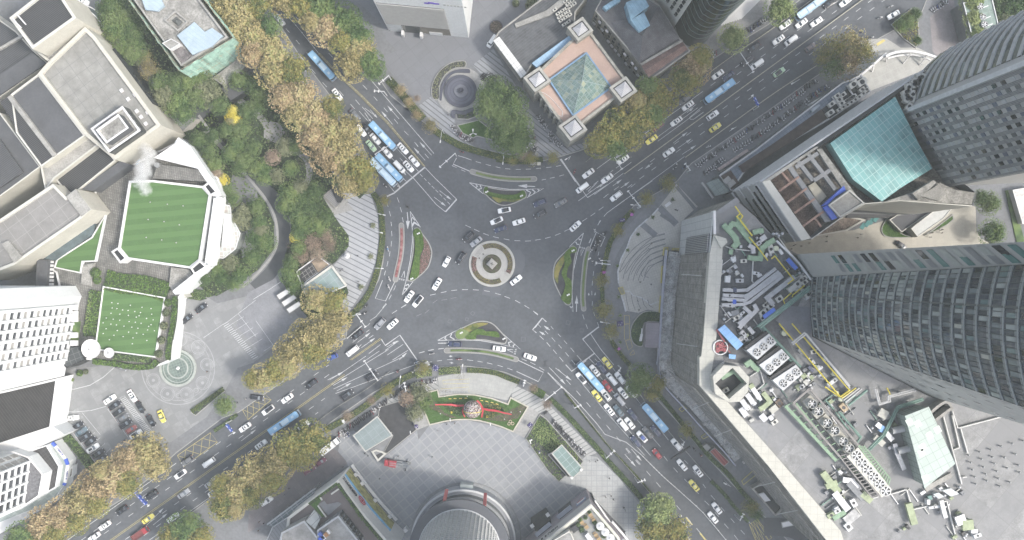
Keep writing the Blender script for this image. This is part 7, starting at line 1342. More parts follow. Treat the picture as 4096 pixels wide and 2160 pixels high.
rc=ccw(MR);n=len(rc);facade=gm('scaffold_mesh_facade',(.20,.195,.18),(.10,.10,.10),90,2.4,.07,per2=1.9,vert=True,var=.45,fine=.35)
mb=MB();mb.add([(p[0],p[1],0)for p in rc]+[(p[0],p[1],Z)for p in rc],QF(n));mb.bd('wall',facade,e)
plant=gm('plant_roof',(.215,.217,.22),(.17,.172,.175),50,7.5,.02,var=.28,fine=.14,col2=(.19,.193,.2));MB().poly(ins(rc,.3),Z-.4).bd('roof',plant,e)
def rp(name,t,pts,z,h,m_):return MB().pr(WP(t,pts,z),z-h,z).bd(name,m_,e)
creamp=gm('cream_panels',(.41,.405,.365),(.34,.335,.31),88,2.2,.06,var=.08)
rp('roof_rim','b2',[(1525,405),(1590,500),(1575,760),(1545,1150),(1530,1290),(1440,1400),(1425,1358),(1445,1180),(1492,560)],Z+.6,3,creamp)
rp('roof_rim','c2',[(1415,-20),(1500,-80),(1530,-60),(1500,120),(1530,230),(1640,330),(1931,655),(2480,1290),(2520,1420),(2440,1420),(2370,1358),(1931,795),(1415,190)],Z+.64,3,creamp)
rp('roof_patch','e4',[(605,330),(800,230),(1180,20),(1400,215),(1833,745),(1560,1358),(590,1358)],Z-.34,.05,mat('plant_roof_dark',(.10,.104,.112),.9,var=.25,scale=.15,fine=.15))
rp('roof_patch','e5',[(150,0),(900,0),(1150,560),(900,900),(560,560),(120,480),(30,60)],Z-.31,.05,mat('plant_roof_mid',(.11,.113,.122),.9,var=.35,scale=.15,fine=.2))
rp('white_edge','b2',[(1520,232),(1538,230),(1540,410),(1522,408)],Z+1,3,wh)
rp('roof_rim','b2',[(1540,235),(1695,130),(1720,165),(1560,270),(1560,400),(1540,405)],Z+.3,2,cgy)
rp('corner_fold','b2',[(1525,415),(1615,440),(1625,470),(1580,515)],Z+1.4,2,creamp)
def wq(nm,pA,pB,z0,z1,d,m_):
 u_=(pB-pA).normalized();nr_=Vc((u_.y,-u_.x,0));mid=(pA+pB)/2;nr_=nr_ if nr_.dot(Vc((-mid.x,-mid.y,0)))>0 else-nr_
 MB().bar(((pA+nr_*d).x,(pA+nr_*d).y,(z0+z1)/2),((pB+nr_*d).x,(pB+nr_*d).y,(z0+z1)/2),.3,z1-z0).bd(nm,m_,e);return nr_
R0,R1=W('b2',1530,240,Z),W('b2',1505,545,Z);pwh=gm('white_panel_facade',(.40,.41,.41),(.25,.26,.27),90,2.6,.07,per2=2.2,vert=True,var=.1)
wq('panel_facade',R0,R1,2,Z,.5,pwh);wq('ribbed_facade',W('b2',1517,405,Z),R1,14,Z-1,.9,mat('dark_rib_panel',(.12,.125,.14),.6))
mb=MB();q0_,q1_=W('b2',1517,405,Z),R1
for j in rg(10):a=q0_.lerp(q1_,(j+.5)/10)+Vc((-1.2,0,0));mb.bar((a.x,a.y,14),(a.x,a.y,Z-1),.25,.3)
mb.bd('rib',slv,e)
mb=MB();sc_pts=[W('b2',1490,560,Z),W('b2',1450,1100,Z),W('b2',1432,1400,Z),W('c2',1415,190,Z),W('c2',1931,795,Z),W('c3',440,1358,Z)]
for a,b in zip(sc_pts,sc_pts[1:]):
 L=(b-a).length;k_=int(L/2.6);u_=(b-a).normalized();nr_=nrm(a,b,-(a+b))
 for i in rg(k_+1):p=a+u_*L*i/k_+nr_*1.6;mb.bar((p.x,p.y,3),(p.x,p.y,Z-1+rd.random()*2),.12,.12)
 for j in rg(19):p,q_=a+nr_*1.6,b+nr_*1.6;z_=5+2.1*j;mb.bar((p.x,p.y,z_),(q_.x,q_.y,z_),.12,.1)
mb.bd('scaffold',mat('scaffold_grey',(.22,.215,.205),.7,var=.3),e)
mb=MB()
for a,b in zip(sc_pts,sc_pts[1:]):
 u_=(b-a).normalized();nr_=nrm(a,b,-(a+b));L=(b-a).length
 for i in rg(int(L/11)):p=a+u_*(i+.6)*11+nr_*1.0;mb.bar((p.x,p.y,Z-3),(p.x+nr_.x*5,p.y+nr_.y*5,Z-9),.18,.18)
mb.bd('brace',slv,e)
hc=mat('hoarding_canopy',(.31,.315,.315),.8,var=.45,scale=.5,fine=.4)
e4_=bld('hoarding_canopy','long dusty white hoarding canopy along the foot of the mall facade',W('b2',1190,900));P=M('b2',[(1235,545),(1200,760),(1150,1358)],'c2',[(1170,60),(1200,160),(1330,280),(1440,400),(1560,540),(1720,740)],z=5);MB().pr(spo(smooth(P,4,False),4.6),4.2,5).bd('canopy',hc,e4_)
MB().pr(spo(smooth(M('b2',[(1170,530),(1150,760),(1108,1358)],'c2',[(1105,20),(1125,140),(1180,230),(1290,350),(1440,520),(1600,690),(1690,800)],z=6),4,False),.35),3,6).bd('outer_beam',mat('beam_lilac',(.34,.35,.42),.6),e4_)
mb=MB();rs_=rd.Random(5);PP=smooth(P,6,False)
for i in rg(150):p=rs_.choice(PP);s_=rs_.uniform(.3,1.1);mb.box((p.x+rs_.uniform(-2,2),p.y+rs_.uniform(-2,2),5.05+s_*.12),(s_,s_*rs_.uniform(.3,1),s_*.25),rs_.random()*6)
o=mb.bd('rubble',mat('rubble_pale',(.36,.35,.34),.9,var=.4,scale=2),e4_);o['kind']='stuff'
e5_=bld('pink_pavilion','flat lilac grey roofed pavilion tucked under the scaffolding',W('b2',1060,1170));vol(e5_,WP('b2',[(1015,1075),(1135,1078),(1115,1268),(1005,1262)],4.5),4.5,0,mat('lilac_wall',(.22,.20,.22),.8),gm('lilac_roof',(.21,.19,.215),(.18,.165,.19),88,1.0,.08,mode='stripe'),.2,.3)
e5_=bld('white_letter_sculpture','small white L shaped sculpture on the round dark lawn',W('b2',970,1180));MB().pr(WP('b2',[(978,1120),(986,1120),(983,1160),(975,1160)],1),.2,1).pr(WP('b2',[(970,1160),(985,1160),(978,1215),(960,1215)],1),.2,1.6).bd('block',wh,e5_)
for i,(q_,lab)in en([([(1148,508),(1180,505),(1175,570),(1138,568)],'upper'),([(1130,650),(1155,645),(1150,775),(1125,778)],'middle'),([(1120,875),(1142,872),(1130,1000),(1110,1000)],'lower'),([(1215,513),(1290,515),(1290,530),(1210,530)],'topmost, wide')]):
 t_=bld('yellow_box_frame',f"olive topped yellow edged box at the foot of the hoarding, {lab}",W('b2',*q_[0]),'crate');vol(t_,WP('b2',q_,1.5),1.5,.13,mat('yellow_edge',(.40,.35,.12),.7),mat('olive_top',(.24,.23,.17),.8),.1,.25)
t_=bld('yellow_box_frame','olive mat with yellow edging beside the wavy white line',W('d4',1300,235),'crate');vol(t_,WP('d4',[(1252,195),(1325,175),(1362,285),(1300,298)],.5),.5,.13,MT['yellow_edge'],MT['olive_top'],.1,.2)
t_=bld('octagonal_well','cream octagonal plant room with dark open well and green ducts, on the mall roof',W('e5',230,790,Z),'plant room');oc=WP('e5',[(120,545),(330,560),(465,710),(450,900),(340,1040),(190,1050),(0,930),(-30,700)],Z+4);wl=WP('e5',[(240,580),(435,795),(190,1005),(5,795)],Z+4)
def tring(t_,outer,innerq,z0,z1,m_,name):
 bm=bmesh.new();O=[bm.verts.new((p.x,p.y,z1))for p in ccw(outer)];I=[bm.verts.new((p.x,p.y,z1))for p in ccw(innerq)]
 eo=[bm.edges.new((O[i],O[(i+1)%len(O)]))for i in rg(len(O))];ei=[bm.edges.new((I[i],I[(i+1)%len(I)]))for i in rg(len(I))]
 bmesh.ops.triangle_fill(bm,use_beauty=True,edges=eo+ei)
 for L_ in(O,I):
  B=[bm.verts.new((v.co.x,v.co.y,z0))for v in L_]
  for i in rg(len(L_)):j=(i+1)%len(L_);bm.faces.new((L_[i],L_[j],B[j],B[i]))
 bmesh.ops.recalc_face_normals(bm,faces=bm.faces);me=bpy.data.meshes.new(name);bm.to_mesh(me);bm.free();me.materials.append(m_)
 o=NO(name,me);C.objects.link(o);par(o,t_);return o
tring(t_,oc,wl,Z-1,Z+4,creamp,'wall_ring');MB().poly(wl,Z-.3).bd('well_floor',dm,t_)
silv=mat('duct_silver',(.36,.37,.39),.45,.35,var=.15,scale=1);dgreen=mat('duct_green',(.20,.29,.20),.7,var=.2,scale=.8);lgreen=mat('duct_yellow_green',(.27,.31,.20),.7,var=.2,scale=.8);yel=mat('pipe_yellow',(.50,.42,.06),.5);pgreen=mat('pipe_green',(.13,.21,.18),.5,var=.2);pwhite=mat('pipe_white',(.42,.42,.42),.5);bshed=gm('blue_shed',(.06,.13,.45),(.05,.11,.38),36,1.2,.08,mode='stripe');lbshed=gm('light_blue_shed',(.22,.38,.62),(.14,.26,.45),-50,1.6,.06,mode='stripe')
DZ=[0]
def duct(lb,t,pts,w,h,m_,z=45.3,name='duct',grp='rooftop ducts',joints=True):
 t_=th(name,lb,'duct',W(t,pts[0][0],pts[0][1],z),group=grp);t_['wp']=1
 DZ[0]=(DZ[0]+1)%40;z+=.011*DZ[0];P=WP(t,pts,z);mb=MB();jb=MB()
 for i,(a,b)in en(zip(P,P[1:])):
  mb.bar(a+Vc((0,0,h/2+.002*i)),b+Vc((0,0,h/2+.002*i)),w,h)
  if joints:
   k_=int((b-a).length/2.2)
   for j in rg(1,k_):c_=a.lerp(b,j/k_);d_=(b-a).normalized();jb.bar(c_-d_*.06+Vc((0,0,h/2)),c_+d_*.06+Vc((0,0,h/2)),w+.12,h+.1)
 for p in P[1:-1]:mb.box((p.x,p.y,z+h/2-.01),(w*.98,w*.98,h),mt.atan2((P[1]-P[0]).y,(P[1]-P[0]).x))
 mb.bd('duct_run',m_,t_)
 if jb.v:jb.bd('duct_flange',m_,t_)
def pipe(lb,t,pts,r,m_,z=46.2,name='pipe',ts=None):
 t_=th(name,lb,'pipe',W(t,pts[0][0],pts[0][1],z),group='rooftop pipes');t_['wp']=1;P=WP(t,pts,z)
 MB().pipe(P,r).bd('pipe_run',m_,t_);mb=MB()
 for a,b in zip(P,P[1:]):
  for j in rg(1,int((b-a).length/7)+1):c_=a.lerp(b,j/(int((b-a).length/7)+1));mb.box((c_.x,c_.y,(z+44.6)/2),(.3,.3,z-44.6))
 if mb.v:mb.bd('pipe_support',gym,t_)
for i,(t,pts,w,m_)in en([('f1',[(335,900),(390,965),(440,895),(500,900),(570,990),(680,1120)],1.5,dgreen),('f1',[(415,985),(480,1060),(500,1130),(450,1180)],1.6,dgreen),('f1',[(515,795),(520,850),(600,950)],1.5,dgreen),('f1',[(690,1000),(760,980),(815,975)],1.5,dgreen),('f1',[(630,1295),(700,1310),(780,1310),(790,1240),(800,1190),(870,1130),(950,1085)],1.5,dgreen),('f1',[(430,1200),(420,1260)],1.1,dgreen),('f1',[(640,1150),(690,1180),(695,1250)],1.2,silv),('e4',[(1355,590),(975,880),(820,890),(640,880)],.95,silv),('e4',[(1395,630),(1000,935),(940,965),(780,955),(640,950)],.95,silv),('e4',[(1425,655),(940,1020),(780,1010),(630,1000)],.95,silv),('e4',[(1450,690),(1010,1040),(920,1075),(630,1085)],.95,silv),('e4',[(1610,700),(1240,985),(1320,1080)],1.4,silv),('e4',[(1060,1075),(1100,1150),(900,1350),(860,1400)],1.2,silv),('e4',[(920,1110),(1010,1190),(1000,1225),(850,1345)],1.1,silv),('e5',[(490,490),(440,520),(400,545)],1.6,dgreen),('e5',[(470,500),(530,570),(590,610)],1.5,dgreen),('e5',[(80,720),(250,620),(420,810)],1.2,dgreen),('e5',[(470,810),(520,880),(590,990)],1.4,wh),('e5',[(470,800),(500,850)],1.5,lgreen),('e5',[(420,930),(510,1060)],1.5,silv),('e5',[(350,1010),(430,1130)],1.5,silv),('e5',[(640,910),(735,1035),(650,1110),(590,1140)],1.4,lgreen),('e5',[(610,1210),(680,1290)],1.8,silv),('e5',[(740,1170),(830,1100)],1.8,creamp),('e6',[(-30,740),(60,860),(120,920)],2.0,lgreen),('e6',[(0,870),(100,830)],1.6,lgreen),('e6',[(150,805),(230,815),(290,880)],1.6,silv),('e6',[(200,830),(340,985)],1.8,cgy),('e6',[(325,930),(410,1000)],2.0,lgreen),('e6',[(75,920),(200,1080)],2.0,silv),('e6',[(455,300),(510,345),(600,450)],1.5,silv),('e6',[(490,340),(530,360)],2.0,MT['light_blue_shed']),('e6',[(620,480),(640,560),(705,715)],1.3,silv),('e6',[(745,1020),(770,1110),(800,1210)],2.0,lgreen),('e6',[(1040,990),(1060,1080),(1080,1150)],1.3,pwhite),('e6',[(1200,1130),(1230,1210)],3.0,silv),('e6',[(1230,1220),(1330,1210)],3.0,lgreen),('e6',[(440,420),(520,490)],1.8,creamp),('e6',[(480,190),(550,230)],2.6,creamp)]):
 nm_={'duct_silver':'silver','duct_green':'green','duct_yellow_green':'yellow green','white_paint':'white','cream_panels':'cream','concrete_grey':'grey','light_blue_shed':'light blue','pipe_white':'white'}[m_.name]
 duct(f"{nm_} roof duct, {ORD[i%20]} {['north plant roof','south plant roof'][i//20]} duct from the left",t,pts,w,1.0,m_)
for i,(t,pts,r,m_,z_)in en([('f1',[(485,680),(545,765),(505,805),(545,845),(575,800),(548,768)],.22,yel,47),('f1',[(548,850),(690,1035)],.25,yel,47),('f1',[(650,1050),(760,1180),(880,1335)],.2,yel,46.6),('e4',[(1310,460),(1355,420),(1610,740),(1530,800)],.2,yel,46.4),('e4',[(1760,820),(1600,950),(1590,980)],.18,yel,46.3),('e4',[(1580,920),(1470,1020),(1490,1070)],.18,yel,46.2),('e4',[(1833,835),(1120,1380)],.42,pgreen,47.2),('e4',[(1833,870),(1150,1395)],.42,pgreen,47.2),('e5',[(640,-10),(660,30),(1160,570)],.42,pgreen,47),('e5',[(600,0),(640,50),(1120,590)],.35,pgreen,46.4),('e5',[(870,-20),(1700,975),(1833,880)],.22,yel,47),('e5',[(1045,-20),(1820,880)],.22,yel,47),('e5',[(1040,245),(1215,105),(1833,830)],.25,pwhite,47.4),('e5',[(1055,265),(1240,120),(1833,860)],.25,pwhite,47.4),('e5',[(1720,1000),(1860,900)],.2,pwhite,46.5),('e5',[(1740,1020),(1880,920)],.2,pwhite,46.5),('e5',[(1760,1050),(1900,950)],.4,pgreen,46.3),('e6',[(165,95),(310,-20)],.25,pwhite,46.6),('e6',[(185,110),(330,-10)],.25,pwhite,46.6),('e6',[(210,140),(380,0)],.4,pgreen,46.4),('e6',[(450,-10),(490,135),(590,105),(585,65),(820,5)],.22,pwhite,46.6),('e6',[(465,-10),(500,120),(570,100),(570,55),(810,-10)],.22,pwhite,46.6),('e6',[(885,75),(655,150),(525,400),(390,535)],.3,pgreen,46.8),('e6',[(890,90),(665,165),(540,410),(405,545)],.3,pgreen,46.8),('e6',[(80,175),(20,110),(0,90)],.3,pgreen,46.3),('e6',[(120,195),(325,425),(290,475)],.35,pgreen,46.5),('e6',[(140,200),(320,440)],.25,pgreen,46.5),('e6',[(95,200),(180,320),(215,360)],.25,pgreen,46.2),('e6',[(560,-20),(590,40)],.2,yel,46.6),('e6',[(130,60),(0,-30)],.2,yel,46.8),('e6',[(150,75),(280,-20)],.2,yel,46.8)]):
 nm_={'pipe_yellow':'yellow','pipe_green':'green','pipe_white':'white'}[m_.name];seg='long' if sum(abs(a[0]-b[0])+abs(a[1]-b[1])for a,b in zip(pts,pts[1:]))>700 else 'short'
 pipe(f"{seg} {nm_} pipe on the mall roof, {ORD[i%25]} from the left",t,pts,r,m_,z_)
def shed(lb,t,pts,z,m_,name='roof_shed'):
 t_=bld(name,lb,W(t,*pts[0],z),'shed','rooftop sheds');t_.location.z=Z-.4;P=ccw(WP(t,pts,z));mb=MB();n=len(P)
 mb.add([(p.x,p.y,Z-.4)for p in ins(P,.2)]+[(p.x,p.y,z-.15)for p in ins(P,.2)],QF(n));
 for nm_,b_,mm_ in[('wall',mb,gym)]:
  o=b_.bd(nm_,mm_,t_)
 o2=MB().pr(P,z-.15,z,bottom=True).bd('roof',m_,t_)
 for q_ in(o,o2):q_.matrix_parent_inverse=Matrix.Translation(-Vc(t_.location))
shed('bright blue roofed shed by the north-east rail of the mall roof','e4',[(1550,440),(1672,580),(1630,615),(1505,480)],Z+2.4,bshed)
shed('bright blue roofed shed beside the green double pipe','e4',[(1190,1228),(1340,1120),(1370,1162),(1215,1278)],Z+2.4,bshed)
shed('light blue roofed long shed next to the cream rim','e5',[(40,62),(130,-5),(385,260),(298,342)],Z+2.6,lbshed)
shed('tiny two tone blue box beside the round red sculpture','e5',[(190,395),(285,405),(275,465),(190,455)],Z+1.6,lbshed)
def fan(t,x,y,r,z,par=None,cyl=False):
 p=W(t,x,y,z);mb=MB();bl=MB();q_=r
 rim=cir(p,q_,22);mb.ring(rim,cir(p,q_*.9,22),z,z+(1.6 if cyl else .25));o1=mb.bd('fan_ring',slv if not cyl else MT['plant_casing'],par)
 MB().pr(cir(p,q_*.89,20),z-.0,z+.03).bd('fan_well',dm,par)
 for i in rg(6):
  a_=i*1.047;d_=Vc((cos(a_),sin(a_),0));s_=Vc((-d_.y,d_.x,0))
  c0=Vc((p.x,p.y,z+.12+(.9 if cyl else 0)))
  bl.add([tuple(c0+d_*q_*.18-s_*q_*.08),tuple(c0+d_*q_*.85-s_*q_*.16+Vc((0,0,-.06))),tuple(c0+d_*q_*.85+s_*q_*.16+Vc((0,0,.08))),tuple(c0+d_*q_*.18+s_*q_*.08)],[(0,1,2,3)])
 bl.tube((p.x,p.y,z+.05),(p.x,p.y,z+.3+(.8 if cyl else 0)),q_*.2,n=10);bl.bd('fan_blades',stw,par)
casing=mat('plant_casing',(.40,.40,.38),.7,var=.15,scale=1);casw=mat('plant_white',(.48,.49,.50),.6,var=.06)
for i,(q_,fs)in en([([(430,345),(735,118),(838,240),(575,472)],[(572,372),(662,298),(752,215)]),([(600,545),(905,325),(1015,445),(745,682)],[(747,585),(838,508),(928,432)]),([(780,750),(1100,540),(1195,662),(925,892)],[(930,795),(1017,717),(1107,640)])]):
 t_=bld('cooling_unit',f"white cooling unit with three dark fans on the mall roof, {['upper left','middle','lower right'][i]} of the three",W('e5',*q_[0],Z),'cooling unit','three fan cooling units');t_.location.z=0
 P=WP('e5',q_,Z+3);MB().pr(P,Z-.4,Z+3).bd('casing',casw,t_);q2=WP('e5',[q_[0],q_[1],((q_[1][0]*2+q_[2][0])/3,(q_[1][1]*2+q_[2][1])/3),((q_[0][0]*2+q_[3][0])/3,(q_[0][1]*2+q_[3][1])/3)],Z+3.2)
 MB().pr([p-Vc((.6,-.8,0))for p in q2[:2]]+[q2[1],q2[0]],Z,Z+2.6).bd('louvre_side',dm,t_)
 for f_ in fs:fan('e5',f_[0],f_[1],1.15,Z+3.02,t_)
t_=bld('cooling_tower_bank','long cream bank of six dark fans with louvred frame on the mall roof',W('e6',400,750,Z),'cooling unit');t_.location.z=0
MB().pr(WP('e6',[(198,605),(300,520),(608,905),(515,972)],Z+3.5),Z-.4,Z+3.5).bd('casing',mat('casing_cream',(.46,.45,.41),.7,var=.1,scale=1),t_)
for x,y in[(285,592),(333,660),(387,724),(440,786),(494,850),(548,914)]:fan('e6',x,y,1.55,Z+3.52,t_)
mb=MB()
for i in rg(14):f_=i/13;a=(130+300*f_,600+365*f_);b=(200+310*f_,560+405*f_*1.0);mb.bar(W('e6',a[0],a[1],Z+3),W('e6',a[0]+62,a[1]-20,Z+3.2),.3,.3)
mb.bar(W('e6',130,600,Z+3),W('e6',430,980,Z+3),.35,.4);mb.bar(W('e6',195,585,Z+3.2),W('e6',500,975,Z+3.2),.35,.4);mb.bar(W('e5',1060,1060,Z+3),W('e6',130,600,Z+3),.6,.5);mb.bar(W('e5',1285,860,Z+3.4),W('e6',300,500,Z+3.4),.6,.5);mb.bar(W('e5',1060,1060,Z+3.4),W('e5',1285,860,Z+3.4),.6,.5);mb.bd('steel_frame',mat('frame_taupe',(.20,.19,.185),.6),t_)
MB().pr(WP('e6',[(135,605),(195,590),(500,975),(430,975)],Z+.5),Z-.4,Z+.4).bd('louvre_side',dm,t_)
for i,(t,x,y)in en([('e5',1300,1062),('e5',1385,1162),('e5',1505,1320),('e6',75,360),('e6',150,455),('e6',205,520)]):
 t_=bld('cylinder_fan_unit',f"beige cooling cabinet with raised round fan stack, {ORD[i]} of six down the row",W(t,x,y,Z),'cooling unit','beige round stack units');t_.location.z=0
 p=W(t,x,y,Z+2.4);MB().box((p.x,p.y,Z+1.0),(4.0,3.3,2.8),R(-50)).bd('casing',mat('casing_beige',(.37,.36,.32),.75,var=.25,scale=.8),t_);fan(t,x,y,1.35,Z+2.4,t_,True)
t_=bld('green_pipe_rack','green framed rack along the cooling tower bank',W('e6',450,650,Z),'pipe rack');t_.location.z=0;mb=MB()
for i in rg(16):f_=i/15;mb.bar(W('e6',300+270*f_,500+370*f_,Z+2.5),W('e6',350+240*f_,520+280*f_,Z+2.5),.3,.3)
for o1_ in((300,500,570,870),(350,505,590,800)):mb.bar(W('e6',o1_[0],o1_[1],Z+2.5),W('e6',o1_[2],o1_[3],Z+2.5),.35,.35)
mb.bd('rack',dgreen,t_)
t_=bld('green_pipe_rack','long green header pipe frame left of the beige round stacks',W('e5',950,1100,Z),'pipe rack');t_.location.z=0;mb=MB();mb.bar(W('e5',950,1095,Z+2),W('e6',100,640,Z+2),.9,.8);mb.bar(W('e5',1100,1060,Z+2),W('e6',120,600,Z+2),.5,.5)
for i in rg(10):f_=i/9;a=W('e5',960,1100,Z+2).lerp(W('e6',100,635,Z+2),f_);mb.bar(a,a+Vc((3.2,1.6,0)),.3,.3)
mb.bd('rack',dgreen,t_)
t_=bld('glass_hall_roof','pale green glass roofed hall standing on the mall roof',W('e6',930,500,Z),'roof hall');t_.location.z=0
P=WP('e6',[(735,240),(930,165),(1160,662),(905,868)],Z+6);MB().pr(P,Z-.4,Z+6).bd('wall',gm('hall_wall',(.24,.28,.25),(.14,.16,.15),60,1.3,.1,per2=1.6,vert=True),t_);mb=MB();P=ccw(P);mb.pr(ins(P,-.4),Z+6.003,Z+6.3);mb.bd('glass_roof',gm('hall_glass_roof',(.36,.42,.39),(.26,.31,.29),28,2.4,.06,var=.06,col2=(.40,.46,.43)),t_)
for x,y in[(765,290),(840,305),(945,410),(885,515),(875,570),(910,800),(1020,360)]:MB().box(W('e6',x,y,Z+6.33),(1.9,2.0,.04),R(28)).bd('new_pane',mat('pane_bright',(.50,.56,.52),.5),t_)
t_=bld('curved_plant_well','dark curved walled well with stone rim beside the glass roofed hall',W('e6',1050,200,Z),'plant room');t_.location.z=0;P=smooth(WP('e6',[(940,250),(960,190),(1095,95),(1165,160),(1120,200),(1000,290),(960,300)],Z+3),3);MB().ring(ccw(P),ins(P,.8),Z-.4,Z+3).bd('wall',cc,t_);MB().poly(ins(P,.8),Z-.2).bd('well_floor',dm,t_)
for i,(a,b)in en([((605,370),(735,345)),((655,555),(780,525))]):
 t_=bld('spiral_duct',f"white corrugated round duct entering the glass roofed hall, {['upper','lower'][i]}",W('e6',*a,Z+1),'duct');t_.location.z=0;mb=MB();pa,pb_=W('e6',*a,Z+2),W('e6',*b,Z+2);mb.tube(pa,pb_,.9,n=14)
 for j in rg(9):c_=pa.lerp(pb_,j/9);mb.tube(c_,c_+(pb_-pa).normalized()*.25,1.02,n=14)
 mb.bd('duct_run',MT['pipe_white'],t_)
t_=bld('roof_kerbs','thin white kerb walls dividing the southern roof',W('e6',1200,340,Z),'low wall');t_.location.z=0;mb=MB()
for pts in[[(1150,190),(1200,345),(1600,240)],[(1225,345),(1290,572)],[(1070,240),(1235,850)],[(1150,230),(1215,520),(1160,540)],[(580,945),(735,900),(790,1080),(930,1050)],[(1060,1010),(1100,1005),(1180,1330)],[(410,985),(510,955)],[(1240,790),(1280,785)]]:
 for a,b in zip(pts,pts[1:]):mb.bar(W('e6',*a,Z+.1),W('e6',*b,Z+.1),.32,.7)
for t,pts in[('e5',[(0,600),(130,490),(40,640)]),('e5',[(470,700),(610,610),(665,800),(570,880)]),('e4',[(640,470),(620,700)]),('e4',[(1060,480),(1045,760),(1070,790)]),('e4',[(690,290),(760,320),(1020,350)])]:
 for a,b in zip(pts,pts[1:]):mb.bar(W(t,*a,Z+.1),W(t,*b,Z+.1),.25,.6)
mb.bd('kerb',mat('kerb_white',(.48,.48,.47),.8),t_)
for i,(x,y)in en([(1385,555),(1405,620),(1305,650),(1420,690),(1320,715),(1520,660),(1440,755),(1485,535),(1500,600),(1580,505),(1610,605),(1540,730),(1635,700),(1680,480),(1710,575),(1780,455),(1735,675),(1285,585),(1340,780),(1555,795),(1450,815),(1660,830),(1570,865),(1745,740),(1350,845)]):
 t_=th('roof_vent',f"small mushroom vent on the southern roof, {ORD[i]} of the scattered ones",'vent',W('e6',x,y,Z-.4),group='small roof vents');MB().tube((0,0,0),(0,0,.8),.16,n=8).ball((0,0,.8),.36,8,4,half=True).bd('cap',gym,t_)
k_=0
for(t,x,y,s_)in[('e4',1735,725,1.3),('e4',1690,750,1.3),('e4',1745,778,1.3),('e4',1280,1100,1.5),('e4',1250,1050,1.0),('e4',1215,1085,1.0),('e4',1230,1145,1.3),('e4',1178,1190,1.6),('e4',1175,1262,1.2),('e4',920,490,1.2),('e4',825,1255,1.3),('e4',1790,945,1.3),('e4',1830,920,1.3),('e5',490,205,1.2),('e5',1325,360,1.3),('e5',135,880,1.3),('e5',795,1310,1.3)]:acu(t,x,y,Z-.4,[38,38,38,35,35,35,35,30,120,5,30,35,35,30,10,30,35][k_],f"{ORD[k_]} from the north",'on the mall plant roof',s_,'air conditioners on the mall plant roof');k_+=1
k_=0
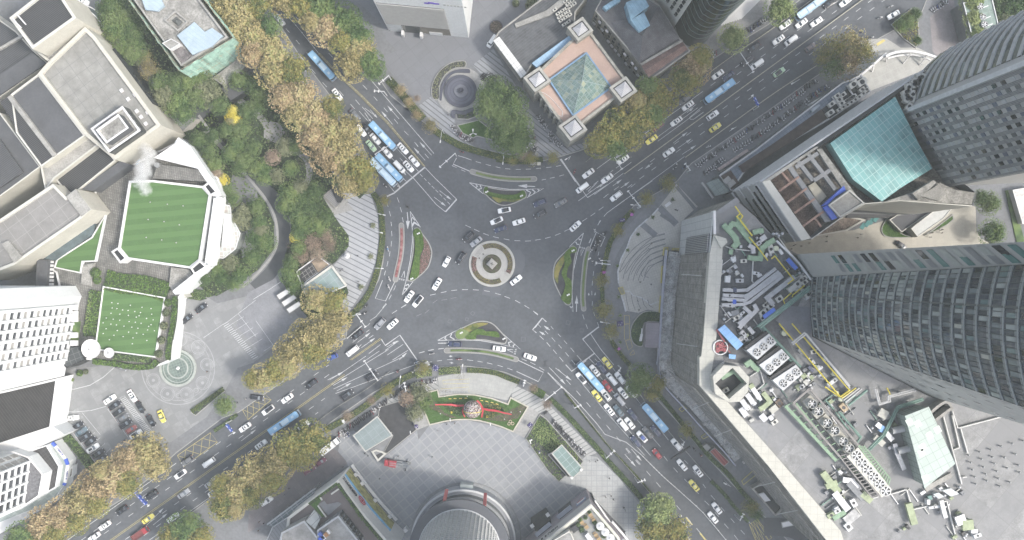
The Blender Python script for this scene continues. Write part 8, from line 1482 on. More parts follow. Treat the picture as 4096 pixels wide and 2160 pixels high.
for(t,x,y,w,l,h_,m_,a_)in[('e4',700,735,2,1.6,1.2,wh,85),('e4',865,755,2.4,1.2,1,silv,0),('e4',780,460,1.5,1.3,1,wh,10),('e4',1640,800,2.3,1.7,1.2,casing,35),('e4',1565,865,2.3,1.7,1.2,casing,35),('e4',1395,1000,2.3,1.7,1.2,casing,35),('e4',1640,885,.9,.9,.9,wh,35),('e4',1715,885,.9,.6,.8,wh,35),('e4',700,880,2,1.2,1.4,silv,0),('e4',720,955,2,1.0,1.4,silv,0),('e4',740,1010,2,1.2,1.4,silv,0),('e4',725,1090,2,1.0,1.4,silv,0),('e4',790,880,1.1,1.4,1.5,MT['paint_navy'],0),('e4',785,1040,1.1,1.4,1.5,bluep,0),('e4',800,1190,2.4,1.6,1,cgy,20),('e4',900,1195,1.7,.8,.9,wh,40),('e4',730,1205,1.5,.6,.8,wh,-50),('e4',1090,655,1.8,1.0,.9,wh,-10),('e4',1135,685,1.4,.8,.9,wh,30),('e4',1285,330,1.6,2.8,1,casing,15),('e4',1420,365,.9,1.9,.9,wh,35),('e4',1225,410,.8,1.4,.9,wh,-20),('e4',880,295,.8,.8,.9,wh,0),('e4',1120,250,1.6,1.2,1,silv,35),('e4',1180,180,2.0,1.6,1,silv,35),('e5',370,110,2.2,1.2,1.2,silv,-50),('e5',470,70,2.6,1.2,1.2,silv,-50),('e5',400,180,1.6,1,1.2,silv,-50),('e5',1540,790,2,1.2,1,wh,35),('e5',1600,745,1.8,1.2,1,casw,35),('e5',1210,770,1.6,1.4,1.2,casing,-50),('e5',1160,830,1.6,1.2,1,casw,30),('e5',1245,745,1,.8,1,wh,30),('e5',1405,680,1.1,.7,.7,wh,30),('e5',1280,590,2.2,.9,1.2,MT['paint_navy'],-45),('e5',850,1050,2.4,1.8,1.4,mat('brown_box',(.12,.09,.07),.8),-50),('e5',800,1010,1.3,1,1,silv,-50),('e5',430,1110,1.6,1.4,1,wh,-50),('e5',520,1050,1.2,1,1,wh,-40),('e5',590,990,1.3,1,1.2,wh,-50),('e5',370,1170,1.8,3.2,1.2,silv,35),('e5',1720,1110,2.6,1.8,1.2,mat('tan_box',(.36,.29,.2),.8),-50),('e5',1140,350,1.6,1,1,casing,-50),('e5',1750,940,.8,.8,1,casing,0),('e6',125,735,1.4,1,1,wh,-40),('e6',240,1010,1.6,2.6,1.2,silv,30),('e6',230,1140,3,5,.6,mat('roof_patch_pale',(.36,.36,.36),.9,var=.3),-50),('e6',200,1230,2.6,2,.6,wh,-50),('e6',90,1065,1.4,1.6,1.4,casw,30),('e6',620,510,2.2,1.8,1.2,cgy,30),('e6',910,1000,1.0,1.6,1.4,wh,0),('e6',970,1050,3.4,.8,1,wh,8),('e6',1320,1260,2,1.4,1.6,wh,0),('e6',1350,1300,2.4,1.2,1.6,casw,20),('e6',525,240,2,1.4,1,casing,30),('e6',40,1120,2.6,1.4,1.2,lgreen,30),('e6',110,1120,4.4,1.5,1.3,dgreen,30),('e6',90,1080,2.0,1.2,1.6,wh,30)]:
 p=W(t,x,y,Z-.4);cn_='white' if m_ in(wh,casw)else 'blue' if 'blue' in m_.name or 'navy' in m_.name else 'grey or cream';h_+=.007*(k_%17);m_=casw if m_ is wh else m_;t_=th('plant_box',f"{cn_} equipment box on the mall roof, {ORD[k_%25]} from the left",'equipment box',(p.x,p.y,p.z),R(a_),'equipment boxes on the mall roof')
 MB().box((0,0,.15),(w*.8,l*.8,.3)).bd('feet',dm,t_);MB().box((0,0,.3+h_/2),(w,l,h_),top=(.96,.94)).bd('casing',m_,t_)
 if w>1.5 and k_%2:MB().tube((0,0,.3+h_),(0,0,.36+h_),min(w,l)*.3,n=12).bd('fan',dm,t_)
 k_+=1
rs_=rd.Random(12)
for t,x0,y0,x1,y1,n_,wh_ in[('e4',640,320,1000,700,16,'behind the cream rim'),('e4',620,1080,900,1300,14,'left of the blue shed'),('e4',1480,600,1800,1000,26,'by the yellow pipes'),('e4',1080,60,1500,420,16,'in the north duct maze'),('e5',300,0,620,220,18,'below the silver ducts'),('e5',1050,680,1380,860,16,'below the three fan units'),('e5',420,830,900,1320,18,'right of the octagonal well'),('e5',1200,440,1480,700,12,'under the east tower'),('e6',0,680,360,1100,26,'left of the long fan bank'),('e6',380,120,620,560,14,'above the spiral ducts'),('e6',850,850,1240,1080,14,'below the glass roofed hall'),('e6',1140,1080,1340,1340,14,'beside the framed roof'),('e6',0,60,330,320,14,'above the round stacks'),('e6',600,920,800,1300,6,'in the middle of the south roof')]:
 for i in rg(n_):
  p=W(t,rs_.uniform(x0,x1),rs_.uniform(y0,y1),Z-.4);q_=rs_.random();a_=R(rs_.choice([36,-54]))
  t_=th('plant_box',f"small roof fitting {wh_}, {ORD[i%20]} from the left",'equipment box',(p.x,p.y,p.z),a_,'small fittings on the mall roof')
  if q_<.4:L_=rs_.uniform(2,6);MB().box((0,0,.35+.01*i),(L_,rs_.uniform(.15,.35),.3)).box((-L_/2,0,.2),(.3,.4,.4)).box((L_/2,0,.2),(.3,.4,.4)).bd('conduit',rs_.choice([silv,cgy,casing,pgreen]),t_)
  elif q_<.55:MB().tube((0,0,0),(0,0,.9),.35,n=10).ball((0,0,.9),.5,8,4,half=True).bd('cowl',silv,t_)
  else:w_=rs_.uniform(.7,1.7);MB().box((0,0,.5+.01*i),(w_,w_*rs_.uniform(.5,1),1),top=(.95,.95)).box((w_*.3,0,1.05+.01*i),(w_*.3,w_*.3,.15)).bd('casing',rs_.choice([casing,cgy,dm,silv,lgreen,casw]),t_)
t_=bld('round_red_emblem','round red and white scaffolded emblem lying behind the cream rim',W('e5',85,310,Z),'emblem');t_.location.z=0;p=W('e5',75,305,Z+1);MB().ring(cir(p,2.3,24),cir(p,2.0,24),Z,Z+1).bd('rim',wh,t_)
mb=MB();rs_=rd.Random(8)
for i in rg(26):a_=rs_.random()*6.28;d_=rs_.random()*1.9;mb.bar((p.x+d_*cos(a_),p.y+d_*sin(a_),Z+.6),(p.x+rs_.uniform(-1.7,1.7),p.y+rs_.uniform(-1.7,1.7),Z+.8),.22,.25)
q_=W('e5',150,310,Z+1)
for i in rg(14):mb.bar((q_.x+rs_.uniform(-1.5,1.2),q_.y+rs_.uniform(-1.5,1.5),Z+.6),(q_.x+rs_.uniform(-1.2,1.5),q_.y+rs_.uniform(-1.5,1.5),Z+.9),.2,.25)
a,b=W('e5',20,60,Z+1),W('e5',130,230,Z+1);mb.bar(a,b,.5,.8);mb.bd('red_frame',mat('emblem_red',(.28,.08,.09),.6),t_)
for i,(t,x,y,r)in en([('e5',915,105,.85),('e5',1620,920,.85),('e5',1680,990,.85),('e5',1590,650,.8),('e4',1350,320,.8)]):t_=th('round_tank',f"round cream tank on the mall roof, {ORD[i]} from the north",'tank',W(t,x,y,Z-.4),group='round tanks');MB().tube((0,0,0),(0,0,1.6),r,n=18).ball((0,0,1.6),r*.96,14,4,half=True,sz=.3).bd('shell',mat('tank_cream',(.42,.44,.34),.7,obj=True),t_)
rp('roof_patch','b3',[(150,950),(340,960),(320,1170),(600,1500),(480,1420),(60,1060)],Z-.25,.1,mat('lilac_deck',(.15,.155,.175),.85,var=.12,scale=.2));rp('roof_patch','e5',[(930,0),(1130,0),(1800,760),(1760,860),(1690,860)],Z-.2,.1,MT['lilac_deck'])
rp('roof_patch','c2',[(1730,480),(1931,470),(1931,640),(1800,620)],Z-.3,.05,cgy)
MB().pipe([W('f1',985,1095,Z+1),W('f1',1250,1358,Z+1),W('b3',325,752,Z+1)],.35).bd('edge_rail',stw,e)
t_=bld('framed_roof_building','roof with pale steel frames over a dark court at the lower right corner',W('e6',1600,1100,35));Zl=38
vol(t_,WP('e6',[(1335,1085),(1960,935),(1960,1235),(1360,1345)],Zl),Zl,0,cc,mat('court_floor',(.13,.13,.11),.9,var=.5,scale=.3),3,.6,cap=cc)
for a,b in[((1385,1000),(1440,1190)),((1540,1050),(1600,1250)),((1720,990),(1800,1210)),((1440,1190),(1540,1050)),((1420,1190),(1340,1310)),((1350,1085),(1810,965)),((1540,1215),(1600,1260)),((1740,990),(1760,1170))]:MB().bar(W('e6',*a,Zl+.5),W('e6',*b,Zl+.5),.5,.5).bd('frame_beam',crm,t_)
MB().pr(WP('e6',[(1370,1330),(1400,1345),(1960,1215),(1960,1185)],Zl+1),Zl-1,Zl+1).bd('parapet',wh,t_);MB().add([W('e6',x,y,z_)for x,y,z_ in[(1435,1190,Zl+3),(1475,1300,Zl),(1360,1330,Zl),(1350,1280,Zl+1)]],[(0,1,2,3)]).bd('fan_roof',crm,t_)
MB().pr(WP('e6',[(1230,960),(1380,1000),(1560,940),(1450,900)],Zl+2),Zl-1,Zl+2).bd('side_roof',cgy,t_);MB().pr(WP('e6',[(1670,920),(1960,860),(1960,900),(1690,960)],Zl+2),Zl-1,Zl+2).bd('green_skylight',mat('green_skylight',(.09,.20,.16),.3),t_)
for q_ in([(1060,910),(1140,890),(1215,940),(1140,965)],[(980,945),(1030,930),(1080,965),(1030,985)]):rp('glass_skylight','e6',q_,Z+1.2,1.6,mat('skylight_pale',(.36,.40,.42),.3))
rp('glass_skylight','e6',[(930,965),(965,955),(975,990),(940,1000)],Z+.8,1.2,MT['teal_window'])
rp('pale_roof_patch','e6',[(900,880),(1140,750),(1155,790),(1010,870),(920,925)],Z+.3,.6,cc)
c0=W('f3',1235,1335,14);rr3=lambda q,z_:q/4.155*S*(H-z_)/H
e=bld('round_tower','round silver gridded tower with dark ring canopy at the bottom centre',c0);z1_=20;c1=W('f3',1235,1335,z1_)
MB().ring(cir(c1,rr3(840,z1_),72),cir(c1,rr3(690,z1_),72),z1_-1.2,z1_).bd('ring_canopy',mat('ring_canopy_dark',(.075,.08,.093),.5,var=.08),e)
MB().ring(cir(c1,rr3(690,z1_),72),cir(c1,rr3(678,z1_),72),z1_-1,z1_+.5).bd('canopy_rim',stw,e)
Rt=rr3(655,z1_);MB().pr(cir(c1,Rt,60),0,80).bd('wall',glm('round_glass',(.24,.25,.255),.25),e);mb=MB();m2=MB()
for i in rg(60):a_=6.283*i/60;mb.bar((c1.x+(Rt+.2)*cos(a_),c1.y+(Rt+.2)*sin(a_),z1_),(c1.x+(Rt+.2)*cos(a_),c1.y+(Rt+.2)*sin(a_),80),.45,.6)
for j in rg(34):m2.ring(cir(c1,Rt+.45,60),cir(c1,Rt-.05,60),z1_+.5+1.8*j,z1_+.95+1.8*j)
mb.bd('mullion',slv,e);m2.bd('sunshade_ring',mat('sunshade',(.5,.51,.51),.5,.3,var=.12,scale=.5),e)
MB().ring(cir(c1,rr3(690,z1_),60),cir(c1,Rt,60),z1_-.9,z1_-.3).bd('gutter',mat('gutter_dirty',(.17,.165,.15),.9,var=.8,scale=1.2,fine=.6),e)
cb=W('f3',1300,1200,6);MB().pr(cir(cb,rr3(870,6),72),0,5.5).bd('podium_ring',mat('podium_ring_grey',(.26,.27,.29),.7,var=.06),e);MB().ring(cir(cb,rr3(875,6),72),cir(cb,rr3(845,6),72),5.3,6).bd('podium_rim',stw,e)
MB().pr(cir(cb,rr3(790,6),72),5.5,9).bd('glass_band',gd,e);MB().ring(cir(cb,rr3(795,6),72),cir(cb,rr3(740,6),72),9,9.6).bd('band_roof',cgy,e)
cg=W('f3',1340,1120,0);o=MB().ring(cir(cg,rr3(925,0),72),cir(cg,rr3(905,0),72),.13,.5).bd('forecourt_ring_wall',cgy);tag(o,'low grey curved wall ringing the foot of the round tower','low wall')
MB().pr(WP('f3',[(1250,235),(1465,250),(1465,350),(1250,330)],4),.1,4).bd('glass_porch',mat('porch_glass',(.28,.31,.31),.2),e)
redb=mat('red_beam',(.36,.10,.10),.6)
for a,b in[((1025,340),(985,525)),((1668,400),(1655,610))]:MB().bar(W('f3',*a,11),W('f3',*b,18),1.1,1.1).bd('red_beam',redb,e)
gold=mat('gold_sign',(.34,.30,.18),.4,.4)
def starbar(a,b,w,m_):MB().bar(W('f3',*a,z1_+2),W('f3',*b,z1_+2),w,.5).bd('sign_letter',m_,e)
starbar((1010,855),(1245,745),.8,gold);starbar((1010,780),(1210,835),.9,gold);starbar((1245,745),(1140,800),.6,mat('gold_pale',(.55,.52,.36),.4))
cg2=W('f3',1318,800,z1_+2);MB().ring([Vc((cg2.x+1.35*cos(i*.35),cg2.y+.75*sin(i*.35),0))for i in rg(18)],[Vc((cg2.x+1.0*cos(i*.35),cg2.y+.5*sin(i*.35),0))for i in rg(18)],z1_+1.6,z1_+2.2).bd('sign_letter',dm,e);starbar((1425,840),(1510,885),.5,dm);starbar((1425,850),(1440,870),.4,dm)
o_=W('e2',500,900,15);e=bld('curved_shop_building','white fronted curved building with roof terrace, mural band and red oval sign',o_);Z=18.5
P=M('e2',[(612,395),(760,600),(900,790),(1050,975),(1200,1145),(1380,1345),(1560,1520),(1300,1800),(-300,1700),(-200,1000),(100,770)],z=Z)
vol(e,P,Z,0,mat('shop_white',(.50,.50,.49),.7,var=.06),mat('terrace_brown',(.125,.11,.112),.85,var=.08),.9,.9,cap=crm)
P_=P[0:6]
hd=MB();q_=spo([W('e2',x,y,Z+.5)for x,y in[(600,460),(700,610),(860,830),(1000,1020),(1200,1260),(1320,1400)]],1.1);hd.pr(q_,Z-1,Z+.2,0);sct(hd,q_,Z+.2,Z+.8,6,.22,1);q2=spo([W('e2',x,y,Z+.5)for x,y in[(590,460),(140,790)]],.9);hd.pr(q2,Z-1,Z+.2,0);sct(hd,q2,Z+.2,Z+.8,6,.22,1);o=hd.bd('hedge',[under,LB_]);tag(o,'clipped green hedge round the roof terrace of the curved building','hedge')
o=MB().pr(WP('e2',[(150,800),(310,680),(345,720),(280,800),(410,990),(340,1000),(220,860)],Z),Z-.9,Z-.6).bd('roof_lawn',turf,e)
MB().pr(WP('e2',[(290,800),(380,740),(420,800),(600,760),(660,790),(440,980)],Z),Z-.88,Z-.7).bd('roof_deck',cgy,e)
MB().bar(W('e2',500,625,Z),W('e2',620,540,Z),.5,.5).bar(W('e2',320,675,Z),W('e2',355,720,Z),.4,.5).bar(W('e2',285,805,Z),W('e2',420,990,Z),.4,.5).bd('terrace_wall',crm,e)
mural=mat('mural_yellow',(.26,.25,.10),.7,var=.5,scale=.6,fine=.3);mblue=mat('mural_blue',(.16,.36,.55),.6,var=.15)
for a,b in zip(P_,P_[1:]):
 u_=(b-a).normalized();nr_=nrm(V0,u_,VY)
 a2=a if a is not P_[0]else a+(b-a)*.12
 MB().bar((a2.x+nr_.x*.12,a2.y+nr_.y*.12,5.6),(b.x+nr_.x*.12,b.y+nr_.y*.12,5.6),.25,7.5).bd('mural',mural,e)
 MB().bar((a2.x+nr_.x*.14,a2.y+nr_.y*.14,9.9),(b.x+nr_.x*.14,b.y+nr_.y*.14,9.9),.3,1.3).bd('mural_band',mblue,e)
 MB().bar((a.x+nr_.x*1.2,a.y+nr_.y*1.2,1.2),(b.x+nr_.x*1.2,b.y+nr_.y*1.2,1.2),1.0,.6).bd('base_ledge',wh,e)
for x,y in[(905,300),(1005,440),(1205,715),(1435,975),(1695,1185)]:MB().box(W('e2',x,y,1.5),(1.3,1.3,3),R(-50)).bd('pier',wh,e)
u_=(P_[2]-P_[1]).normalized();nr_=nrm(V0,u_,VY);rt=-u_
for i,ch in en('江苏服装'):c_=P_[0].lerp(P_[2],.16+.19*i)+nr_*.4;c_.z=14.0;wtx(ch,c_,rt,2.3,ink,e)
c_=P_[2].lerp(P_[3],.15)+nr_*.35;mb=MB();n=24;mb.ring([Vc((1.9*cos(6.283*i/n),1.9*sin(6.283*i/n),0))for i in rg(n)],[Vc((1.4*cos(6.283*i/n),1.4*sin(6.283*i/n),0))for i in rg(n)],0,.2);mb.box((0,.1,.1),(2.4,.4,.2)).box((-.2,.2,.1),(.4,2.2,.2));o=mb.bd('oval_logo',mat('logo_red',(.34,.06,.09),.6),None)
o.matrix_world=Matrix.Translation((c_.x,c_.y,12.8))@Matrix((rt,Vc((0,0,1)),rt.cross(Vc((0,0,1))))).transposed().to_4x4();par(o,e)
Z2_=24;conc2=mat('shop_roof_concrete',(.21,.21,.205),.9,var=.3,scale=.4)
gg=gm('silver_facade',(.26,.27,.28),(.10,.105,.12),37,3.2,.5,per2=3.4,vert=True,var=.08)
vol(e,M('e2',[(270,1200),(612,965),(960,1400),(1000,1700),(300,1700)],z=Z2_),Z2_,Z-1,gg,conc2,.6,.6,wn='upper_wall',rn='upper_roof',cap=slv)
vol(e,M('e2',[(-300,1240),(70,1045),(350,1400),(300,1800),(-400,1700)],z=Z2_),Z2_,0,slv,conc2,.5,.6,wn='upper_wall',rn='upper_roof',cap=slv)
MB().add([W('e2',x,y,z_)for x,y,z_ in[(90,1060,Z2_),(230,870,Z-1),(345,985,Z-1),(240,1185,Z2_)]],[(0,1,2,3)]).bd('sloping_glass',gm('white_glass_panels',(.46,.48,.49),(.22,.23,.24),35,2.4,.07),e)
a_,b_=W('e2',612,965,Z2_),W('e2',960,1400,Z2_);u_=(b_-a_).normalized();nr_=nrm(V0,u_,VY);wins(e,a_+nr_*.1,b_+nr_*.1,Z-.3,Z2_-1,7,2,.7,.75,gd,.2)
for x,y,m_,w_ in[(330,1260,MT['paint_blue'],1.2),(350,1320,bluep,2),(430,1260,mat('rust_tank',(.3,.16,.08),.8),1.6),(385,1310,wh,1.2),(460,1225,wh,.8)]:MB().box(W('e2',x,y,Z2_),(w_,1.4,1.6),R(40)).bd('roof_equipment',m_,e)
t_=bld('glass_pergola','grey steel pergola with glass panels beside the shop street',W('e2',50,750));q_=M('c1',[(85,1240),(450,965),(430,1030),(125,1262)],z=6);MB().pr(q_,5.6,6).bd('glass_panel',gm('pergola_glass',(.13,.16,.17),(.28,.29,.30),37,2.3,.12),t_)
mb=MB();a,b=W('c1',85,1240,6.2),W('c1',450,965,6.2);mb.bar(a,b,.5,.5)
for i in rg(7):p=a.lerp(b,i/6);mb.bar((p.x,p.y,0),(p.x,p.y,6),.3,.3)
mb.bd('steel_frame',slv,t_)
vol(t_,M('c1',[(120,1262),(385,1085),(415,1120),(330,1245),(130,1400),(60,1400)],z=8),8,0,slv,gm('pergola_roof',(.19,.195,.205),(.12,.125,.13),37,1.1,.15,mode='stripe'),.3,.3)
o_=W('e3',1200,1100,15);e=bld('terrace_restaurant_building','building with lilac striped front, black HOUSE lettering and a planted roof terrace',o_);Z=19
front=gm('lilac_striped_wall',(.24,.215,.235),(.19,.17,.19),0,1.4,.2,per2=1.4,vert=True,var=.1)
P=M('e3',[(1600,590),(2140,1225),(2300,1500),(1500,2200),(-400,2200),(300,1640),(760,1270),(1100,990)],z=Z)
vol(e,P,Z,0,mat('lilac_wall2',(.22,.20,.225),.75,var=.1),mat('terrace_grey',(.22,.225,.22),.85,var=.15,scale=.5),.9,.9,cap=mat('cream_cap',(.46,.46,.40),.8))
A2,B2=P[0],P[5];u_=(P[6]-P[0]).normalized();nr_=nrm(V0,u_,VX)
a,b=P[0],P[5];MB().bar((a.x+nr_.x*.15,a.y+nr_.y*.15,15.9),(b.x+nr_.x*.15,b.y+nr_.y*.15,15.9),.3,6.0).bd('upper_band',mat('band_cream_grey',(.36,.36,.36),.8,var=.05),e)
mb=MB()
for j in rg(9):z_=2.5+1.15*j;mb.bar((a.x+nr_.x*.1,a.y+nr_.y*.1,z_),(b.x+nr_.x*.1,b.y+nr_.y*.1,z_),.16,.35)
mb.bd('stripe',mat('stripe_pale',(.30,.28,.30),.7),e)
rt=-u_ if(-u_).dot(Vc((-.8,-.6,0)))>0 else u_
L_=(b-a).length
for i,ch in en('HOUSE'):c_=a+(b-a).normalized()*(14.6+1.55*i)+nr_*.45;c_.z=15.6;wtx(ch,c_,rt,2.0,ink,e)
c_=a+(b-a).normalized()*3.2+nr_*.35;mb=MB();an=mt.atan2(u_.y,u_.x);mb.box((c_.x,c_.y,10.0),(4.2,.3,2.4),an,0);mb.bd('sign_board',mat('sign_blue_grey',(.22,.25,.36),.6),e);c_=c_+nr_*.2;MB().box((c_.x,c_.y,10.0),(3.2,.2,1.4),an).bd('sign_panel',wh,e);c_=c_+nr_*.15;MB().box((c_.x,c_.y,9.6),(2.8,.12,.25),an).bd('sign_line',MT['logo_red'],e)
for f0,f1_,m_ in[(7.2,12.8,gd),(16.5,22.5,gd)]:c_=a+(b-a).normalized()*((f0+f1_)/2)+nr_*.25;MB().box((c_.x,c_.y,5.5),(f1_-f0,.3,9),an).bd('shop_window',m_,e);MB().box((c_.x+nr_.x*.9,c_.y+nr_.y*.9,10.2),(f1_-f0+.6,1.4,.5),an).bd('window_canopy',mat('canopy_steel',(.27,.29,.34),.5),e)
MB().pr(WP('e3',[(385,985),(700,770),(780,900),(480,1130)],7),0,7).bd('entrance_porch',dm,e);[MB().bar(W('e3',x0,y0,7.6),W('e3',x1,y1,7.6),w_,.5).bd('white_sign',wh,e)for x0,y0,x1,y1,w_ in((575,1130,620,1100,.8),(620,1100,650,1070,.5),(640,1085,668,1065,.8),(665,1070,712,1040,.5))]
for x,y in[(720,800),(405,1025)]:MB().box(W('e3',x,y,7.3),(1.2,1.2,.8),R(35)).bd('porch_lamp',wh,e)
c_=W('e3',1830,900,Z)
MB().pr(WP('e3',[(1660,500),(1720,640),(2320,1270),(2000,1308),(1690,660)],9),0,9).bd('side_wing',mat('dark_side',(.12,.115,.13),.8),e);MB().bar(W('e3',1665,500,11),W('e3',1965,940,11),.5,2).bar(W('e3',2010,930,9),W('e3',2330,1300,9),.7,1).bd('side_rail',wh,e)
for i,(x,y)in en([(1760,985),(1860,1105),(1965,1220)]):t_=th('terrace_umbrella',f"round white parasol on the planted roof terrace, {ORD[i]} from the top",'umbrella',W('e3',x,y,Z-.9),group='white parasols');mb=MB();mb.tube((0,0,2.3),(0,0,2.75),1.35,.45,24);mb.tube((0,0,2.75),(0,0,3.0),.5,.3,16);mb.bd('canopy',wh,t_);MB().tube((0,0,0),(0,0,2.6),.05,n=8).tube((0,0,0),(0,0,.12),.4,n=12).bd('pole',gym,t_)
for i,(x,y)in en([(1640,890),(1490,1025),(1400,940),(1570,790),(1680,1190),(1740,1270)]):
 t_=th('cafe_table',f"wooden cafe table with benches on the roof terrace, {ORD[i]} listed",'table',W('e3',x,y,Z-.9),R(35),'tables on the roof terrace');MB().box((0,0,.73),(1.3,.8,.06)).bd('tabletop',mat('table_wood',(.30,.21,.11),.7,obj=True),t_)
 for sx in(-.55,.55):
  for sy in(-.3,.3):MB().box((sx,sy,.35),(.06,.06,.7)).bd('leg',gym,t_)
 for sy in(-.75,.75):MB().box((0,sy,.42),(1.2,.3,.08)).bd('bench',MT['table_wood'],t_)
for i,(x,y,r)in en([(1560,760,40),(1480,860,45),(1380,910,40),(1330,1000,50),(1400,1100,60),(1730,1080,60),(1660,960,45),(1850,1230,50),(1700,740,40),(1900,1010,36)]):bush('e3',x,y,r,Z-1,[LG_,LD_][i%2],f"leafy planter shrub on the roof terrace, {ORD[i]} listed",'shrubs on the roof terrace','terrace_shrub')
vol(e,WP('e3',[(850,1308),(1150,1130),(1200,1190),(1280,1400),(800,1500)],Z+2),Z+2,Z-1,crm,conc2,.3,.3,wn='roof_house_wall',rn='roof_house');MB().pr(WP('e3',[(1180,1070),(1280,1010),(1350,1090),(1240,1180)],Z+1),Z-1,Z+1).bd('roof_machine',dm,e);MB().pr(WP('e3',[(1465,1225),(1530,1165),(1640,1310),(1560,1360)],Z+1),Z-1,Z+1).bd('white_table_roof',casw,e)
# ---- section 6
p=W('a1',1545,690);q=lambda r:r/K*S
e=th('fountain','dark round stepped fountain on the north plaza','fountain',(p.x,p.y,.13));fd=mat('fountain_dark',(.065,.068,.09),.6,var=.15)
MB().pr(cir((0,0),q(185),48),0,.02).bd('pad',pvl,e);MB().ring(cir((0,0),q(122),48),cir((0,0),q(100),48),0,.7).bd('outer_basin',fd,e);MB().pr(cir((0,0),q(100),48),0,.35).bd('basin_floor',mat('fountain_floor',(.10,.105,.135),.5),e)
MB().ring(cir((0,0),q(80),40),cir((0,0),q(76),40),.3,.5).bd('inner_step',fd,e);MB().tube((0,0,0),(0,0,1.0),q(52),q(48),32).bd('centre_drum',mat('drum_grey',(.16,.165,.19),.6),e);mb=MB();rs_=rd.Random(2)
for i in rg(9):a_=i*.7;mb.bar((.2*cos(a_),.2*sin(a_),1.0),(1.1*cos(a_),1.1*sin(a_),1.5+rs_.random()*.8),.25,.35)
mb.ball((0,0,1.5),.6,10,6);mb.bd('centre_sculpture',fd,e)
mb=MB();P=smooth(WP('a1',[(1385,745),(1395,650),(1435,575),(1500,530),(1600,520),(1615,545),(1590,550),(1500,550),(1440,600),(1410,680),(1400,750)],.6),4)
o=MB().pr(P,.13,.7).bd('curved_bench',fd);tag(o,'dark curved stone bench above the fountain','bench');P=smooth(WP('a1',[(1480,830),(1560,835),(1640,810),(1655,825),(1570,865),(1505,860),(1500,890),(1478,885)],.6),4);o=MB().pr(P,.13,.7).bd('curved_bench',fd);tag(o,'dark curved stone bench below the fountain','bench')
e=th('bird_sculpture','white three winged bird sculpture on the lawn wedge','sculpture',W('a1',1637,1005,.5))
for a_ in(90,215,335):MB().add([(0,0,.5),(1.3*cos(R(a_-14)),1.3*sin(R(a_-14)),.8),(1.5*cos(R(a_)),1.5*sin(R(a_)),.95),(1.3*cos(R(a_+14)),1.3*sin(R(a_+14)),.8)],[(0,1,2,3),(3,2,1,0)]).bd('wing',wh,e)
MB().tube((0,0,-.2),(0,0,.6),.12,n=8).bd('stem',wh,e)
e=th('round_tree_pit','round brown planted pit near the louvred building','planting bed',W('a1',1810,205,.13));mb=MB();P=cir((0,0),q(52),26);MB().ring(P,cir((0,0),q(46),26),0,.3).bd('kerb',fd,e);mb.pr(cir((0,0),q(46),26),0,.2,0);sct(mb,cir((0,0),q(44),20),.2,.8,8,.16,1);mb.bd('planting',[soil_brown,L_RUST],e)
bush('a2',30,25,30,.13,LO_,'round shrub in the dark pit at the top edge',None);bush('a2',150,40,50,.13,LO_,'wide olive shrub at the top edge beside the felt roof',None)
p=W('c0',1345,60);e=th('fountain','round green tiled pool fountain at the podium corner','fountain',(p.x,p.y,.14));gp=gm('pool_tile',(.13,.165,.15),(.20,.235,.215),20,1.0,.12,rough=.15,var=.3)
MB().ring(cir((0,0),q(140),48),cir((0,0),q(122),48),0,.55).bd('rim',mat('rim_stone',(.30,.32,.30),.8),e);MB().pr(cir((0,0),q(122),48),0,.25).bd('pool',gp,e);MB().ring(cir((0,0),q(80),40),cir((0,0),q(70),40),.2,.5).bd('inner_ring',MT['rim_stone'],e);MB().ring(cir((0,0),q(110),40),cir((0,0),q(105),40),.2,.4).bd('jet_ring',MT['rim_stone'],e);MB().tube((0,0,.2),(0,0,.9),.7,.4,14).ball((0,0,1),.35,10,6).bd('jet_head',wh,e)
p=W('d7',1018,668,3.2);e=th('flower_globe','large globe of white and pink flowers with a gold band on the lawn','flower globe',(p.x,p.y,.3));Rg=134/KD*S*.98;mb=MB();mb.ball((0,0,3.1),Rg,22,14,0);rs_=rd.Random(4)
for i in rg(1500):
 v=Vc((rs_.gauss(0,1),rs_.gauss(0,1),rs_.gauss(0,1)+.5)).normalized();c_=v*Rg+Vc((0,0,3.1));n_=v;t_=n_.orthogonal().normalized();b_=n_.cross(t_);s_=.13;c_=c_+v*.05
 mb.add([tuple(c_+t_*s_),tuple(c_+b_*s_),tuple(c_-t_*s_),tuple(c_-b_*s_)],[(0,1,2,3)],rs_.choice([1,1,1,2,3,1,4]))
mb.bd('flowers',[soil_brown,mat('flower_white',(.55,.52,.52),.8),mat('flower_pink',(.40,.16,.20),.8),mat('flower_dark',(.09,.06,.10),.8),mat('flower_cream',(.50,.44,.30),.8)],e)
mb=MB();n=24
pts=[Vc(((Rg+.1)*cos(mt.pi*i/14),-.5-.25*sin(mt.pi*i/14),3.1+(Rg)*sin(mt.pi*i/14)*.97))for i in rg(15)];mb.pipe(pts,.13,6);mb.bd('gold_band',mat('gold_ribbon',(.5,.42,.06),.5),e)
red=mat('ribbon_red',(.42,.045,.06),.5)
e=th('ribbon_sculpture','red steel ribbon sculpture winging out left and right of the flower globe','sculpture',W('d7',1018,668,.3));e['wp']=1
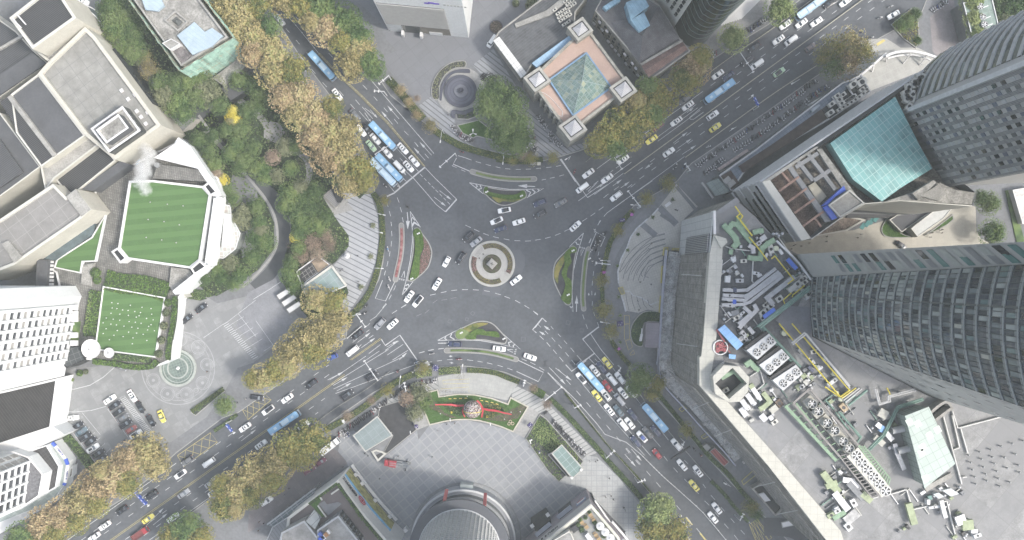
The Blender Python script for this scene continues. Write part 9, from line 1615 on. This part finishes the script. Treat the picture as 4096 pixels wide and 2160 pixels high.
def ribbon(pts,nm):
 mb=MB()
 for(x0,y0,w0,z0_),(x1,y1,w1,z1_)in zip(pts,pts[1:]):a,b=W('d7',x0,y0,z0_),W('d7',x1,y1,z1_);n_=Vc((-(b-a).y,(b-a).x,0)).normalized();mb.add([tuple(a-n_*w0),tuple(b-n_*w1),tuple(b+n_*w1),tuple(a+n_*w0),tuple(a-n_*w0-Vc((0,0,.2))),tuple(b-n_*w1-Vc((0,0,.2))),tuple(b+n_*w1-Vc((0,0,.2))),tuple(a+n_*w0-Vc((0,0,.2)))],[(0,1,2,3),(7,6,5,4),(0,4,5,1),(3,2,6,7)])
 mb.bd(nm,red,e)
ribbon([(455,600,.22,2.6),(560,598,.2,2.4),(700,600,.32,2.0),(780,615,.34,1.6),(890,612,.36,1.4)],'left_wing_ribbon');ribbon([(1180,662,.36,1.6),(1260,680,.4,2.0),(1370,690,.36,2.4),(1480,720,.24,2.7),(1610,748,.18,3.0)],'right_wing_ribbon');ribbon([(1085,535,.3,3.4),(1130,580,.3,3.2),(1165,640,.32,3.0),(1175,700,.3,2.6),(1158,790,.24,1.8)],'globe_ribbon');ribbon([(890,640,.3,2.4),(866,690,.2,2.2),(880,740,.2,1.8),(905,785,.2,1.4)],'globe_ribbon')
for x,y,z_ in[(560,598,2.3),(780,612,1.5),(1300,684,2.1),(1500,722,2.6)]:MB().tube(W('d7',x,y,.3),W('d7',x,y,z_),.08,n=6).bd('support',red,e)
for i,(x,y)in en([(680,508),(757,504),(837,504),(918,500),(1158,534),(1235,548),(1315,565),(1392,588)]):e=th('yellow_light_bar',f"short yellow light bar in the lawn, {ORD[i]} from the left",'lamp',W('d7',x,y,.3),R(0 if i<4 else-15),'yellow bars in the lawn');MB().box((0,0,.2),(.95,.22,.3)).bd('bar',mat('bar_yellow',(.6,.47,.12),.6,obj=True),e);MB().box((-.4,0,.15),(.08,.3,.3)).box((.4,0,.15),(.08,.3,.3)).bd('bracket',wh,e)
for i,(t,x,y)in en([('d7',690,803),('d7',1290,866),('d7',95,990),('d7',1890,1140)]):e=th('globe_lamp',f"white triple ball lamp by the south plaza lawn, {ORD[i]} listed",'lamp',W(t,x,y,.3),0,'ball lamps');MB().tube((0,0,0),(0,0,3),.05,n=6).bd('post',dm,e);mb=MB();[mb.ball((.0+dx,dy,3),.22,8,6)for dx,dy in((0,.35),(0,0),(.1,-.35))];mb.bd('globe',wh,e)
for i,(x,y)in en([(1590,850),(1570,885),(1625,882)]):e=th('ring_seat',f"round cream ring seat on the right end of the lawn, {['top','left','right'][i]}",'seat',W('d7',x,y,.3),0,'ring seats');MB().ring(cir((0,0),.55,20),cir((0,0),.4,20),0,.45).bd('ring',mat('ring_cream',(.5,.42,.32),.7,obj=True),e)
for i,(x,y)in en([(352,458),(225,478),(600,472),(940,467),(1133,498),(1468,563),(1602,708),(1502,813),(1740,702),(537,733)]):e=th('spot_lamp',f"small white spot lamp in the flower lawn, {ORD[i]} listed",'lamp',W('d7',x,y,.3),0,'spot lamps in the lawn');MB().tube((0,0,0),(0,0,.4),.04,n=6).bd('stem',dm,e);MB().box((0,0,.45),(.32,.26,.2)).bd('lamp_head',wh,e)
def canopy(lb,t,pts,z,m_,frame=MT['kerb_light'],legs=True,h0=.13):
 e=bld('glass_canopy',lb,W(t,*pts[0]),'canopy',None);P=ccw(WP(t,pts,z));MB().pr(P,z-.15,z,bottom=True).bd('glass_roof',m_,e);MB().ring(ins(P,-.15),ins(P,.25),z-.3,z+.08).bd('roof_frame',frame,e)
 if legs:[MB().tube((p.x,p.y,h0),(p.x,p.y,z-.2),.15,n=8).bd('post',frame,e)for p in ins(P,.6)]
 return e
gc=gm('subway_glass',(.18,.215,.215),(.24,.275,.275),37,2.6,.05,rough=.2,var=.12,spec=.7)
e=canopy('grey green glass subway canopy left of the south plaza','c1',[(733,570),(915,425),(1028,568),(825,690)],4.8,gc);MB().pr(WP('c1',[(855,680),(1028,572),(1010,600),(960,690),(900,720)],1.5),.13,1.4).bd('side_wall',cgy,e)
e=bld('stair_parapet','pointed pale stone parapet below the glass subway canopy',W('c1',915,740));vol(e,WP('c1',[(868,690),(905,675),(955,690),(985,705),(918,768)],1.6),1.6,0,cc,soil,.3,.6,cap=crm)
e=canopy('long green glass subway canopy in the shrub bed right of the lawn','c2',[(300,705),(375,640),(538,820),(455,895)],4.2,gm('green_glass',(.16,.22,.21),(.30,.36,.35),-50,2.2,.06,rough=.2));vol(e,WP('c2',[(270,715),(300,700),(450,880),(420,885)],2),2,.13,cgy,dm,.2,.3)
for x,y in[(522,828),(452,888)]:MB().box(W('c2',x,y,4.4),(.9,.9,.5),R(-40)).bd('roof_block',wh,e)
e=canopy('large pale glass roof with white frame over the subway hall by the striped plaza','b1',[(345,815),(572,650),(678,800),(560,850),(400,905)],5.2,gm('pale_blue_glass',(.23,.27,.28),(.32,.37,.39),37,2.9,.03,rough=.25,var=.2,col2=(.20,.27,.26)),wh)
MB().bar(W('b1',345,810,5.6),W('b1',572,650,5.6),.7,.8).bar(W('b1',572,650,5.6),W('b1',680,795,5.6),.7,.8).bd('white_edge_beam',crm,e)
e=bld('ruined_roof','derelict roof with open black grid and brown slab beside the pale glass roof',W('b1',420,680));vol(e,WP('b1',[(300,690),(465,570),(560,640),(390,760),(345,805)],4.6),4.6,0,cc,mat('ruin_dark',(.04,.04,.045),.9,var=.4),.4,.35,cap=wh);MB().pr(WP('b1',[(420,620),(470,580),(550,640),(470,700)],4.7),4.2,4.7).bd('brown_slab',mat('brown_slab',(.24,.19,.14),.9,var=.3),e)
mb=MB();[mb.bar(W('b1',345+25*i,690-17*i,4.6),W('b1',385+25*i,755-17*i,4.6),.12,.15)for i in rg(5)];[mb.bar(W('b1',330+18*i,715+22*i,4.6),W('b1',420+18*i,650+22*i,4.6),.12,.15)for i in rg(3)];mb.bd('roof_grid',cc,e)
e=bld('stairwell','black open stairwell with steps at the top of the striped plaza',W('b1',600,100));vol(e,WP('b1',[(505,120),(575,60),(690,140),(595,215)],1.2),1.2,.13,cc,gm('stair_steps',(.17,.17,.175),(.24,.24,.245),-52,.55,.4,mode='stripe'),.4,.3);MB().pr(WP('b1',[(560,55),(600,40),(660,120),(640,170),(615,170)],1.6),.2,1.5).bd('stair_well',dm,e);MB().pr(WP('b1',[(625,180),(660,145),(690,160),(660,195)],1.0),.2,1.1).bd('landing',kb,e)
for i in rg(3):
 x,y=195+37*i,862+52*i;t_=bld('white_shed',f"white flat roofed bicycle shed in the car park, {ORD[i]} from the top",W('b1',x,y),'shed','white bicycle sheds');vol(t_,WP('b1',[(x-42,y+8),(x+52,y-52),(x+75,y-22),(x-18,y+42)],2.6),2.6,2.2,kb,wh,.1,.15);[MB().tube(W('b1',x+dx,y+dy,.14),W('b1',x+dx,y+dy,2.3),.08,n=6).bd('post',gym,t_)for dx,dy in((-35,8),(45,-42),(65,-22),(-15,35))]
t_=bld('octagonal_kiosk','small white octagonal kiosk roof at the edge of the striped plaza',W('b1',685,572),'kiosk');p=W('b1',685,572,3);mb=MB();c8=cir(p,q(22),8);mb.add([(v.x,v.y,2.7)for v in c8]+[(p.x,p.y,3.4)],[(i,(i+1)%8,8)for i in rg(8)]);mb.bd('roof',wh,t_);MB().pr(cir(p,q(17),8),.13,2.7).bd('wall',kb,t_)
e=th('police_umbrella','round navy parasol with white dots at the south kerb','umbrella',tuple(W('d5',235,870,2)[:2])+(0,));MB().tube((0,0,2.2),(0,0,2.7),1.2,.1,16).bd('canopy',mat('navy_fabric',(.04,.04,.12),.8),e);mb=MB();[mb.box((.85*cos(i*.785),.85*sin(i*.785),2.42),(.22,.22,.04))for i in rg(8)];mb.bd('dot',wh,e);MB().tube((0,0,0),(0,0,2.4),.04,n=6).bd('pole',gym,e)
for i,(t,x,y,w,l,a,lab)in en([('d4',1272,725,2.3,1.9,12,'east plaza by the yellow lines'),('c2',133,480,1.7,1.4,45,'left of the shrub bed at the south plaza'),('c1',1215,490,1.3,1.3,0,'beside the path left of the lawn'),('d3',1305,385,2.0,1.2,10,'kerb of the east plaza under thin tree'),('c2',205,685,.6,1.0,10,'lower rim of the shrub bed')]):
 p=W(t,x,y);e=th('market_tent',f"purple navy canopy with white spots, {lab}",'tent',(p.x,p.y,.13),R(a),'purple navy canopies');MB().box((0,0,2.35),(w,l,.3),top=(.7,.7)).bd('canopy',mat('purple_fabric',(.06,.05,.14),.8,obj=True),e);mb=MB();[mb.ball((dx*w*.28,dy*l*.25,2.5),.16,8,4)for dx,dy in((-1,-.6),(1,.3),(.1,-1.0))];mb.bd('spot',wh,e);[MB().tube((sx*w*.45,sy*l*.45,0),(sx*w*.45,sy*l*.45,2.25),.03,n=5).bd('post',gym,e)for sx in(-1,1)for sy in(-1,1)]
p=W('d2',1340,362);e=th('road_works_cart','cluttered roadside cart with people and a cream box on the north bend','cart',(p.x,p.y,0));MB().box((0,0,.7),(1.5,1.2,.9),top=(.9,.9)).bd('box',creamp,e);MB().box((-2.0,.05,.55),(2.2,1.0,.5)).bd('tray',slv,e);[MB().tube((x,y-.05,.22),(x,y+.05,.22),.22,n=10).bd('wheel',tyre,e)for x in(-.5,.5)for y in(-.6,.6)]
for i,(x,y,c_)in en([(1250,345,3),(1295,360,3),(1245,380,1),(1200,365,0),(1270,405,1)]):ped('d2',x,y,c_,f"by the roadside cart, {ORD[i]} of the workers",z=0)
for i,(x,y)in en([(1412,408),(1360,440)]):e=th('bicycle',f"grey bicycle leaning near the roadside cart, {['right','left'][i]}",'bicycle',tuple(W('d2',x,y))[:2]+(0,),R(20+90*i));mb=MB();[mb.ring([Vc((dx+.33*cos(k_*.524),.33*sin(k_*.524)*.5,0))for k_ in rg(12)],[Vc((dx+.28*cos(k_*.524),.28*sin(k_*.524)*.5,0))for k_ in rg(12)],.3,.33)for dx in(-.5,.5)];mb.bd('wheel',tyre,e);MB().bar((-.5,0,.35),(.0,0,.75),.05,.05).bar((0,0,.75),(.5,0,.35),.05,.05).bar((.4,-.25,.9),(.4,.25,.9),.04,.04).bd('frame',gym,e)
t_=bld('red_roof_shed','red corrugated shed roof inside the divider right of the south-east road',W('c2',1560,730),'shed');vol(t_,WP('c2',[(1490,690),(1530,660),(1640,770),(1600,805)],3),3,.13,cc,gm('red_corrugated',(.20,.06,.06),(.30,.12,.11),40,1.0,.3,mode='stripe'),.1,.2);vol(t_,WP('c2',[(1440,650),(1470,630),(1500,665),(1470,690)],2.6),2.6,.13,cc,kb,.1,.2)
t_=bld('glass_roof_kiosk','grey glass roofed kiosk at the foot of the divider, lower right',W('c3',50,1100),'kiosk');vol(t_,M('c2',[(1810,970),(1900,920),(2060,1110),(1990,1180)],z=3.4),3.4,.13,cc,dm,.8,.5,cap=cc);MB().pr(WP('c2',[(1860,1010),(1900,1000),(1950,1060),(1900,1070)],3.2),2.6,3.3).bd('roof_unit',wh,t_)
t_=bld('white_slab_roof','white slab canopy at the bottom of the mall corner',W('c3',160,1230),'canopy');vol(t_,WP('c3',[(100,1225),(212,1200),(220,1245),(110,1268)],4),4,3.4,kb,wh,.1,.2);[MB().tube(W('c3',x,y,.13),W('c3',x,y,3.5),.1,n=6).bd('post',gym,t_)for x,y in((115,1235),(205,1215),(210,1240),(120,1258))]
o=MB().pr(spo(smooth(M('c3',[(-30,1260),(80,1260),(220,1290),(330,1400)],z=.3),5,False),6.5),.13,.15).bd('ramp_road',asd);tag(o,kind='structure')
for i,q_ in en([[(1060,145),(1090,108),(1118,128),(1085,165)],[(1258,370),(1290,345),(1315,365),(1280,390)],[(1730,910),(1820,830),(1845,860),(1745,940)],[(1425,575),(1470,545),(1490,570),(1440,595)]]):
 t_=bld('yellow_barrier_frame',f"yellow edged paving frame along the hoarding of the south-east road, {ORD[i]} from the top",W('c2',*q_[0]),'barrier','yellow frames');P=ccw(WP('c2',q_));MB().ring(ins(P,-.1),ins(P,.12),.13,.35).bd('rail',mat('barrier_yellow',(.40,.38,.16),.7),t_)
t_=bld('steel_bench','white slab bench on the upper east plaza',W('b2',1175,185),'bench');MB().pr(WP('b2',[(1150,190),(1190,160),(1205,178),(1165,207)],.6),.13,.65).bd('seat',wh,t_)
def fnc(lb,t,pts,z=.0,h=1.0,m_=stw,step=2.2,grp='road fences',w=.06):
 t_=th('road_fence',lb,'fence',tuple(W(t,*pts[0]))[:2]+(0,),group=grp);t_['wp']=1;P=smooth(WP(t,pts,z),4,False)if len(pts)>2 else WP(t,pts,z);mb=MB();po=MB()
 for a,b in zip(P,P[1:]):
  for hh in(.35,.95*h):mb.bar((a.x,a.y,z+hh),(b.x,b.y,z+hh),w,.06)
  k_=max(1,int((b-a).length/step))
  for i in rg(k_):c_=a.lerp(b,i/k_);po.box((c_.x,c_.y,z+h/2),(.12,.12,h));po.box((c_.x,c_.y,z+.06),(.42,.32,.12))
 mb.bd('rail',m_,t_);po.bd('posts',m_,t_)
mb_f=mat('fence_grey',(.20,.20,.19),.6);fcream=mat('fence_cream',(.32,.31,.26),.6)
fnc('black and cream fence on the median of the north-east road','a2',[(850,1310),(1931,520),(3700,-775)],m_=fcream,w=.3)
fnc('fence between the north-east road and the scooter pavement','a2',[(1310,1185),(1931,735),(2290,500)],m_=fcream,w=.3)
fnc('low fence between kerb lane and traffic of the north-east road','a2',[(560,1220),(740,1075),(1260,712),(1480,560)],m_=mb_f,w=.12);fnc('low fence along the upper part of the north-east kerb lane','a2',[(1500,540),(1715,385),(1931,240),(2300,-30)],m_=fcream,w=.2)
fnc('yellow cream fence along the middle of the north-west road','a1',[(476,405),(616,556),(796,728),(996,930),(1270,1252)],m_=fcream,w=.12);fnc('white fence at the top of the north-west road','a1',[(110,-20),(300,190),(470,398)],w=.1)
fnc('white fence weaving down the south-east road','c2',[(970,710),(1070,810),(1150,888),(1260,985),(1440,1150),(1650,1400)],w=.1);fnc('fence between the bicycle lane and the south-west carriageway','c1',[(430,490),(620,350),(840,215),(1010,85)],m_=mb_f,w=.15);fnc('short fence left of the west stop line','b1',[(690,1192),(800,1100)],w=.2)
fnc('fence along the north-east scooter pavement wall','a2',[(1560,1275),(1931,1085),(2500,640)],z=.13,m_=mb_f,w=.1)
fnc('fence on the right side of the south-east lanes','c2',[(900,30),(872,110),(1000,310),(1200,560),(1500,905)],m_=mb_f,w=.12);fnc('fence along the left bicycle lane of the south-east road','c2',[(380,205),(760,680),(1080,1050)],m_=mb_f,w=.12)
def lamp(lb,t,bx,by,hx,hy,h=9,grp='street lamps'):
 a=W(t,bx,by);hd=W(t,hx,hy,h);e=th('street_lamp',lb,'street lamp',(a.x,a.y,0),group=grp);d=Vc((hd.x-a.x,hd.y-a.y,0));L=d.length;ang=mt.atan2(d.y,d.x)if L>.1 else 0
 MB().tube((0,0,0),(0,0,h-.4),.12,.07,8).tube((0,0,h-.4),(d.x,d.y,h),.06,n=6).bd('pole',stw,e);o=MB().box((0,0,0),(.95,.38,.16),top=(.85,.7)).bd('lamp_head',wh,e);o.location=(d.x,d.y,h+.05);o.rotation_euler=(0,0,ang)
for i,(t,bx,by,hx,hy,lab)in en([('a1',1420,1010,1390,1068,'north bend, upper'),('a1',1870,1195,1862,1232,'north bend, middle'),('d2',1790,300,1750,290,'north bend at the stop line'),('b1',942,262,967,264,'west bend, upper'),('b1',935,395,948,398,'west bend, middle'),('b1',925,665,952,667,'west bend, lower'),('b1',760,1015,782,1014,'west bend by the gantry'),('c1',1560,85,1558,40,'south bend, middle'),('c1',1105,180,1089,127,'south bend, left'),('d3',1540,190,1462,148,'east bend, upper'),('d3',1090,1000,1006,988,'east bend by the white mast'),('d4',1090,710,1002,710,'east bend, lower'),('a2',1640,990,1662,972,'scooter pavement'),('a3',175,640,183,628,'scooter pavement, upper'),('c2',1600,905,1604,930,'divider right of the south-east road')]):lamp(f"white headed street lamp, {lab}",t,bx,by,hx,hy)
def isl_lamp(lab,t,x,y):
 p=W(t,x,y,7);e=th('cluster_lamp',f"lamp post with two white heads on {lab}",'street lamp',(p.x,p.y,.1),group='double headed lamps on the islands');MB().tube((0,0,0),(0,0,6.8),.1,.07,8).bd('pole',dm,e);mb=MB();mb.ball((.3,.12,7),.32,10,6,sz=.6);mb.ball((-.25,-.15,7),.32,10,6,sz=.6);mb.bd('lamp_head',wh,e)
for a_ in[('the west island, top','d6',730,202),('the west island, bottom','d6',630,885),('the north island, left','d2',553,782),('the north island, right','d2',1078,843),('the east island, top','d3',573,838),('the east island, bottom','d4',500,298),('the south island, left','d5',622,343),('the south island, right','d5',1265,433),('the east slim divider','d3',820,960),('the shrub bed of the south plaza','c2',140,605)]:isl_lamp(*a_)
def gantry(lb,t,a,b,h=6.5,sign=None,tilt=0):
 A=W(t,a[0],a[1],h);B=W(t,b[0],b[1],h);e=th('gantry',lb,'gantry',(A.x,A.y,0),group='mast arms over the roads');d=Vc((B.x-A.x,B.y-A.y,0));L=d.length;u=d.normalized()
 MB().tube((0,0,0),(0,0,h+.2),.2,.15,10).bd('post',stw,e);MB().tube((0,0,h),(d.x,d.y,h),.17,.1,8).bd('mast_arm',stw,e)
 for f_ in(.55,.95):MB().box((u.x*L*f_,u.y*L*f_,h-.1),(.35,.9,.35),mt.atan2(u.y,u.x)).bd('traffic_light',wh,e)
 if sign:
  ang=mt.atan2(u.y,u.x)
  for j in rg(sign):
   f_=.25+.7*j/sign;MB().box((u.x*L*f_,u.y*L*f_,h+.3),(L*.6/sign,.5,1.5),ang).bd('sign_panel',bluep,e);MB().box((u.x*L*f_,u.y*L*f_,h+1.1),(L*.3/sign,.2,.1),ang).bd('sign_mark',wh,e)
for lab,t,a,b,s_ in[('white mast arm over the upper buses on the north-west road','d1',(75,290),(300,148),0),('white mast arm at the north-west bend','d1',(1285,275),(1045,490),0),('white mast arm by the brownish hedge','a1',(965,690),(890,685),0),('thin mast arm under the green tree by the road','a1',(1000,570),(925,635),0),('white mast arm across the old building lanes','a2',(755,1160),(832,1280),0),('grey gantry across the upper north-east road','a2',(1715,385),(1825,550),0),('white mast arm across the south-west road','c1',(918,155),(812,0),0),('white mast arm at the west bend','b1',(755,1010),(828,1112),0),('white mast arm at the east plaza corner','b2',(970,205),(872,78),0),('white mast arm over the east bicycle lane','d3',(1135,1048),(918,1025),0),('white mast arm on the south-east road, first','c2',(250,305),(380,200),0),('white mast arm on the south-east road, second','c2',(470,362),(522,340),0),('thin white mast on the south-east road, third','c2',(712,740),(775,682),0),('white mast arm on the south-east road, fourth','c2',(948,925),(1005,903),0),('white mast arm right of the queue','c2',(1300,618),(1278,655),0),('white mast arm by the lower divider','c2',(1720,1210),(1748,1160),0),('white mast arm at the head of the queue','c2',(820,58),(800,100),0),('white T mast at the south kerb path','d5',(1560,1150),(1585,1060),0),('grey mast below the blue bus','c1',(180,620),(120,558),0),('gantry with blue sign panels over the south-west road','c0',(1005,975),(1125,1105),4),('gantry with blue sign by the forecourt hedge','c0',(1705,478),(1768,555),2),('gantry with blue sign over the north-east road','a2',(1860,805),(1812,715),2),('small blue sign gantry near the bottom right trees','c2',(1250,1195),(1275,1172),1),('mast lamp at the kerb above the path','c1',(1130,235),(1118,170),0),('lamp mast by the scooter row','c1',(665,478),(655,455),0),('white mast by the plaza corner','a2',(1345,1285),(1305,1232),0)]:gantry(lab,t,a,b,6.5 if s_==0 else 6,s_)
e=th('sign_gantry','black overhead sign beam across the south-east road','gantry',tuple(W('c2',1340,655))[:2]+(0,));e['wp']=1;MB().bar(W('c2',1195,750,6),W('c2',1345,652,6),.4,1.0).bd('sign_beam',dm,e);MB().tube(W('c2',1345,652,0),W('c2',1345,652,6),.2,n=8).bd('post',gym,e)
for i,(t,x,y)in en([('d3',1455,297),('d3',1035,1168),('d4',1267,1110)]):e=th('flower_stand',f"pink flower stand on the east kerb, {ORD[i]} from the top",'planter',W(t,x,y,.2),0,'pink flower stands');MB().tube((0,0,0),(0,0,.5),.35,.45,12).bd('pot',kb,e);mb=MB();[leaf(mb,Vc((rd.gauss(0,.28),rd.gauss(0,.28),rd.uniform(.5,1.0))),.14)for _ in rg(70)];mb.bd('flowers',mat('flower_magenta',(.45,.12,.42),.8),e)
for i in rg(17):e=th('bike_rack_hoop',f"steel bicycle hoop in the row above the lawn wall, {ORD[i]} from the left",'bicycle rack',W('d7',548+25*i,413-3*sin(i/5),.145),0,'bicycle hoops');MB().bar((-.12,0,0),(-.12,0,.6),.05,.05).bar((.12,0,0),(.12,0,.6),.05,.05).bar((-.14,0,.6),(.14,0,.6),.05,.05).bar((0,-.3,.03),(0,.3,.03),.3,.05).bd('hoop',slv,e)
e=bld('glazed_roof_top_right','green tinted glass roof with four round fans at the top right',W('a3',1600,150));vol(e,WP('a3',[(1472,20),(1690,-25),(1745,205),(1545,300)],8),8,0,gym,gm('green_roof_panel',(.17,.22,.20),(.24,.28,.26),15,2.2,.05,var=.25),.3,.3,cap=stw)
for i,(x,y)in en([(1600,48),(1620,128),(1633,185),(1643,240)]):fan('a3',x,y,1.15,8.6,e);MB().bar(W('a3',x+20,y+10,8.8),W('a3',x+60,y-5,8.8),.3,.3).bd('fan_strut',stw,e)
o=MB().pr(WP('b3',[(1785,80),(1830,75),(1931,470),(1870,470)]),.13,.5).bd('hedge',[LD_]);tag(o,'dark hedge strip between side street and white stalls','hedge')
e=bld('white_stalls','row of white topped stalls with striped awning at the right edge',W('b3',1900,150));vol(e,WP('b3',[(1845,75),(1990,50),(1990,330),(1920,330)],3),3,0,wh,mat('stall_roof',(.45,.44,.43),.8,var=.25,scale=1),.2,.2)
p=W('b1',1782,634);e=tag(NO('statue',SIT[0]if False else WALK[0].copy()),'bronze standing statue on the plinth in the roundabout','statue');C.objects.link(e);e.data.materials.clear();e.data.materials.append(mat('bronze',(.16,.17,.15),.5,.5,obj=True));e.location=(p.x,p.y,2.5);e.scale=(1.9,1.9,1.9);e.rotation_euler=(0,0,R(-130))
for f in e.data.polygons:f.material_index=0
sm=bpy.data.materials.new('steam');sm.use_nodes=True;nt=sm.node_tree;nt.nodes.clear();ou=nt.nodes.new('ShaderNodeOutputMaterial');pv=nt.nodes.new('ShaderNodeVolumePrincipled');tc=nt.nodes.new('ShaderNodeTexCoord');nz=nt.nodes.new('ShaderNodeTexNoise');nz.inputs['Scale'].default_value=1.6;nz.inputs['Detail'].default_value=4
mr=nt.nodes.new('ShaderNodeMapRange');setin(mr,.42,.66,0,.8)
ln=nt.nodes.new('ShaderNodeVectorMath');ln.operation='LENGTH';fo=nt.nodes.new('ShaderNodeMapRange');setin(fo,.45,1,1,0);mu_=nt.nodes.new('ShaderNodeMath');mu_.operation='MULTIPLY'
nt.links.new(tc.outputs['Object'],nz.inputs['Vector']);nt.links.new(nz.outputs[0],mr.inputs[0]);nt.links.new(tc.outputs['Object'],ln.inputs[0]);nt.links.new(ln.outputs['Value'],fo.inputs[0]);nt.links.new(mr.outputs[0],mu_.inputs[0]);nt.links.new(fo.outputs[0],mu_.inputs[1]);nt.links.new(mu_.outputs[0],pv.inputs['Density']);nt.links.new(pv.outputs[0],ou.inputs['Volume'])
pv.inputs['Color'].default_value=(.95,.95,.95,1)
st=th('steam_plume','white steam drifting from the roof vents over the green lawn','steam',W('a0',1110,1230,16))
for(t,x,y,z_,s_)in[('a0',1130,1160,15,(2.6,2.6,2.6)),('a0',1090,1120,17,(2.8,2.4,2.4)),('a0',1110,1210,18,(3.0,3.4,3)),('a0',1070,1270,19,(3.2,3.6,3)),('b0',1080,-60,20,(3.4,3.6,3)),('b0',1060,10,20,(3.4,3.0,3)),('b0',1095,75,20,(2.6,2.6,2.4))]:
 o=MB().ball((0,0,0),1,14,8).bd('steam_puff',sm);p=W(t,x,y,z_);o.location=p-Vc(st.location);o.scale=s_;o.parent=st;o['kind']='stuff'
# ---- section 7
hz=bpy.data.materials.new('haze');hz.use_nodes=True;nt=hz.node_tree;nt.nodes.clear()
ou=nt.nodes.new('ShaderNodeOutputMaterial');pv=nt.nodes.new('ShaderNodeVolumePrincipled');nt.links.new(pv.outputs[0],ou.inputs['Volume'])
pv.inputs['Color'].default_value=(.93,1,.97,1);pv.inputs['Density'].default_value=.00023;pv.inputs['Anisotropy'].default_value=0
o=MB().box((0,0,145),(1300,1300,292)).bd('haze',hz);tag(o,kind='stuff')
import re
NUM=ORD+['twenty-sixth','twenty-seventh','twenty-eighth','twenty-ninth','thirtieth','thirty-first','thirty-second','thirty-third','thirty-fourth','thirty-fifth','thirty-sixth','thirty-seventh','thirty-eighth','thirty-ninth','fortieth']
pat=re.compile(r'\b('+'|'.join(sorted(NUM,key=len,reverse=True))+r')\b(.*)$')
gr=defaultdict(list)
for o in bpy.data.objects:
 m=pat.search(o.get('label')or '')
 if m and 'from the centre' not in o['label']:gr[(o['label'][:m.start()],re.sub(r'listed.*','from the left',m.group(2)))].append(o)
bpy.context.view_layer.update()
for(a,b),L in gr.items():
 if len(L)<2:continue
 def scr(o):
  w=o.matrix_world.translation
  if w.length<1 and o.type=='MESH':w=o.matrix_world@Vc(o.bound_box[0])
  k=1/(H-w.z);return(w.x*k,w.y*k)
 top='top' in b;L.sort(key=lambda o:-scr(o)[1]if top else scr(o)[0])
 if not top and 'from the left' not in b:b=' from the left'
 for i,o in en(L):o['label']=a+(NUM[i]if i<40 else str(i+1)+'th')+b
